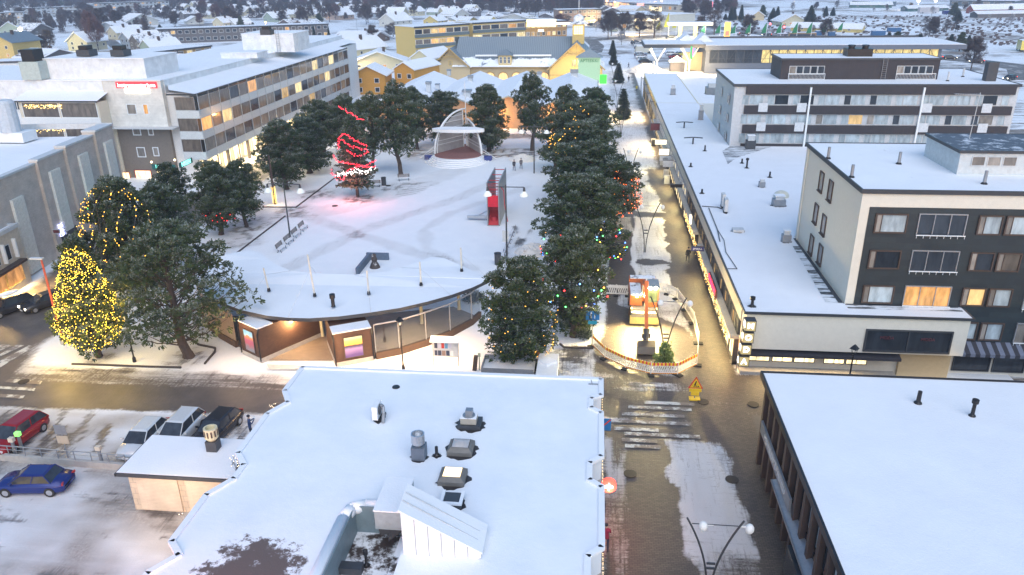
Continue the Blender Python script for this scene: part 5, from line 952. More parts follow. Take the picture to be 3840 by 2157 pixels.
for dx in (-1.2, 0, 1.2): win(dw, (dm.x+dx, dm.y-1.02, EZ+.9), .8, 1.9, 'd', 0, WHITE, .1, bars=1, hbar=.6)
tc_ = onY(2169, 140, YF+6); sx_ = 1.75; a = MB(); a.box(tc_.x-sx_, tc_.x+sx_, YF+4.5, YF+8, tc_.z-1.8, tc_.z+3.8); tu = a.build('turret', YEL, yh); a = MB(); a.box(tc_.x-1.4, tc_.x+1.4, YF+4.4, YF+4.5, tc_.z+.9, tc_.z+3.4); a.build('lit_louvre', emit('turret_light', (1, .8, .42), 2.2), tu)
a = MB()
for k in range(5): a.box(tc_.x-1.4+k*.68, tc_.x-1.32+k*.68, YF+4.3, YF+4.4, tc_.z+.9, tc_.z+3.4)
for k in range(6): a.box(tc_.x-1.4, tc_.x+1.4, YF+4.32, YF+4.38, tc_.z+.9+k*.48, tc_.z+.96+k*.48)
a.build('louvre_bars', YEL, tu); a = MB(); a.lathe((tc_.x, YF+6.2, tc_.z+3.8), [(2.9, 0), (2.5, .35), (1.6, .6), (1.6, 1.5), (1.2, 2.2), (.5, 2.6), (0, 2.7)], 12); a.tube((tc_.x, YF+6.2, tc_.z+6.4), (tc_.x, YF+6.2, tc_.z+11), .09, None, 5); a.build('turret_cap', snowmat('turret_snow', .5, under=(.13, .16, .2)), tu)
light('AREA', 'gable_floodlight', (ax.x, YF-14, 5), 420, (1, .75, .35), 3, (ax.x, YF, 7))
# pharmacy sign tower standing on the market hall roof
c = onY(2209, 262, 199); t = thing('sign_tower', 'pale green lit sign box lettered APTEEKKI under a little tent roof on the market hall', 'sign', (c.x, 199, 5.5)); hw = 2.75
a = MB(); a.box(c.x-hw, c.x+hw, 198.6, 200.6, c.z-3, c.z+3.0); a.build('panel', emit('pale_green_light', (.5, .85, .45), .5, (.3, .42, .3)), t); a = MB()
for i in range(4):
    q = [(c.x-hw-.6, 198), (c.x+hw+.6, 198), (c.x+hw+.6, 201.2), (c.x-hw-.6, 201.2)]; a.quad((*q[i], c.z+3), (*q[(i+1) % 4], c.z+3), (c.x, 199.6, c.z+5))
a.tube((c.x, 199.6, c.z+5), (c.x, 199.6, c.z+8), .07, None, 5); a.build('tent_roof', METR, t); a = MB()
for dx in (-hw, 0, hw): a.tube((c.x+dx, 198.7, 4.5), (c.x+dx, 198.7, c.z-3), .1, None, 5)
a.build('legs', GREY, t); GI = plain('green_ink', (.04, .2, .08), .6); text(t, 'APTEEKKI', (c.x, 198.55, c.z+2.2), 1.05, 0, GI)
c = onX(2262, 297, 1.0); t = thing('illuminated_sign', 'bright green glowing sign cube on the street side below the pharmacy tower', 'sign', c); a = MB(); a.cbox(c.x, c.y, c.z, 1.1, 1.2, 1.3); a.build('lamp', emit('sign_green2', (.08, 1., .1), 2, (0, .2, 0)), t)
light('POINT', 'green_glow', (2.2, c.y-2, c.z-1), 60, (.2, 1, .25), .4)
# ---------------- kiosk with the sickle shaped roof ----------------
ki = thing('kiosk_pavilion', 'low pavilion with a sickle shaped snowy roof over curved glass walls and two brick booths', 'building', (-22, 60, 0))
front = [(735, 1020), (745, 1062), (775, 1100), (830, 1135), (905, 1163), (1000, 1184), (1080, 1192), (1160, 1194), (1270, 1187), (1390, 1172), (1500, 1155), (1600, 1132), (1690, 1107), (1770, 1079), (1836, 1048)]
back = [(1836, 1046), (1740, 1000), (1665, 968), (1617, 963), (1560, 985), (1505, 1003), (1440, 1020), (1328, 1030), (1184, 1026), (1090, 1015), (1035, 992), (1000, 968), (979, 948), (930, 938), (840, 955), (770, 985)]
fr_ = [G(x, y, 3.7) for x, y in front]; bk_ = [G(x, y, 4.0 if 1 < i < 15 else 3.75) for i, (x, y) in enumerate(back)]
SN2 = snowmat('kiosk_snow', c=(.8, .82, .86)); a = MB(); cen = Vector((sum(p.x for p in fr_)/len(fr_), sum(p.y for p in fr_)/len(fr_)+4, 4.15))
ring = fr_+bk_; nr = len(ring)
from mathutils.geometry import tessellate_polygon
for t3 in tessellate_polygon([[Vector((p.x, p.y, 0)) for p in ring]]): a.quad(*[ring[i] for i in t3])
a.build('roof', SN2, ki)
a = MB()
for i in range(nr): p, q = ring[i], ring[(i+1) % nr]; a.quad((p.x, p.y, p.z-.32), (q.x, q.y, q.z-.32), q, p)
a.build('roof_edge', DGREY, ki); a = MB()
for t3 in tessellate_polygon([[Vector((p.x, p.y, 0)) for p in ring]]): a.quad(*[ring[i]-Vector((0, 0, .3)) for i in t3][::-1])
a.build('soffit', plain('brown_soffit', (.2, .13, .08), .7), ki)
gl = bpy.data.materials.new('clear_glass'); gl.use_nodes = True; t_ = gl.node_tree; t_.nodes.clear(); o_ = t_.nodes.new('ShaderNodeOutputMaterial'); mx_ = t_.nodes.new('ShaderNodeMixShader'); mx_.inputs[0].default_value = .07; tb_ = t_.nodes.new('ShaderNodeBsdfTransparent'); tb_.inputs[0].default_value = (.92, .93, .92, 1); gs_ = t_.nodes.new('ShaderNodeBsdfGlossy'); gs_.inputs[1].default_value = .05; gs_.inputs[0].default_value = (.7, .75, .8, 1)
t_.links.new(tb_.outputs[0], mx_.inputs[1]); t_.links.new(gs_.outputs[0], mx_.inputs[2]); t_.links.new(mx_.outputs[0], o_.inputs[0])
lw = [G(*p) for p in ((752, 1150), (762, 1190), (785, 1228), (830, 1268), (890, 1302))]; rw = [G(*p) for p in ((1412, 1346), (1500, 1328), (1600, 1296), (1690, 1262), (1770, 1218), (1800, 1190))]
DB = plain('dark_base_wall', (.1, .06, .04), .8); a = MB()
for W in (lw, rw):
    a = MB(); [a.cbox((p.x+q.x)/2, (p.y+q.y)/2, .28, (q-p).length+.05, .3, .62, math.atan2(q.y-p.y, q.x-p.x)) for p, q in zip(W, W[1:])]; a.build('base_wall', DB, ki)
a = MB(); WPAN = plain('tan_wall_panels', (.42, .30, .2), .5, .1, .06)
for k, (W, mt) in enumerate(((lw, WPAN), (rw, gl))):
    for p, q in zip(W, W[1:]):
        m_ = MB(); L = (q-p).length; ang = math.atan2(q.y-p.y, q.x-p.x); m_.cbox((p.x+q.x)/2, (p.y+q.y)/2, 1.9, L, .05, 2.6, ang); g_o = m_.build('wall_panel' if k == 0 else 'glass_wall', mt, ki)
        m_ = MB(); m_.cbox(p.x, p.y, 1.9, .06, .08, 2.6, ang); m_.cbox((p.x+q.x)/2, (p.y+q.y)/2, 3.15, L, .08, .12, ang); m_.build('mullion', AL, g_o)
a = MB(); pavp = [G(x, y, .05) for x, y in ((895, 1300), (985, 1352), (1250, 1352), (1400, 1346), (1500, 1328), (1600, 1296), (1690, 1262), (1770, 1218), (1800, 1190), (1700, 1150), (1450, 1175), (1150, 1200), (800, 1180))]; a.quad(*pavp[::-1]); a.build('paved_floor', brick('kiosk_pavers', (.26, .2, .15), (.3, .23, .17), (.16, .12, .1), 1, .3, .15, .6, 'XY'), ki)
for px, py in ((1210, 1262), (1582, 1215), (1722, 1162)): g = G(px, py); a = MB(); a.tube(g, (g.x, g.y, 3.5), .16, None, 12); a.build('column', CREAM, ki)
def booth(fl, fr2, dep, zl, name, poster, hp):
    """brick booth whose front runs from ground point fl to fr2"""
    d = (fr2-fl); L = d.length; ang = math.atan2(d.y, d.x); n = Vector((-math.sin(ang), math.cos(ang), 0)); u = d.normalized(); c = (fl+fr2)/2
    m_ = MB(); q = c+n*dep/2; m_.cbox(q.x, q.y, zl/2+.2, L, dep, zl-.4, ang); bo = m_.build('brick_booth', BRK, ki)
    m_ = MB(); m_.cbox(q.x, q.y, .2, L+.06, dep+.06, .44, ang); m_.build('plinth', CONC, bo); m_ = MB(); q2 = c+n*.75; m_.cbox(q2.x, q2.y, zl+.04, L+.05, 1.5, .1, ang); m_.build('snow_cap', SNOW, bo)
    m_ = MB()
    for s_ in (-1, 1): e = c+u*s_*(L/2+.02)-n*.08; m_.tube((e.x, e.y, .2), (e.x, e.y, zl-.5), .06, None, 6); m_.tube((e.x, e.y, zl-.5), (e.x+n.x*.2, e.y+n.y*.2, zl), .09, None, 6)
    m_.build('downpipe', BLACK, bo)
    m_ = MB(); pw = L*.47; e = c-n*.04; m_.cbox(e.x, e.y, zl*.5+.12, pw, .05, hp, ang); po = m_.build('poster', poster, bo); m_ = MB()
    for s_ in (-1, 1): e2 = e+u*s_*(pw/2+.04); m_.cbox(e2.x, e2.y, zl*.5+.12, .08, .08, hp+.16, ang); m_.cbox(e.x, e.y, zl*.5+.12+s_*(hp/2+.04), pw, .08, .08, ang)
    m_.build('poster_frame', BRN, po); return bo
def poster_mat(name, stops, z0, z1, nz=.3):
    m, t, b = nodes(name); g = N(t, 'NewGeometry'); sx = N(t, 'SeparateXYZ'); t.links.new(g.outputs['Position'], sx.inputs[0]); mr = N(t, 'MapRange'); t.links.new(sx.outputs[2], mr.inputs[0]); mr.inputs[1].default_value = z0; mr.inputs[2].default_value = z1
    nn = noise(t, 2.2, 5, .65, g.outputs['Position']); ad = N(t, 'Math', operation='MULTIPLY_ADD'); t.links.new(nn, ad.inputs[0]); ad.inputs[1].default_value = nz; ad.inputs[2].default_value = -nz/2; a2 = N(t, 'Math', operation='ADD'); t.links.new(ad.outputs[0], a2.inputs[0]); t.links.new(mr.outputs[0], a2.inputs[1])
    r = t.nodes.new('ShaderNodeValToRGB'); e = r.color_ramp.elements; e[0].position = stops[0][0]; e[0].color = (*stops[0][1], 1); e[1].position = stops[-1][0]; e[1].color = (*stops[-1][1], 1)
    for p, c in stops[1:-1]: q = e.new(p); q.color = (*c, 1)
    t.links.new(a2.outputs[0], r.inputs[0]); t.links.new(r.outputs[0], b.inputs['Base Color']); b.inputs['Roughness'].default_value = .3; return m
PO1 = poster_mat('autumn_poster', [(0, (.16, .2, .26)), (.25, (.35, .08, .14)), (.42, (.32, .1, .2)), (.55, (.5, .22, .08)), (.62, (.25, .5, .75)), (1, (.03, .2, .6))], .9, 2.9, .5)
PO2 = poster_mat('sunset_poster', [(0, (.1, .06, .22)), (.3, (.3, .2, .42)), (.42, (.06, .06, .14)), (.48, (.1, .05, .05)), (.52, (.8, .4, .08)), (.72, (.75, .6, .15)), (1, (.3, .5, .6))], .9, 2.7, .12)
booth(G(912, 1328), G(983, 1362), 6.5, 3.1, 'l', PO1, 1.9); booth(G(1262, 1378), G(1402, 1352), 4.5, 3.0, 'r', PO2, 1.8)
a = MB(); A = G(985, 1356); B = G(1160, 1262); d = (B-A); a.cbox((A.x+B.x)/2, (A.y+B.y)/2, 1.6, d.length, .25, 3.1, math.atan2(d.y, d.x)); bwl = a.build('brick_wall', BRK, ki); a = MB()
for k in (.25, .45, .7): q = A.lerp(B, k); a.cbox(q.x+.12, q.y-.1, 1.1, .9, .1, 2.1, math.atan2(d.y, d.x))
a.build('door', BRN, bwl); a = MB(); a.quad(*[G(x, y, .12) for x, y in ((1000, 1366), (1270, 1378), (1290, 1392), (1010, 1385))]); a.build('threshold', LGREY, ki)
g = A.lerp(B, .6)+Vector((.5, -.5, 2.7)); a = MB(); a.ball(g, .16); a.build('wall_lamp', emit('lamp_bulb', (0, 0, 0), 0), ki); light('POINT', 'kiosk_lamp', g+Vector((.35, -.3, -.1)), 150, (1, .62, .28), .15)
for px, py in ((1480, 1275), (1640, 1225), (860, 1240), (1210, 1300)): q = G(px, py, 3.1); light('POINT', 'kiosk_ceiling_lamp', q, 75, (1, .6, .26), .2)
for px, py in ((1500, 1250), (1640, 1205), (1250, 1280)): q = G(px, py, 3.3); light('AREA', 'soffit_fill', q, 100, (1, .62, .28), 3.5, (q.x, q.y, 0), sy=2)  # added area fills that brighten the paved floor under the roof
MAST = plain('mast_paint', (.6, .58, .52), .5)
for i, (bx0, by0, tx, ty, lab) in enumerate(((1008, 1088, 982, 1005, 'first white mast from the left on the kiosk roof'), (1180, 1107, 1152, 955, 'tall second white mast on the kiosk roof'), (1383, 1100, 1372, 1015, 'third white mast on the kiosk roof, in the middle'), (1579, 1066, 1574, 982, 'fourth white mast on the kiosk roof'), (1731, 1014, 1737, 930, 'rightmost white mast on the kiosk roof'), (838, 960, 815, 908, 'short white mast behind the branches of the open pine on the kiosk roof'))):
    b0 = G(bx0, by0, 3.9); h = hat((b0.x, b0.y), ty)-3.9; t = thing('roof_mast', lab, 'mast', b0, 'stay masts on the kiosk roof'); a = MB(); a.tube(b0, b0+Vector((-.2 if bx0 < 1300 else 0, 0, h)), .09, .07, 8); a.build('pole', MAST, t); a = MB(); a.tube(b0-Vector((0, 0, .1)), b0+Vector((0, 0, .2)), .17, .12, 8); a.build('foot', BLACK, t)
    a = MB(); e = min(fr_, key=lambda p: (p-b0).length); tp = b0+Vector((0, 0, h*.7)); a.tube(tp, e, .018, None, 3); e2 = min(bk_, key=lambda p: (p-b0).length); a.tube(tp, e2, .018, None, 3); a.build('stay_wire', LGREY, t)
g = G(1250, 1150, 3.85); a = MB(); a.lathe(g, [(.2, 0), (.16, .1), (.16, .75), (.24, .78), (.24, 1.15), (0, 1.2)], 12); a.build('flue_pipe', BLACK, None, 'black flue pipe with a cap on the front of the kiosk roof', 'flue')
a = MB(); A = G(1328, 1032); B = G(1470, 996); a.box(A.x, B.x-.8, B.y+1.6, B.y+1.9, 0, .8); a.box(A.x+.2, A.x+.5, A.y, B.y+1.6, 0, .8); a.build('sunken_wall', plain('blue_grey_concrete', (.1, .14, .2), .8), None, 'dark blue grey low wall of a sunken fountain pit behind the kiosk roof', 'wall')
g = G(1395, 1018); a = MB(); a.lathe((g.x, g.y+1.2, 0), [(.6, 0), (.45, .4), (.28, .7), (.34, 1.0), (.22, 1.3), (.25, 1.5), (0, 1.7)], 10); a.build('statue', snowmat('snowy_stone', .64, under=(.06, .05, .05)), None, 'dark stone fountain figure capped with snow in the sunken pit', 'statue')
# ---------------- bandstand ----------------
sc = G(1717, 600); bs = thing('bandstand', 'white open bandstand with curved arches, a round front roof and a tall mast on steps', 'bandstand', (sc.x, sc.y, 0))
X0 = sc.x; Yb = G(1735, 572).y+1.6; Yf = G(1720, 603).y; R_o = (G(1808, 600).x-G(1631, 600).x)/2; STG = plain('stage_floor', (.22, .1, .09), .7, 0, .15)
def arc(cx, cy, rx, ry, a0, a1, n=20): return [(cx+rx*math.cos(t), cy+ry*math.sin(t)) for t in np.linspace(a0, a1, n)]
stp = R_o*1.38; D0 = 3.6
for k in range(6):
    w_ = stp*(1-.055*k); a = MB(); yb = Yf+1.2; pts = arc(X0, yb, w_, 7.0-.72*k, PI, 2*PI, 24); a.prism(pts, .15*k, .15*(k+1)); a.build('step', SNOWT if k < 5 else STG, bs)
zf = .9; a = MB(); a.prism([(X0-R_o, Yf+1.3), (X0+R_o, Yf+1.3), (X0+.4, Yb+1.4), (X0-.4, Yb+1.4)], .05, zf); a.build('stage', STG, bs)
zc = hat((X0, Yf+1.2), 485); zt1 = hat((X0, Yb), 407); zt2 = hat((X0, Yb), 444); apx = Vector((X0+.4, Yb, 0))
def sail(sgn, zt, name):
    base = Vector((X0+sgn*R_o, Yf+1.2, zf)); pts = []
    for t in np.linspace(0, PI/2, 16): h = math.cos(t); pts.append(Vector((apx.x+(base.x-apx.x)*(math.cos(t)*.90+.10)-0*h, apx.y+(base.y-apx.y)*(math.cos(t)*.90+.10), zf+(zt-zf)*math.sin(t))))
    a = MB(); a.path(pts, .16, 7); a.tube(pts[-1], (apx.x, apx.y, pts[-1].z), .12, None, 6); ar = a.build('arch', WHITE, bs)
    inn = [p.lerp(Vector((apx.x, apx.y, p.z*.97)), .07) for p in pts]; a = MB(); foot = Vector((apx.x+(base.x-apx.x)*.10, apx.y+(base.y-apx.y)*.10, zf)); a.quad(foot, *[Vector((p.x, p.y, max(zf, p.z-.35))) for p in inn]); a.build('wall_panel', brick('stage_wall', (.36, .35, .36), (.4, .39, .4), (.2, .19, .2), 1, 12, .95, .5), bs)
    a = MB(); a.path(inn, .07, 5); a.tube(foot, (foot.x, foot.y, inn[-1].z), .09, None, 5)
    for f in (.18, .34, .5, .62, .74, .86):
        zz = zf+(zt-zf)*f; q = min(inn, key=lambda p: abs(p.z-zz)); a.tube((q.x, q.y-.06, q.z), (foot.x, foot.y-.06, q.z), .05, None, 4)
    a.build('ribs', WHITE, bs)
    a = MB(); a.tube(pts[1], (base.x+sgn*2.6, base.y-.3, .2), .05, None, 4); a.tube(pts[2], (base.x+sgn*2.6, base.y-.3, .2), .05, None, 4); a.build('brace', WHITE, bs)
sail(-1, zt1, 'l'); sail(1, zt2, 'r')
rr = (G(1814, 492, zc).x-G(1613, 492, zc).x)/2; a = MB(); rim = arc(X0, Yf+2.0, rr, 1.3, PI, 2*PI, 24); top = [(p[0], p[1], zc) for p in rim]; bt = [(p[0], p[1], zc-.55) for p in rim]; bkp = (X0, Yb+.4)
a.quad(*top, (X0+rr*.6, Yf+3.0, zc+.1), (X0-rr*.6, Yf+3.0, zc+.1)); a.build('canopy_roof', SNOW, bs); a = MB()
for i in range(len(rim)-1): a.quad(bt[i], bt[i+1], top[i+1], top[i])
a.quad(*bt[::-1], (X0-rr*.6, Yf+3.0, zc-.4), (X0+rr*.6, Yf+3.0, zc-.4)); a.build('canopy_rim', WHITE, bs)
a = MB(); zm = hat((apx.x, apx.y), 305); a.tube((apx.x, apx.y, zf), (apx.x, apx.y, zm), .13, .05, 8); a.build('mast', WHITE, bs); a = MB()
for dx in (-.9, .9): a.tube((apx.x+dx, apx.y-.6, zf), (apx.x+dx, apx.y-.6, zc), .1, None, 6)
a.build('post', WHITE, bs)
for s_, mt in ((-1, plain('blue_paint', (.04, .06, .25), .5)), (1, plain('blue_paint', (0, 0, 0)))): a = MB(); a.prism([(X0+s_*stp*.86, Yf-.9), (X0+s_*stp*1.02, Yf+.2), (X0+s_*stp*1.05, Yf+.9), (X0+s_*stp*.8, Yf+.9)], 0, .75); a.build('cheek_wall', mt, bs)
# ---------------- slide tower, benches, playground ----------------
sN = G(1838, 848); sF = G(1850, 700); st = thing('climbing_slide', 'narrow tall playground slide tower with grey side walls and red nets and chute', 'slide', (sN.x, sN.y, 0))
wd = 1.75; xa, xb = G(1829, 848).x, G(1872, 848).x; hT = hat((xa, sN.y), 686); y0, y1 = sN.y, sN.y+8.2; GP = brick('grey_slats', (.3, .31, .33), (.34, .35, .37), (.16, .16, .18), 1, .35, 8, .6); RD = plain('red_plastic', (.6, .01, .03), .35); RN = plain('red_net', (.45, .03, .04), .6)
for x in (xa, xb): a = MB(); a.box(x-.06, x+.06, y0, y1, 0, hT); a.build('side_wall', GP, st)
a = MB(); a.quad((xa+.07, y0+.1, .1), (xb-.07, y0+.1, .1), (xb-.07, y0+2.6, 1.9), (xa+.07, y0+2.6, 1.9)); a.build('lower_chute', RN, st); a = MB(); a.lathe(((xa+xb)/2, y0+.9, .3), [(.42, 0), (.42, .7), (.3, .7)], 12); a.build('tunnel_ring', RN, st)
a = MB(); n_ = 8
for i in range(n_): t0, t1 = i/n_, (i+1)/n_; f = lambda t: (y0+.2+1.5*t*t, 3.9-1.7*t+.5*math.sin(t*3)) ; p, q = f(t0), f(t1); a.quad((xa+.07, p[0], p[1]), (xb-.07, p[0], p[1]), (xb-.07, q[0], q[1]), (xa+.07, q[0], q[1]))
a.quad((xa+.07, y0+.12, 2.5), (xb-.07, y0+.12, 2.5), (xb-.07, y0+.12, 4.0), (xa+.07, y0+.12, 4.0)); a.build('slide_chute', RD, st)
a = MB()
for i in range(13): z = hT-.2-i*.28; a.tube((xa, y0+.3+i*.02, z), (xb, y0+.3+i*.02, z), .025, None, 4)
for i in range(9): x = xa+(xb-xa)*i/8; a.tube((x, y0+.3, hT-.2), (x, y0+.55, hT-3.6), .02, None, 4)
for y in (y0+2, y0+5, y1-.3):
    for z in (hT-.2, hT-1.4): a.tube((xa, y, z), (xb, y, z), .06, None, 5)
a.build('climbing_net', RN, st); a = MB(); a.path([(xb+.1, y0+1.6, hT-.9), (xb+.5, y0+1.4, hT-1.4), (xb+.6, y0+1.2, 2.5), (xb+1.0, y0+1, .3)], .05, 5); a.build('climbing_pole', RED, st)
a = MB(); a.quad((xa-.06, y0+2.2, 1.4), (xa-.06, y0+3.0, 1.4), (xa-1.6, y0+3.0, .55), (xa-1.6, y0+2.2, .55)); a.quad((xa-1.6, y0+2.2, .55), (xa-1.6, y0+3.0, .55), (xa-3.0, y0+3.0, .4), (xa-3.0, y0+2.2, .4)); a.box(xa-3, xa-.06, y0+2.1, y0+2.2, .3, .7); a.build('side_slide', STEEL, st)
def rider(px, py, lab, kind):
    g = G(px, py); t = thing('spring_rider', lab, 'play equipment', g); a = MB(); a.path([(.12*math.cos(i*1.2), .12*math.sin(i*1.2), i*.035) for i in range(12)], .03, 4); a.build('spring', GREY, t).location = (0, 0, 0)
    t.children[0].location = (0, 0, 0); m_ = MB(); h = .5
    if kind: m_.prism([(-.5, -.1), (.5, -.1), (.5, .1), (-.5, .1)], h-.1, h+.1); m_.cbox(-.35, 0, h+.45, .25, .16, .8, 0, 0, -.25); m_.cbox(.3, 0, h+.3, .5, .16, .5, 0, 0, .5)
    else: m_.tube((-.6, 0, h), (.6, 0, h), .14, .12, 8); m_.ball((-.7, 0, h+.35), .2, 8, 6); m_.ball((.65, 0, h+.1), .16, 8, 6); m_.tube((-.6, 0, h), (-.7, 0, h+.35), .1, None, 6)
    o = m_.build('seat', RED, t); o.location = (0, 0, 0); o.data.transform(Matrix.Translation(g)); t.children[0].data.transform(Matrix.Translation(g)); return t
rider(1765, 818, 'red spring rider shaped like a rooster left of the slide tower', 1); rider(1748, 848, 'red spring rider shaped like an ant in front of the rooster rider', 0)
def bench_proto():
    t = thing('park_bench', '', 'bench', (0, 0, 0)); a = MB(); W = 1.9
    for i in range(4): a.box(-W/2, W/2, -.22+i*.12, -.13+i*.12, .43, .46)
    a.build('seat', SNOWT, t); a = MB()
    for i in range(5): a.cbox(0, .28+i*.025, .56+i*.1, W, .03, .08, 0, -.2)
    a.build('backrest', WOODD, t)
    for s_ in (-.75, .75): a = MB(); a.path([(s_, -.25, 0), (s_, -.15, .2), (s_, -.2, .42), (s_, .24, .42), (s_, .38, .98)], .035, 5); a.path([(s_, .3, 0), (s_, .1, .2), (s_, .24, .42)], .035, 5); a.build('leg', DGREY, t)
    return t
bp = bench_proto(); first = [True]
def bench(g, rz, label, group=None):
    o = bp if first[0] else copy_tree(bp); first[0] = False; o.location = g; o.rotation_euler = (0, 0, rz); o['label'] = label
    if group: o['group'] = group
    return o
bench(G(1405, 702), math.radians(12), 'pale slatted bench right behind the red-lit spruce, left of the litter bin'); bench(G(1515, 678), math.radians(18), 'pale slatted bench under the leaning pine, right of the litter bin')
A, B = G(1058, 940), G(1140, 862)
for i in range(4): bench(A.lerp(B, i/3.), -PI/2+math.pi, 'bench %s the left lamp row' % ('nearest the kiosk in', 'second from the kiosk in', 'third from the kiosk in', 'farthest from the kiosk in')[i], 'row of four benches by the left park lamp')
A, B = G(1885, 968), G(1920, 880)
for i in range(4): bench(A.lerp(B, i/3.), -PI/2, 'bench %s the right lamp row' % ('nearest the kiosk in', 'second from the kiosk in', 'third from the kiosk in', 'farthest from the kiosk in')[i], 'row of four benches by the right park lamp')
for px, py, lab, h in ((1440, 695, 'dark round litter bin between the two benches under the pines', 1.2), (1867, 992, 'black litter bin at the kiosk end of the right bench row', 1.3)):
    g = G(px, py); a = MB(); a.lathe(g, [(0, 0), (.36, 0), (.38, h), (.3, h), (.3, h-.1), (0, h-.1)], 14); t = thing('litter_bin', lab, 'litter bin', g); a.build('bin_body', DGREY, t); a = MB(); a.lathe(g+Vector((0, 0, h)), [(.4, 0), (.4, .05), (.28, .06)], 14); a.build('rim', BLACK, t)
# ---------------- lamps ----------------
def t_lamp(bx, by, top, label, arm=2.0, rz=0):
    g = G(bx, by); h = hat(g, top); t = thing('street_lamp', label, 'street lamp', g, 'two-armed park lamps'); a = MB(); a.tube(g, g+Vector((0, 0, h)), .11, .07, 8); a.build('pole', DGREY, t)
    a = MB(); u = Vector((math.cos(rz), math.sin(rz), 0)); a.tube(g+Vector((0, 0, h-.25))-u*arm, g+Vector((0, 0, h-.25))+u*arm, .06, None, 6); a.build('arm', DGREY, t)
    for s_ in (-1, 1): c = g+u*arm*s_+Vector((0, 0, h-.3)); a = MB(); a.lathe(c, [(.08, 0), (.14, -.4), (.42, -.75), (.47, -.95), (0, -.96)], 14); sh = a.build('lamp_shade', emit('shade_opal', (.8, .85, .8), .3, (.7, .72, .7)), t); a = MB(); a.lathe(c, [(0, .05), (.09, .03), (.16, -.4), (.1, -.41)], 12); a.build('cap', DGREY, sh)
t_lamp(1090, 902, 683, 'tall two-armed park lamp with bell shades by the left bench row'); t_lamp(1901, 975, 693, 'tall two-armed park lamp with bell shades by the right bench row, sign on its pole'); t_lamp(2003, 650, 470, 'two-armed park lamp with bell shades near the two walkers')
g = G(1901, 975); a = MB(); a.cbox(g.x-.12, g.y, 2.8, .7, .06, 1.3); a.build('notice_plate', LGREY, None, 'pale notice plate fixed on the right park lamp pole', 'sign')
def lantern(bx, by, top, label):
    g = G(bx, by); h = hat(g, top) if by < 2000 else 5; t = thing('lantern_post', label, 'street lamp', g, 'black lantern posts'); a = MB(); a.tube(g, g+Vector((0, 0, h-.75)), .07, .045, 8); a.lathe(g, [(.16, 0), (.14, .35), (.08, .5)], 10); a.build('pole', BLACK, t); c = g+Vector((0, 0, h-.75))
    a = MB()
    for k in range(4): q = PI/4+k*PI/2; a.tube(c+Vector((.12*math.cos(q), .12*math.sin(q), 0)), c+Vector((.25*math.cos(q), .25*math.sin(q), .45)), .018, None, 4)
    a.lathe(c, [(.14, -.02), (.14, .03), (0, .03)], 4); a.build('lantern_cage', BLACK, t); a = MB(); a.lathe(c+Vector((0, 0, .45)), [(.36, 0), (.14, .24), (.1, .3), (0, .36)], 4); a.build('lantern_roof', BLACK, t); a = MB(); a.lathe(c, [(.06, .05), (.1, .3), (0, .36)], 8); a.build('lamp_glass', LGREY, t)
lantern(1513, 1388, 1190, 'black lantern post in front of the curved glass wall, between kiosk and notice board'); lantern(505, 1357, 1170, 'black lantern post between the yellow-lit pine and the big open pine')
g = G(3140, 1402); P_ = onY(3203, 1315, 51); t = thing('lantern_post', 'black lantern post rising behind the bottom right roof in front of the beige shop', 'street lamp', (P_.x, 51, 0), 'black lantern posts'); a = MB(); a.tube((P_.x, 51, 0), (P_.x, 51, P_.z-.3), .06, None, 8); a.build('pole', BLACK, t); a = MB(); a.lathe((P_.x, 51, P_.z+.15), [(.36, 0), (.14, .24), (0, .36)], 4)
for k in range(4): q = PI/4+k*PI/2; a.tube((P_.x+.12*math.cos(q), 51+.12*math.sin(q), P_.z-.3), (P_.x+.25*math.cos(q), 51+.25*math.sin(q), P_.z+.15), .018, None, 4)
a.build('lantern', BLACK, t)
def v_lamp(x, y, h, label, spread=1.35, lit=0):
    t = thing('street_lamp', label, 'street lamp', (x, y, 0), 'arched twin lamps along the pedestrian street')
    for s_ in (-1, 1):
        pts = [Vector((x+s_*(.07+spread*(u**2.1)), y, h*u)) for u in np.linspace(0, 1, 12)]; a = MB(); a.path(pts, .055, 6); a.build('curved_pole', DGREY, t); c = Vector((x+s_*(spread*.86+(.55 if s_ > 0 else -.55)), y, h*.93))
        a = MB(); a.tube(c-Vector((s_*.5, 0, -.0)), c, .035, None, 5); a.ball(c+Vector((0, 0, -.1)), .23, 12, 8, (1, 1, 1.2)); a.build('lamp_globe', emit('globe_opal', (.85, .88, .9), .1, (.62, .64, .66)) if not lit else emit('globe_lit', (1, .8, .5), 6), t)
    a = MB(); a.tube((x-spread*.86, y, h*.935), (x+spread*.86, y, h*.935), .025, None, 4); a.box(x-.22, x+.22, y-.04, y+.04, h*.44, h*.46); a.box(x-.2, x+.2, y-.04, y+.04, h*.38, h*.4); a.build('cross_bar', DGREY, t)
v_lamp(6.15, 57.0, 5.9, 'arched twin lamp with egg globes standing in a small spruce inside the works fence', 1.35); v_lamp(6.0, 84, 5.9, 'arched twin lamp with egg globes on the snow ridge halfway up the pedestrian street')
L3 = onY(2680, 1990, 36.5); v_lamp(6.4, G(2690, 2245).y, 5.0, 'arched twin lamp with egg globes at the bottom edge of the picture', 1.3)
v_lamp(5.2, 112, 6, 'arched twin lamp by the orange lit pine', 1.0); v_lamp(4.9, 150, 6.5, 'arched twin lamp farther up the street near the lone fir', 1.4); v_lamp(5.0, 186, 6.5, 'arched twin lamp by the green sign', 1.4); v_lamp(4.8, 222, 6.5, 'arched twin lamp farthest up the street', 1.4)
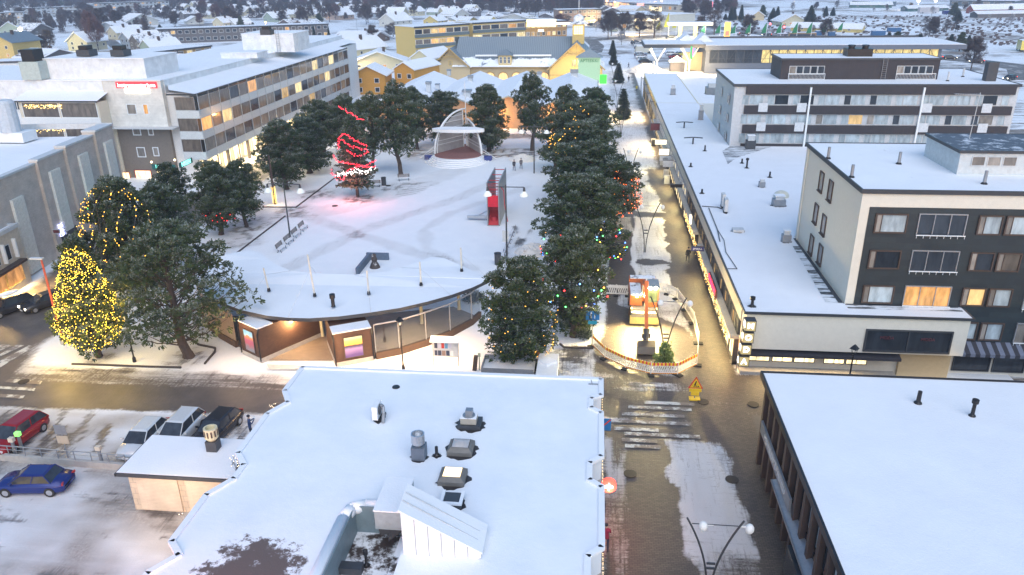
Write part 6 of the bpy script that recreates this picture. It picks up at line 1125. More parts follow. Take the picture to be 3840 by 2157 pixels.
tree('spruce_tree', SV[2], (6.1, 56.4, 0), 2.1, .85, 'small bright green spruce round the foot of the arched lamp inside the works fence'); tree('spruce_tree', SV[1], G(2335, 448), 6.5, 1.9, 'little street spruce beside the farther arched lamp'); tree('spruce_tree', SV[1], G(2318, 312), 5.5, 1.8, 'little street spruce left of the lone walker'); tree('spruce_tree', SV[1], G(2300, 245), 5, 1.6, 'little street spruce among benches near the parked cars'); tree('spruce_tree', SV[1], G(2297, 208), 5.5, 1.6, 'little street spruce farthest up the street by the snowy lot')
tree('spruce_tree', SV[2], (5.6, 29.5, 0), 2.2, 1.0, 'small spruce top at the foot of the lamp at the bottom edge')
def post_lamp(bx, by, top, label, col, arm=1.2):
    g = G(bx, by); h = hat(g, top); t = thing('street_lamp', label, 'street lamp', g); a = MB(); a.tube(g, g+Vector((0, 0, h)), .12, .08, 8); a.build('pole', col, t); a = MB(); a.cbox(g.x-.4, g.y, h+.05, arm, .3, .12); a.build('lamp_head', LGREY, t); a = MB(); a.tube(g, g+Vector((0, 0, .4)), .22, None, 8); a.build('footing', CONC, t)
post_lamp(238, 1290, 972, 'red street lamp post rising in front of the yellow-lit corner pine', plain('red_post', (.4, .08, .05), .6)); 
# ---------------- works site ----------------
OR = plain('digger_orange', (.42, .11, .03), .7); EXM = thing('wheeled_excavator', 'orange wheeled excavator with working lights and its bucket reaching toward the camera', 'excavator', (4.9, 67, 0)); ex, ey = 4.9, 67.2
a = MB(); a.box(ex-1.25, ex+1.25, ey-2.2, ey+2.2, .75, 1.25); a.box(ex-1.2, ex+1.2, ey-2.8, ey-2.2, .3, 1.1); a.build('chassis', plain('digger_grey', (.2, .19, .17), .6), EXM)
for sx in (-1, 1):
    for yy in (-1.5, 1.5): a = MB(); a.tube((ex+sx*.85, ey+yy, .55), (ex+sx*1.32, ey+yy, .55), .55, None, 18); w9 = a.build('wheel', RUBBER, EXM); a = MB(); a.tube((ex+sx*1.3, ey+yy, .55), (ex+sx*1.34, ey+yy, .55), .28, None, 12); a.build('rim', OR, w9)
a = MB(); a.quad((ex-1.3, ey-3.0, .12), (ex+1.3, ey-3.0, .12), (ex+1.3, ey-2.75, .85), (ex-1.3, ey-2.75, .85)); a.box(ex-1.3, ex+1.3, ey-2.75, ey-2.65, .1, .85); a.build('blade', plain('digger_yellow', (.45, .36, .12), .6), EXM)
a = MB(); a.box(ex-1.3, ex-.2, ey-1.6, ey+2.4, 1.35, 2.3); a.box(ex-.2, ex+1.25, ey+.3, ey+2.4, 1.35, 2.5); a.box(ex-1.3, ex+1.25, ey+1.6, ey+2.5, 2.3, 2.7); bo9 = a.build('body', OR, EXM); a = MB(); a.box(ex-1.25, ex-.25, ey-1.5, ey+1.55, 2.31, 2.36); a.box(ex-1.2, ex+1.2, ey+1.65, ey+2.45, 2.71, 2.77); a.build('engine_cover', SNOWP, bo9)
a = MB()
for xx, yy in ((.2, -1.7), (1.22, -1.7), (.2, .25), (1.22, .25)): a.box(ex+xx-.06, ex+xx+.06, ey+yy-.06, ey+yy+.06, 1.35, 3.1)
a.box(ex+.14, ex+1.28, ey-1.76, ey+.31, 3.1, 3.14); a.box(ex+.14, ex+1.28, ey-1.76, ey+.31, 1.3, 1.75); cb9 = a.build('cab', OR, EXM); a = MB(); a.box(ex+.1, ex+1.32, ey-1.8, ey+.35, 3.15, 3.24); a.build('cab_roof', plain('digger_roof', (.2, .24, .28), .6), cb9); a = MB(); a.box(ex+.2, ex+1.2, ey-1.7, ey+.25, 1.75, 3.08); a.build('cab_glass', glass('cab_glass', (.12, .15, .08), (.7, .8, .3), .12), cb9)
a = MB(); bp_ = [Vector((ex-.12, ey-1.3, 1.9)), Vector((ex-.1, ey-2.6, 4.1)), Vector((ex-.1, ey-4.2, 4.6))]
for p, q in zip(bp_, bp_[1:]): d = q-p; a.cbox(*((p+q)/2), .34, d.length+.2, .42, 0, math.atan2(d.z, d.y))
bm_ = a.build('boom', OR, EXM); a = MB(); p, q = Vector((ex-.1, ey-4.1, 4.75)), Vector((ex-.15, 59.6, 1.7)); d = q-p; a.cbox(*((p+q)/2), .28, d.length, .34, 0, math.atan2(d.z, d.y)); a.build('dipper_arm', OR, EXM)
a = MB(); 
for sx in (-.3, .1): a.tube((ex+sx, ey-1.4, 1.8), (ex+sx, ey-3.0, 3.9), .06, None, 6)
a.tube((ex-.12, ey-4, 5.0), (ex-.12, 60.8, 2.7), .06, None, 6); a.build('hydraulic_ram', STEEL, EXM)
a = MB(); a.tube((ex-.15, 59.5, 1.9), (ex-.15, 59.1, 1.0), .28, .22, 8); a.cbox(ex-.15, 59.4, 1.35, .7, .4, .4); a.build('tilt_coupler', DGREY, EXM); a = MB(); bxx = ex-.15; prof = [(0, 1.0), (-.75, .75), (-1.05, .2), (-.8, .02), (-.1, .05), (.25, .4)]
for i in range(len(prof)-1): (ya, za), (yb, zb) = prof[i], prof[i+1]; a.quad((bxx-.75, 59.1+ya, za), (bxx+.75, 59.1+ya, za), (bxx+.75, 59.1+yb, zb), (bxx-.75, 59.1+yb, zb))
for sx in (-.75, .75): a.quad(*[(bxx+sx, 59.1+y, z) for y, z in prof])
a.build('bucket', plain('bucket_steel', (.1, .09, .08), .6, .3), EXM)
light('POINT', 'pool_fill', (ex+1.6, ey-5.5, 4.0), 330, (1, .74, .28), .3); WL = emit('work_light', (1, .92, .6), 160); WL2 = emit('marker_lamp', (1, .5, .12), 25)  # point light is an added fill, widening the yellow pool of the work lights
for (x, y, z, w_, m9) in ((ex+.45, ey-1.85, 3.2, .26, WL), (ex+.95, ey-1.85, 3.2, .26, WL), (ex-.7, ey-1.7, 2.35, .2, WL), (ex-.02, ey-2.0, 2.5, .12, WL), (ex-1.15, ey-2.25, 1.35, .12, WL2), (ex+1.05, ey-2.25, 1.35, .14, WL2)): a = MB(); a.ball((x, y, z), w_*.6, 10, 6); a.build('headlight', m9, EXM)
for (x, y, z, e) in ((ex+.7, ey-2.1, 3.25, 2600), (ex-.75, ey-1.95, 2.45, 1500)): light('SPOT', 'work_light', (x, y, z), e*.85, (1, .76, .32), .12, (x-.3, ey-8.5, 0), math.radians(125), .6)
# striped barrier boards round the site
BRD = [G(*p) for p in ((2222, 1300), (2268, 1346), (2345, 1383), (2440, 1407), (2540, 1408), (2612, 1372))]; BK = [G(*p) for p in ((2618, 1290), (2600, 1215), (2570, 1165), (2538, 1122), (2500, 1103), (2462, 1098))]; BL = [G(*p) for p in ((2352, 1110), (2310, 1108), (2275, 1106))]
YP = plain('barrier_yellow', (.75, .5, .02), .5); RP = plain('barrier_red', (.6, .05, .03), .5); WP = plain('barrier_white', (.72, .7, .66), .5)
def barrier(p, q, label, front=True):
    d = q-p; L = d.length; ang = math.atan2(d.y, d.x); c = (p+q)/2; t = thing('barrier_board', label, 'barrier', (c.x, c.y, 0), 'striped barrier boards round the works'); M = Matrix.Translation(c)@Matrix.Rotation(ang, 4, 'Z')
    def mk(nm, m, mats): m.v = [tuple(M@Vector(v)) for v in m.v]; return m.build(nm, mats, t)
    a = MB(); n = 14
    for i in range(n): a.mi = (i % 2) if front else 2; a.box(-L/2+L*i/n, -L/2+L*(i+1)/n, -.025, .025, .86, 1.1); 
    for i in range(n*2): a.mi = (i % 2) if front else 2; a.box(-L/2+L*i/n/2, -L/2+L*(i+1)/n/2, -.022, .022, .14, .22)
    mk('striped_board', a, [YP, RP, WP]); a = MB(); a.box(-L/2, L/2, -.02, .02, .8, .86); a.box(-L/2, L/2, -.02, .02, .22, .28); n2 = int(L/.17)
    for i in range(n2+1): x = -L/2+L*i/n2; a.quad((x, 0, .28), (x+.1, 0, .28), (x+.28, 0, .8), (x+.18, 0, .8)) if x+.28 < L/2+.02 else None
    mk('slatted_panel', a, WP); a = MB()
    for i in range(int(L/.22)): a.box(-L/2+.1+i*.22, -L/2+.14+i*.22, -.015, .015, 1.1, 1.15)
    a.box(-L/2-.04, -L/2+.02, -.03, .03, .05, 1.2); mk('post', a, WP); a = MB(); a.cbox(-L/2, 0, .06, .45, .8, .12); mk('foot', a, RUBBER)
nm = ('leftmost striped barrier board of the front fence, running away from the camera', 'second striped barrier board from the left', 'third striped barrier board, in front of the bucket', 'fourth striped barrier board, facing the camera below the little spruce', 'rightmost front barrier board, turned up to the right')
for i in range(5): barrier(BRD[i], BRD[i+1], nm[i])
chain = [BRD[-1]]+BK; nb = ('first', 'second', 'third', 'fourth', 'fifth', 'sixth')
for i in range(6): barrier(chain[i], chain[i+1], '%s barrier board seen from behind, right side of the works, counted from the front' % nb[i], False)
barrier(BL[0], BL[1], 'barrier board behind the digger on its left, facing away', False); barrier(BL[1], BL[2], 'last barrier board behind the pine at the left rear of the works', False)
def sign_post(bx, by, h, label, fn, group=None):
    g = G(bx, by); t = thing('road_sign', label, 'road sign', g, group); a = MB(); a.tube(g, g+Vector((0, 0, h)), .04, None, 6); a.build('pole', GREY, t); fn(t, g, h); return t
BLU = plain('sign_mid_blue', (.01, .16, .42), .5)
def figure(m, x, y, z, s): m.ball((x, y, z+.42*s), .07*s, 8, 5); m.box(x-.09*s, x+.09*s, y-.01, y+.01, z+.02*s, z+.34*s); m.box(x-.09*s, x-.02*s, y-.01, y+.01, z-.32*s, z+.02*s); m.box(x+.02*s, x+.09*s, y-.01, y+.01, z-.32*s, z+.02*s)
def f_(t, g, h):
    a = MB(); a.cbox(g.x, g.y-.06, h-.4, 1.15, .04, .8); p_ = a.build('plate', BLU, t); a = MB(); figure(a, g.x-.12, g.y-.09, h-.42, .75); figure(a, g.x+.18, g.y-.09, h-.5, .5); a.build('pictogram', WHITE, p_); a = MB(); a.cbox(g.x, g.y-.06, h-1.05, .75, .04, .32); a.build('lower_plate', plain('sign_sky', (.02, .3, .45), .5), t)
sign_post(2219, 1297, 3.3, 'blue pedestrian zone sign with two white figures at the fence corner', f_)
def f_(t, g, h):
    a = MB(); q = [(g.x-.55, .95), (g.x+.55, .95), (g.x, 1.95)]; a.quad(*[(x, g.y-.05, z) for x, z in q]); a.quad(*[(x, g.y-.03, z) for x, z in q][::-1]); a.build('red_border', RP, t); a = MB(); c = (g.x, 1.28); a.quad(*[(c[0]+(x-c[0])*.76, g.y-.07, c[1]+(z-c[1])*.76) for x, z in q]); yp = a.build('yellow_field', YP, t)
    a = MB(); a.ball((g.x+.02, g.y-.09, 1.55), .055, 8, 5); a.cbox(g.x-.04, g.y-.09, 1.38, .1, .01, .26, 0, 0, .3); a.cbox(g.x-.1, g.y-.09, 1.18, .05, .01, .22, 0, 0, .3); a.cbox(g.x+.02, g.y-.09, 1.18, .05, .01, .22, 0, 0, -.3); a.quad((g.x+.08, g.y-.09, 1.08), (g.x+.3, g.y-.09, 1.08), (g.x+.19, g.y-.09, 1.2)); a.build('digging_man', DK, yp); a = MB(); a.cbox(g.x, g.y-.06, .8, .9, .03, .26); a.cbox(g.x, g.y-.06, .5, .6, .03, .3); a.build('lower_plate', YP, t); a = MB(); a.cbox(g.x, g.y, .05, .8, .5, .1); a.build('foot', YP, t)
sign_post(2604, 1497, 1.3, 'yellow and red triangular roadworks sign standing on the crossing', f_)
def f_(t, g, h): a = MB(); a.cbox(g.x, g.y-.06, h-.45, .85, .04, .9); p_ = a.build('plate', BLU, t); a = MB(); figure(a, g.x-.12, g.y-.09, h-.45, .7); a.build('pictogram', WHITE, p_); a = MB(); a.cbox(g.x, g.y-.1, h-.45, 1.1, .02, .09, 0, 0, -.8); a.build('red_bar', RP, p_)
g = onY(2267, 1590, 43.6); t = thing('road_sign', 'blue end of pedestrian zone sign with a red bar beside the foreground roof', 'road sign', (g.x, g.y, 0)); a = MB(); a.tube((g.x, g.y, 0), (g.x, g.y, g.z), .04, None, 6); a.build('pole', GREY, t); f_(t, Vector((g.x, g.y, 0)), g.z+.45)
def f_(t, g, h): a = MB(); a.cbox(g.x, g.y-.06, h-.9, .6, .05, .85, .3); a.build('plate', GREY, t); a = MB(); a.tube((g.x, g.y-.05, h-.15), (g.x, g.y-.09, h-.15), .28, None, 14); a.build('round_plate', BLU, t)
sign_post(338, 1348, 2.9, 'traffic sign seen from behind in the snow below the yellow-lit pine', f_)
g = G(2283, 1890); c = onY(2283, 1813, 36.6); t = thing('illuminated_sign', 'round glowing red bank sign with a white cross-like symbol on the foreground building', 'sign', c); a = MB(); a.tube((c.x, c.y, c.z), (c.x, c.y-.3, c.z), .42, None, 28); a.build('lamp_disc', emit('sign_red_disc', (1., .09, .06), 3.2), t)
a = MB(); a.cbox(c.x, c.y-.33, c.z, .09, .04, .5); 
for s_ in (-1, 1): a.path([(c.x+s_*(.13+.1*math.cos(q)), c.y-.33, c.z+.09*math.sin(q)) for q in np.linspace(0, 2*PI, 13)], .03, 5)
a.build('emblem', LETW, t); a = MB(); a.cbox(c.x-.5, c.y-.15, c.z, .3, .1, .1); a.build('bracket', BLACK, t); light('POINT', 'red_sign_glow', (c.x+.1, c.y-.6, c.z-.5), 35, (1, .2, .12), .3)
# notice board
A, B = G(1627, 1370), G(1720, 1376); t = thing('notice_board', 'roofed notice board with rows of pinned posters in the snow', 'notice board', (A+B)/2); a = MB(); y = A.y
for x in (A.x, B.x): a.box(x-.05, x+.05, y-.05, y+.05, 0, 2.5)
a.build('post', STEEL, t); a = MB(); a.box(A.x+.05, B.x-.05, y-.04, y+.04, .85, 2.2); bo_ = a.build('board', LGREY, t); a = MB(); a.cbox((A.x+B.x)/2, y-.1, 2.45, B.x-A.x+.3, .7, .1, 0, .35); a.build('roof', SNOWT, t)
r3 = random.Random(8); PC = [plain('poster_%d' % i, c, .6) for i, c in enumerate(((.7, .7, .68), (.5, .04, .03), (.7, .5, .03), (.05, .06, .1), (.12, .3, .5), (.5, .5, .6), (.3, .2, .16)))]
for row in range(2):
    x = A.x+.14
    while x < B.x-.5: w_ = r3.uniform(.22, .36); m_ = MB(); m_.box(x, x+w_, y-.055, y-.042, 1.62-row*.66, 2.1-row*.68); m_.build('poster', r3.choice(PC), bo_); x += w_+.05
# info kiosk, crates, post and stump, trailer, van
g = G(2128, 1222); t = thing('information_pillar', 'dark green advertising pillar behind the pine trunk by the works', 'pillar', g); a = MB(); a.cbox(g.x, g.y, 1.9, 1.5, .7, 3.8, .2); a.build('panel', plain('dark_green', (.02, .06, .055), .5), t)
for i in range(3):
    g = G(2172+i*4, 1208+i*12); a = MB(); n = 6
    for k in range(6): a.cbox(g.x, g.y, .08+k*.18, 1.5, 1.1, .1, .05)
    a.build('pallet_stack', SNOWP if False else WOODD, None, ('rear stack of wooden pallets behind the pine by the works', 'middle stack of wooden pallets behind the pine by the works', 'front stack of wooden pallets nearest the blue sign')[i], 'pallets')
g = G(1783, 1388); a = MB(); a.cbox(g.x, g.y, .65, .32, .3, 1.3, 0, 0, .12); a.build('tree_stump', BARK, None, 'leaning brown post stump in the snow right of the notice board', 'stump'); a = MB(); a.tube((g.x+.35, g.y, 0), (g.x+.35, g.y, 1.3), .05, None, 6); a.cbox(g.x+.35, g.y, 1.4, .2, .12, .3); a.build('marker_post', plain('pale_green2', (.3, .36, .28), .6), None, 'thin marker post with a small box beside the leaning stump', 'post')
g0 = G(1815, 1402); g1 = G(2005, 1412); t = thing('flatbed_trailer', 'grey drop-side trailer half hidden behind the foreground roof edge', 'trailer', (g0+g1)/2); Yt = g0.y-1.2; a = MB(); a.box(g0.x, g1.x, Yt, Yt+2.2, .7, .8); a.build('bed', SNOW, t); a = MB(); a.box(g0.x, g1.x, Yt+2.2, Yt+2.25, .8, 1.25); a.box(g0.x, g1.x, Yt-.05, Yt, .8, 1.2); a.box(g0.x-.05, g0.x, Yt, Yt+2.2, .8, 1.2); a.build('side_board', GREY, t)
for x in (g0.x+1.2, g0.x+2.2): a = MB(); a.tube((x, Yt+.1, .35), (x, Yt+.4, .35), .35, None, 14); a.build('wheel', RUBBER, t)
t = thing('service_van', 'small white service van with a pale round-backed box beside the trailer', 'van', (g1.x+1.2, Yt+1, 0)); vx = G(2060, 1405).x; a = MB(); a.box(vx-.85, vx+.75, Yt-2.5, Yt+1.8, .4, 1.75); a.build('body', WHITE, t); a = MB(); a.lathe((vx-.1, Yt+.3, 1.75), [(.75, 0), (.7, .18), (0, .22)], 4); a.build('roof', SNOW, t); a = MB(); a.cbox(vx+.1, Yt+1.86, 1.35, 1.2, .08, .6); a.build('windscreen', GD, t)
for sx in (-.8, .7):
    for yy in (-1.6, 1.1): a = MB(); a.tube((vx+sx-.08, Yt+yy, .33), (vx+sx+.08, Yt+yy, .33), .33, None, 14); a.build('wheel', RUBBER, t)
t = thing('marker_cone', 'orange and white striped marker post between trailer and van', 'marker', G(2020, 1400)); g = t.location; a = MB(); [a.box(g.x-.08, g.x+.08, g.y-.08, g.y+.08, .2*k, .2*k+.2) for k in range(0, 10, 1)]; a.build('post', OR, t)
# A-boards by the shops, planter
for px, py, lab in ((2500, 690, 'white A-board nearer the camera beside the shop doors'), (2497, 668, 'white A-board just behind the other one'), (2484, 620, 'pale green menu board under the aito sign'), (2450, 548, 'dark framed A-board under the far glowing signs')):
    g = G(px, py); t = thing('sandwich_board', lab, 'sign', g); a = MB(); a.cbox(g.x, g.y-.2, .65, .8, .04, 1.3, 0, .15); a.build('front_panel', LGREY if 'dark' not in lab else DGREY, t); a = MB(); a.cbox(g.x, g.y+.2, .65, .8, .04, 1.3, 0, -.15); a.build('rear_panel', WHITE, t)
for px, py, r_, lab in ((2002, 945, 2.3, 'heap of ploughed grey snow at the right edge of the square'), (1960, 600, 2.4, 'low heap of ploughed snow behind the two walkers'), (2420, 268, 6, 'long heap of ploughed snow in front of the parked cars')):
    g = G(px, py); a = MB(); n, m_ = 22, 8; rr3 = random.Random(px)
    vs = [(g.x, g.y, r_*.42)]+[(g.x+r_*(j/m_)*math.cos(2*PI*i/n)*rr3.uniform(.93, 1.07), g.y+r_*(j/m_)*.9*math.sin(2*PI*i/n)*rr3.uniform(.93, 1.07), r_*.42*max(0, 1-(j/m_)**1.6)+(rr3.uniform(-.13, .13) if j < m_ else -.05)) for j in range(1, m_+1) for i in range(n)]
    fs = [(0, 1+i, 1+(i+1) % n) for i in range(n)]+[(1+(j-1)*n+i, 1+j*n+i, 1+j*n+(i+1) % n, 1+(j-1)*n+(i+1) % n) for j in range(1, m_) for i in range(n)]; a.add(vs, fs); a.build('snow_heap', SNOWM, None, lab, 'snow heap', smooth=False)
# dark kerbs edging the lawns
def kerb(pts, lab): a = MB(); P = [G(*p) for p in pts]; [a.cbox((p.x+q.x)/2, (p.y+q.y)/2, .06, (q-p).length, .14, .16, math.atan2(q.y-p.y, q.x-p.x)) for p, q in zip(P, P[1:])]; a.build('kerb_edging', plain('dark_kerb', (.06, .05, .05), .8), kind='structure')
kerb([(270, 1368), (400, 1372), (560, 1378), (680, 1381)], ''); kerb([(700, 1265), (745, 1295), (808, 1308), (806, 1322), (768, 1367)], ''); kerb([(985, 778), (1110, 779), (1258, 667)], ''); kerb([(870, 965), (1070, 812)], ''); kerb([(440, 1222), (480, 1200), (520, 1180)], ''); kerb([(2100, 1292), (2115, 1305), (2225, 1309)], '')
for px, py, lab in ((1456, 697, ''), (1256, 773, ''), (2283+80, 1778, ''), (2745, 1800, ''), (2637, 1508, ''), (2825, 1518, ''), (90, 1433, '')):
    g = G(px, py); a = MB(); a.tube((g.x, g.y, .02), (g.x, g.y, .05), .42, None, 20); a.build('manhole_cover', plain('iron', (.04, .035, .03), .6, .3), kind='structure')
# bushes
def bush(px, py, r_, lab):
    g = G(px, py); q = np.random.default_rng(px); n = 900; D = unit(q.normal(0, 1, (n, 3))+np.array([0, 0, .6])); D[:, 2] = abs(D[:, 2]); P = D*q.uniform(.2, .9, (n, 1))*r_*np.array([1, 1, .7]); V, _ = tufts(P, D, 2, .22, .03, .5, q); t = thing('bush', lab, 'bush', g); link_mesh('foliage', fol_mesh('foliage', V, np.ones(len(V)//4), SPRF), t)
    a = MB(); a.tube(g, g+Vector((0, 0, r_*.4)), .05, None, 5); a.build('stem', BARK, t)
bush(1777, 1125, 1.3, 'round snow dusted bush behind the right end of the curved glass wall'); bush(1900, 1375, 1.5, 'low bush under the amber-lit pine'); bush(1990, 1385, 1.2, 'low bush right of the trunk of the amber-lit pine'); bush(2190, 1262, .9, 'scrubby low bush in front of the pallets')
# ---------------- rooftop equipment ----------------
MELT = snowmat('melt_edge', .5, under=(.04, .035, .033)); FELT = plain('wet_roof_felt', (.035, .03, .03), .5)
def melt(t, x, y, z, rx, ry):
    q = random.Random(int(x*31+y*17)); P = [(x+rx*math.cos(a_)*q.uniform(.82, 1.2), y+ry*math.sin(a_)*q.uniform(.82, 1.2), z-.012) for a_ in np.linspace(0, 2*PI, 25)[:-1]]; a = MB(); a.quad(*P); a.build('melted_patch', FELT, t)
def roofbox(z, px, py, w_, d_, h_, mat, lab, name='roof_unit', cat='ventilation', parts=()):
    g = G(px, py, z); t = thing(name, lab, cat, g); a = MB(); a.box(g.x-w_/2, g.x+w_/2, g.y, g.y+d_, z-.02, z+h_); a.build('base', mat, t); melt(t, g.x, g.y+d_*.45, z, w_*.64, d_*.66) if 5 < z < 7 else 0; return t, g
def pipe(z, px, py, h_, r_, lab, mat=None, cap=False):
    g = G(px, py, z); t = thing('vent_pipe', lab, 'vent pipe', g); melt(t, g.x, g.y, z, r_*2.8, r_*2.6); a = MB(); a.tube(g-Vector((0, 0, .03)), g+Vector((0, 0, h_)), r_, r_*.92, 12); a.build('pipe', mat or BLACK, t); a = MB(); a.lathe(g, [(r_*1.9, -.02), (r_*1.7, .06), (r_, .14)], 12); a.build('flange', BLACK, t)
    if cap: a = MB(); a.lathe(g+Vector((0, 0, h_)), [(r_, 0), (r_*1.7, .05), (r_*1.7, .28), (0, .36)], 12); a.build('cap', mat or BLACK, t)
Z = 6.02; LID = plain('roof_hatch_rim', (.16, .15, .14), .6, .2)
t, g = roofbox(Z, 1758, 1612, 1.3, 1.1, .22, DGREY, 'square tiered vent with a small metal hood on the foreground roof, farthest right'); a = MB(); a.box(g.x-.5, g.x+.4, g.y+.15, g.y+.9, Z+.24, Z+.62); a.build('housing', plain('vent_beige', (.36, .33, .28), .6), t); a = MB(); a.lathe((g.x-.05, g.y+.5, Z+.62), [(.38, 0), (.36, .06), (0, .06)], 16); a.cbox(g.x-.02, g.y+.5, Z+.86, .4, .38, .36); a.build('hood', GREY, t); a = MB(); a.box(g.x-.52, g.x+.42, g.y+.13, g.y+.92, Z+.62, Z+.65); a.build('snow_cover', SNOW, t)
def dome(px, py, lab, lit):
    g = G(px, py, Z); t = thing('roof_skylight', lab, 'skylight', g); a = MB(); s = .68; a.prism([(g.x-s, g.y), (g.x+s, g.y), (g.x+s, g.y+1.25), (g.x-s, g.y+1.25)], Z-.03, Z+.22); a.add([(g.x-s, g.y, Z+.22), (g.x+s, g.y, Z+.22), (g.x+s, g.y+1.25, Z+.22), (g.x-s, g.y+1.25, Z+.22), (g.x-.48, g.y+.2, Z+.42), (g.x+.48, g.y+.2, Z+.42), (g.x+.48, g.y+1.05, Z+.42), (g.x-.48, g.y+1.05, Z+.42)], [(0, 1, 5, 4), (1, 2, 6, 5), (2, 3, 7, 6), (3, 0, 4, 7)]); a.build('curb', LID, t); melt(t, g.x, g.y+.6, Z, s*1.25, .85)
    a = MB(); n = 8
    f = lambda i, j: (g.x-.45+.9*i/n, g.y+.23+.8*j/n, Z+.42+.16*math.sin(PI*i/n)*math.sin(PI*j/n)); [a.quad(f(i, j), f(i+1, j), f(i+1, j+1), f(i, j+1)) for i in range(n) for j in range(n)]; a.build('dome', emit('lit_dome', (1, .74, .42), 2.6) if lit else plain('opal_dome', (.42, .4, .4), .3), t, smooth=True)
dome(1722, 1712, 'square roof skylight with a dull grey dome on the foreground roof', 0); dome(1690, 1824, 'square roof skylight glowing warm white on the foreground roof', 1)
t, g = roofbox(Z, 1568, 1728, .72, .7, .75, plain('galvanised_blue', (.14, .17, .21), .5, .3), 'silver cylinder vent on a blue grey box on the foreground roof'); a = MB(); a.lathe((g.x-.02, g.y+.35, Z+.75), [(.2, 0), (.24, .12), (.36, .16), (.36, .72), (.3, .72), (.3, .5), (0, .5)], 20); a.build('cylinder', STEEL, t, smooth=False)
pipe(Z, 1638, 1708, .55, .09, 'short black pipe right of the silver cylinder vent')
t, g = roofbox(Z, 1418, 1582, .5, .9, .12, BLACK, 'white air conditioning unit with a grey hose standing on the foreground roof'); a = MB(); a.box(g.x-.3, g.x+.02, g.y-.1, g.y+.85, Z+.15, Z+1.0); a.build('casing', WHITE, t); a = MB(); a.path([(g.x+.12, g.y+.4, Z+.9), (g.x+.28, g.y+.3, Z+.85), (g.x+.34, g.y+.1, Z+.5), (g.x+.32, g.y-.1, Z+.02)], .1, 8); a.build('hose', GREY, t); a = MB(); a.tube((g.x+.03, g.y+.4, Z+.6), (g.x+.06, g.y+.4, Z+.6), .32, None, 16); a.build('fan_grille', BLACK, t)
t, g = roofbox(Z, 1690, 1912, 1.0, .95, .3, DGREY, 'dark open framed hatch half hidden behind the white wedge', 'roof_hatch', 'hatch'); a = MB(); a.box(g.x-.55, g.x+.55, g.y-.05, g.y+.1, Z+.3, Z+.4); a.box(g.x-.55, g.x-.4, g.y+.1, g.y+1, Z+.3, Z+.4); a.box(g.x+.4, g.x+.55, g.y+.1, g.y+1, Z+.3, Z+.4); a.build('snow_cover', SNOW, t)
B = G(1804, 2096, Z); yN = B.y; A = onY(1500, 1916, yN); x0, x1 = A.x, B.x; zh = A.z; yF_ = G(1531, 1824, zh).y; t = thing('stair_hood', 'large white wedge shaped stair hood sloping down to the right over the roof terrace', 'roof structure', ((x0+x1)/2, yN, Z)); 
a = MB(); a.quad((x0, yN, 5.1), (x1, yN, 5.1+.95), (x1, yN, Z+.3), (x0, yN, zh)); a.quad((x0, yN, 5.1), (x0, yN, zh), (x0, yF_, zh), (x0, yF_, 5.1)); a.quad((x0, yF_, 5.1), (x0, yF_, zh), (x1, yF_, Z+.3), (x1, yF_, Z)); a.quad((x1, yN, 5.9), (x1, yF_, 5.9), (x1, yF_, Z+.3), (x1, yN, Z+.3)); a.build('side_cladding', WHITE, t)
a = MB(); e = .08; a.add([(x0-e, yN-e, zh+.02), (x1+e, yN-e, Z+.32), (x1+e, yF_+e, Z+.32), (x0-e, yF_+e, zh+.02), (x0-e, yN-e, zh+.1), (x1+e, yN-e, Z+.4), (x1+e, yF_+e, Z+.4), (x0-e, yF_+e, zh+.1)], [(4, 5, 6, 7), (0, 1, 5, 4), (1, 2, 6, 5), (2, 3, 7, 6), (3, 0, 4, 7), (0, 3, 2, 1)]); ro = a.build('sloping_roof', SNOW, t); a = MB()
for k in (.33, .66): y = yN+(yF_-yN)*k; a.add([(x0, y-.02, zh+.11), (x1, y-.02, Z+.41), (x1, y+.02, Z+.41), (x0, y+.02, zh+.11), (x0, y-.02, zh+.14), (x1, y-.02, Z+.44), (x1, y+.02, Z+.44), (x0, y+.02, zh+.14)], [(4, 5, 6, 7), (0, 1, 5, 4), (2, 3, 7, 6)])
a.build('roof_seam', LGREY, ro); a = MB()
for k in range(1, 6): x = x0+(x1-x0)*k/6; z9 = zh+(Z+.3-zh)*k/6; a.box(x-.012, x+.012, yN-.012, yN, 5.2+.16*k, z9-.02)
a.build('panel_joint', GREY, t)
a = MB(); a.box(x0+.1, x1+.02, yN-.06, yN-.001, 4.75, 5.2); a.build('dark_base', BLACK, t)
t, g = roofbox(Z-.1, 1459, 1986, 1.3, G(1466, 1799, 6.95).y-G(1418, 1925, 6.95).y, 1.0, plain('galvanised', (.36, .42, .45), .5, .3), 'long galvanised duct box with melted snow on top beside the white wedge'); a = MB(); a.box(g.x-.68, g.x+.68, g.y-.04, G(1466, 1799, 6.95).y-G(1418, 1925, 6.95).y+g.y+.04, Z+.91, Z+.98); a.build('snow_cover', snowmat('duct_snow', .36, under=(.25, .27, .3)), t)
a = MB(); g = G(1500, 2120, 5.0); a.box(g.x-.35, g.x+.25, 18, g.y+1.6, 4.75, 5.25); a.build('roof_ledge', SNOWP, None, 'narrow snowy ledge running along the sunken terrace below the white wedge', 'roof ledge')
pipe(4.74, 1375, 2120, .6, .07, 'black hooked pipe in the sunken terrace', None, True); t, g = roofbox(4.74, 1310, 2157, 1.1, .5, .35, DGREY, 'dark hatch at the bottom of the sunken terrace', 'roof_hatch', 'hatch')
g = G(1485, 1452, Z); a = MB(); a.lathe(g, [(0, .06), (.22, .05), (.25, 0)], 14); a.build('roof_drain', BLACK, None, 'small dark roof drain in the snow near the far edge of the foreground roof', 'drain')
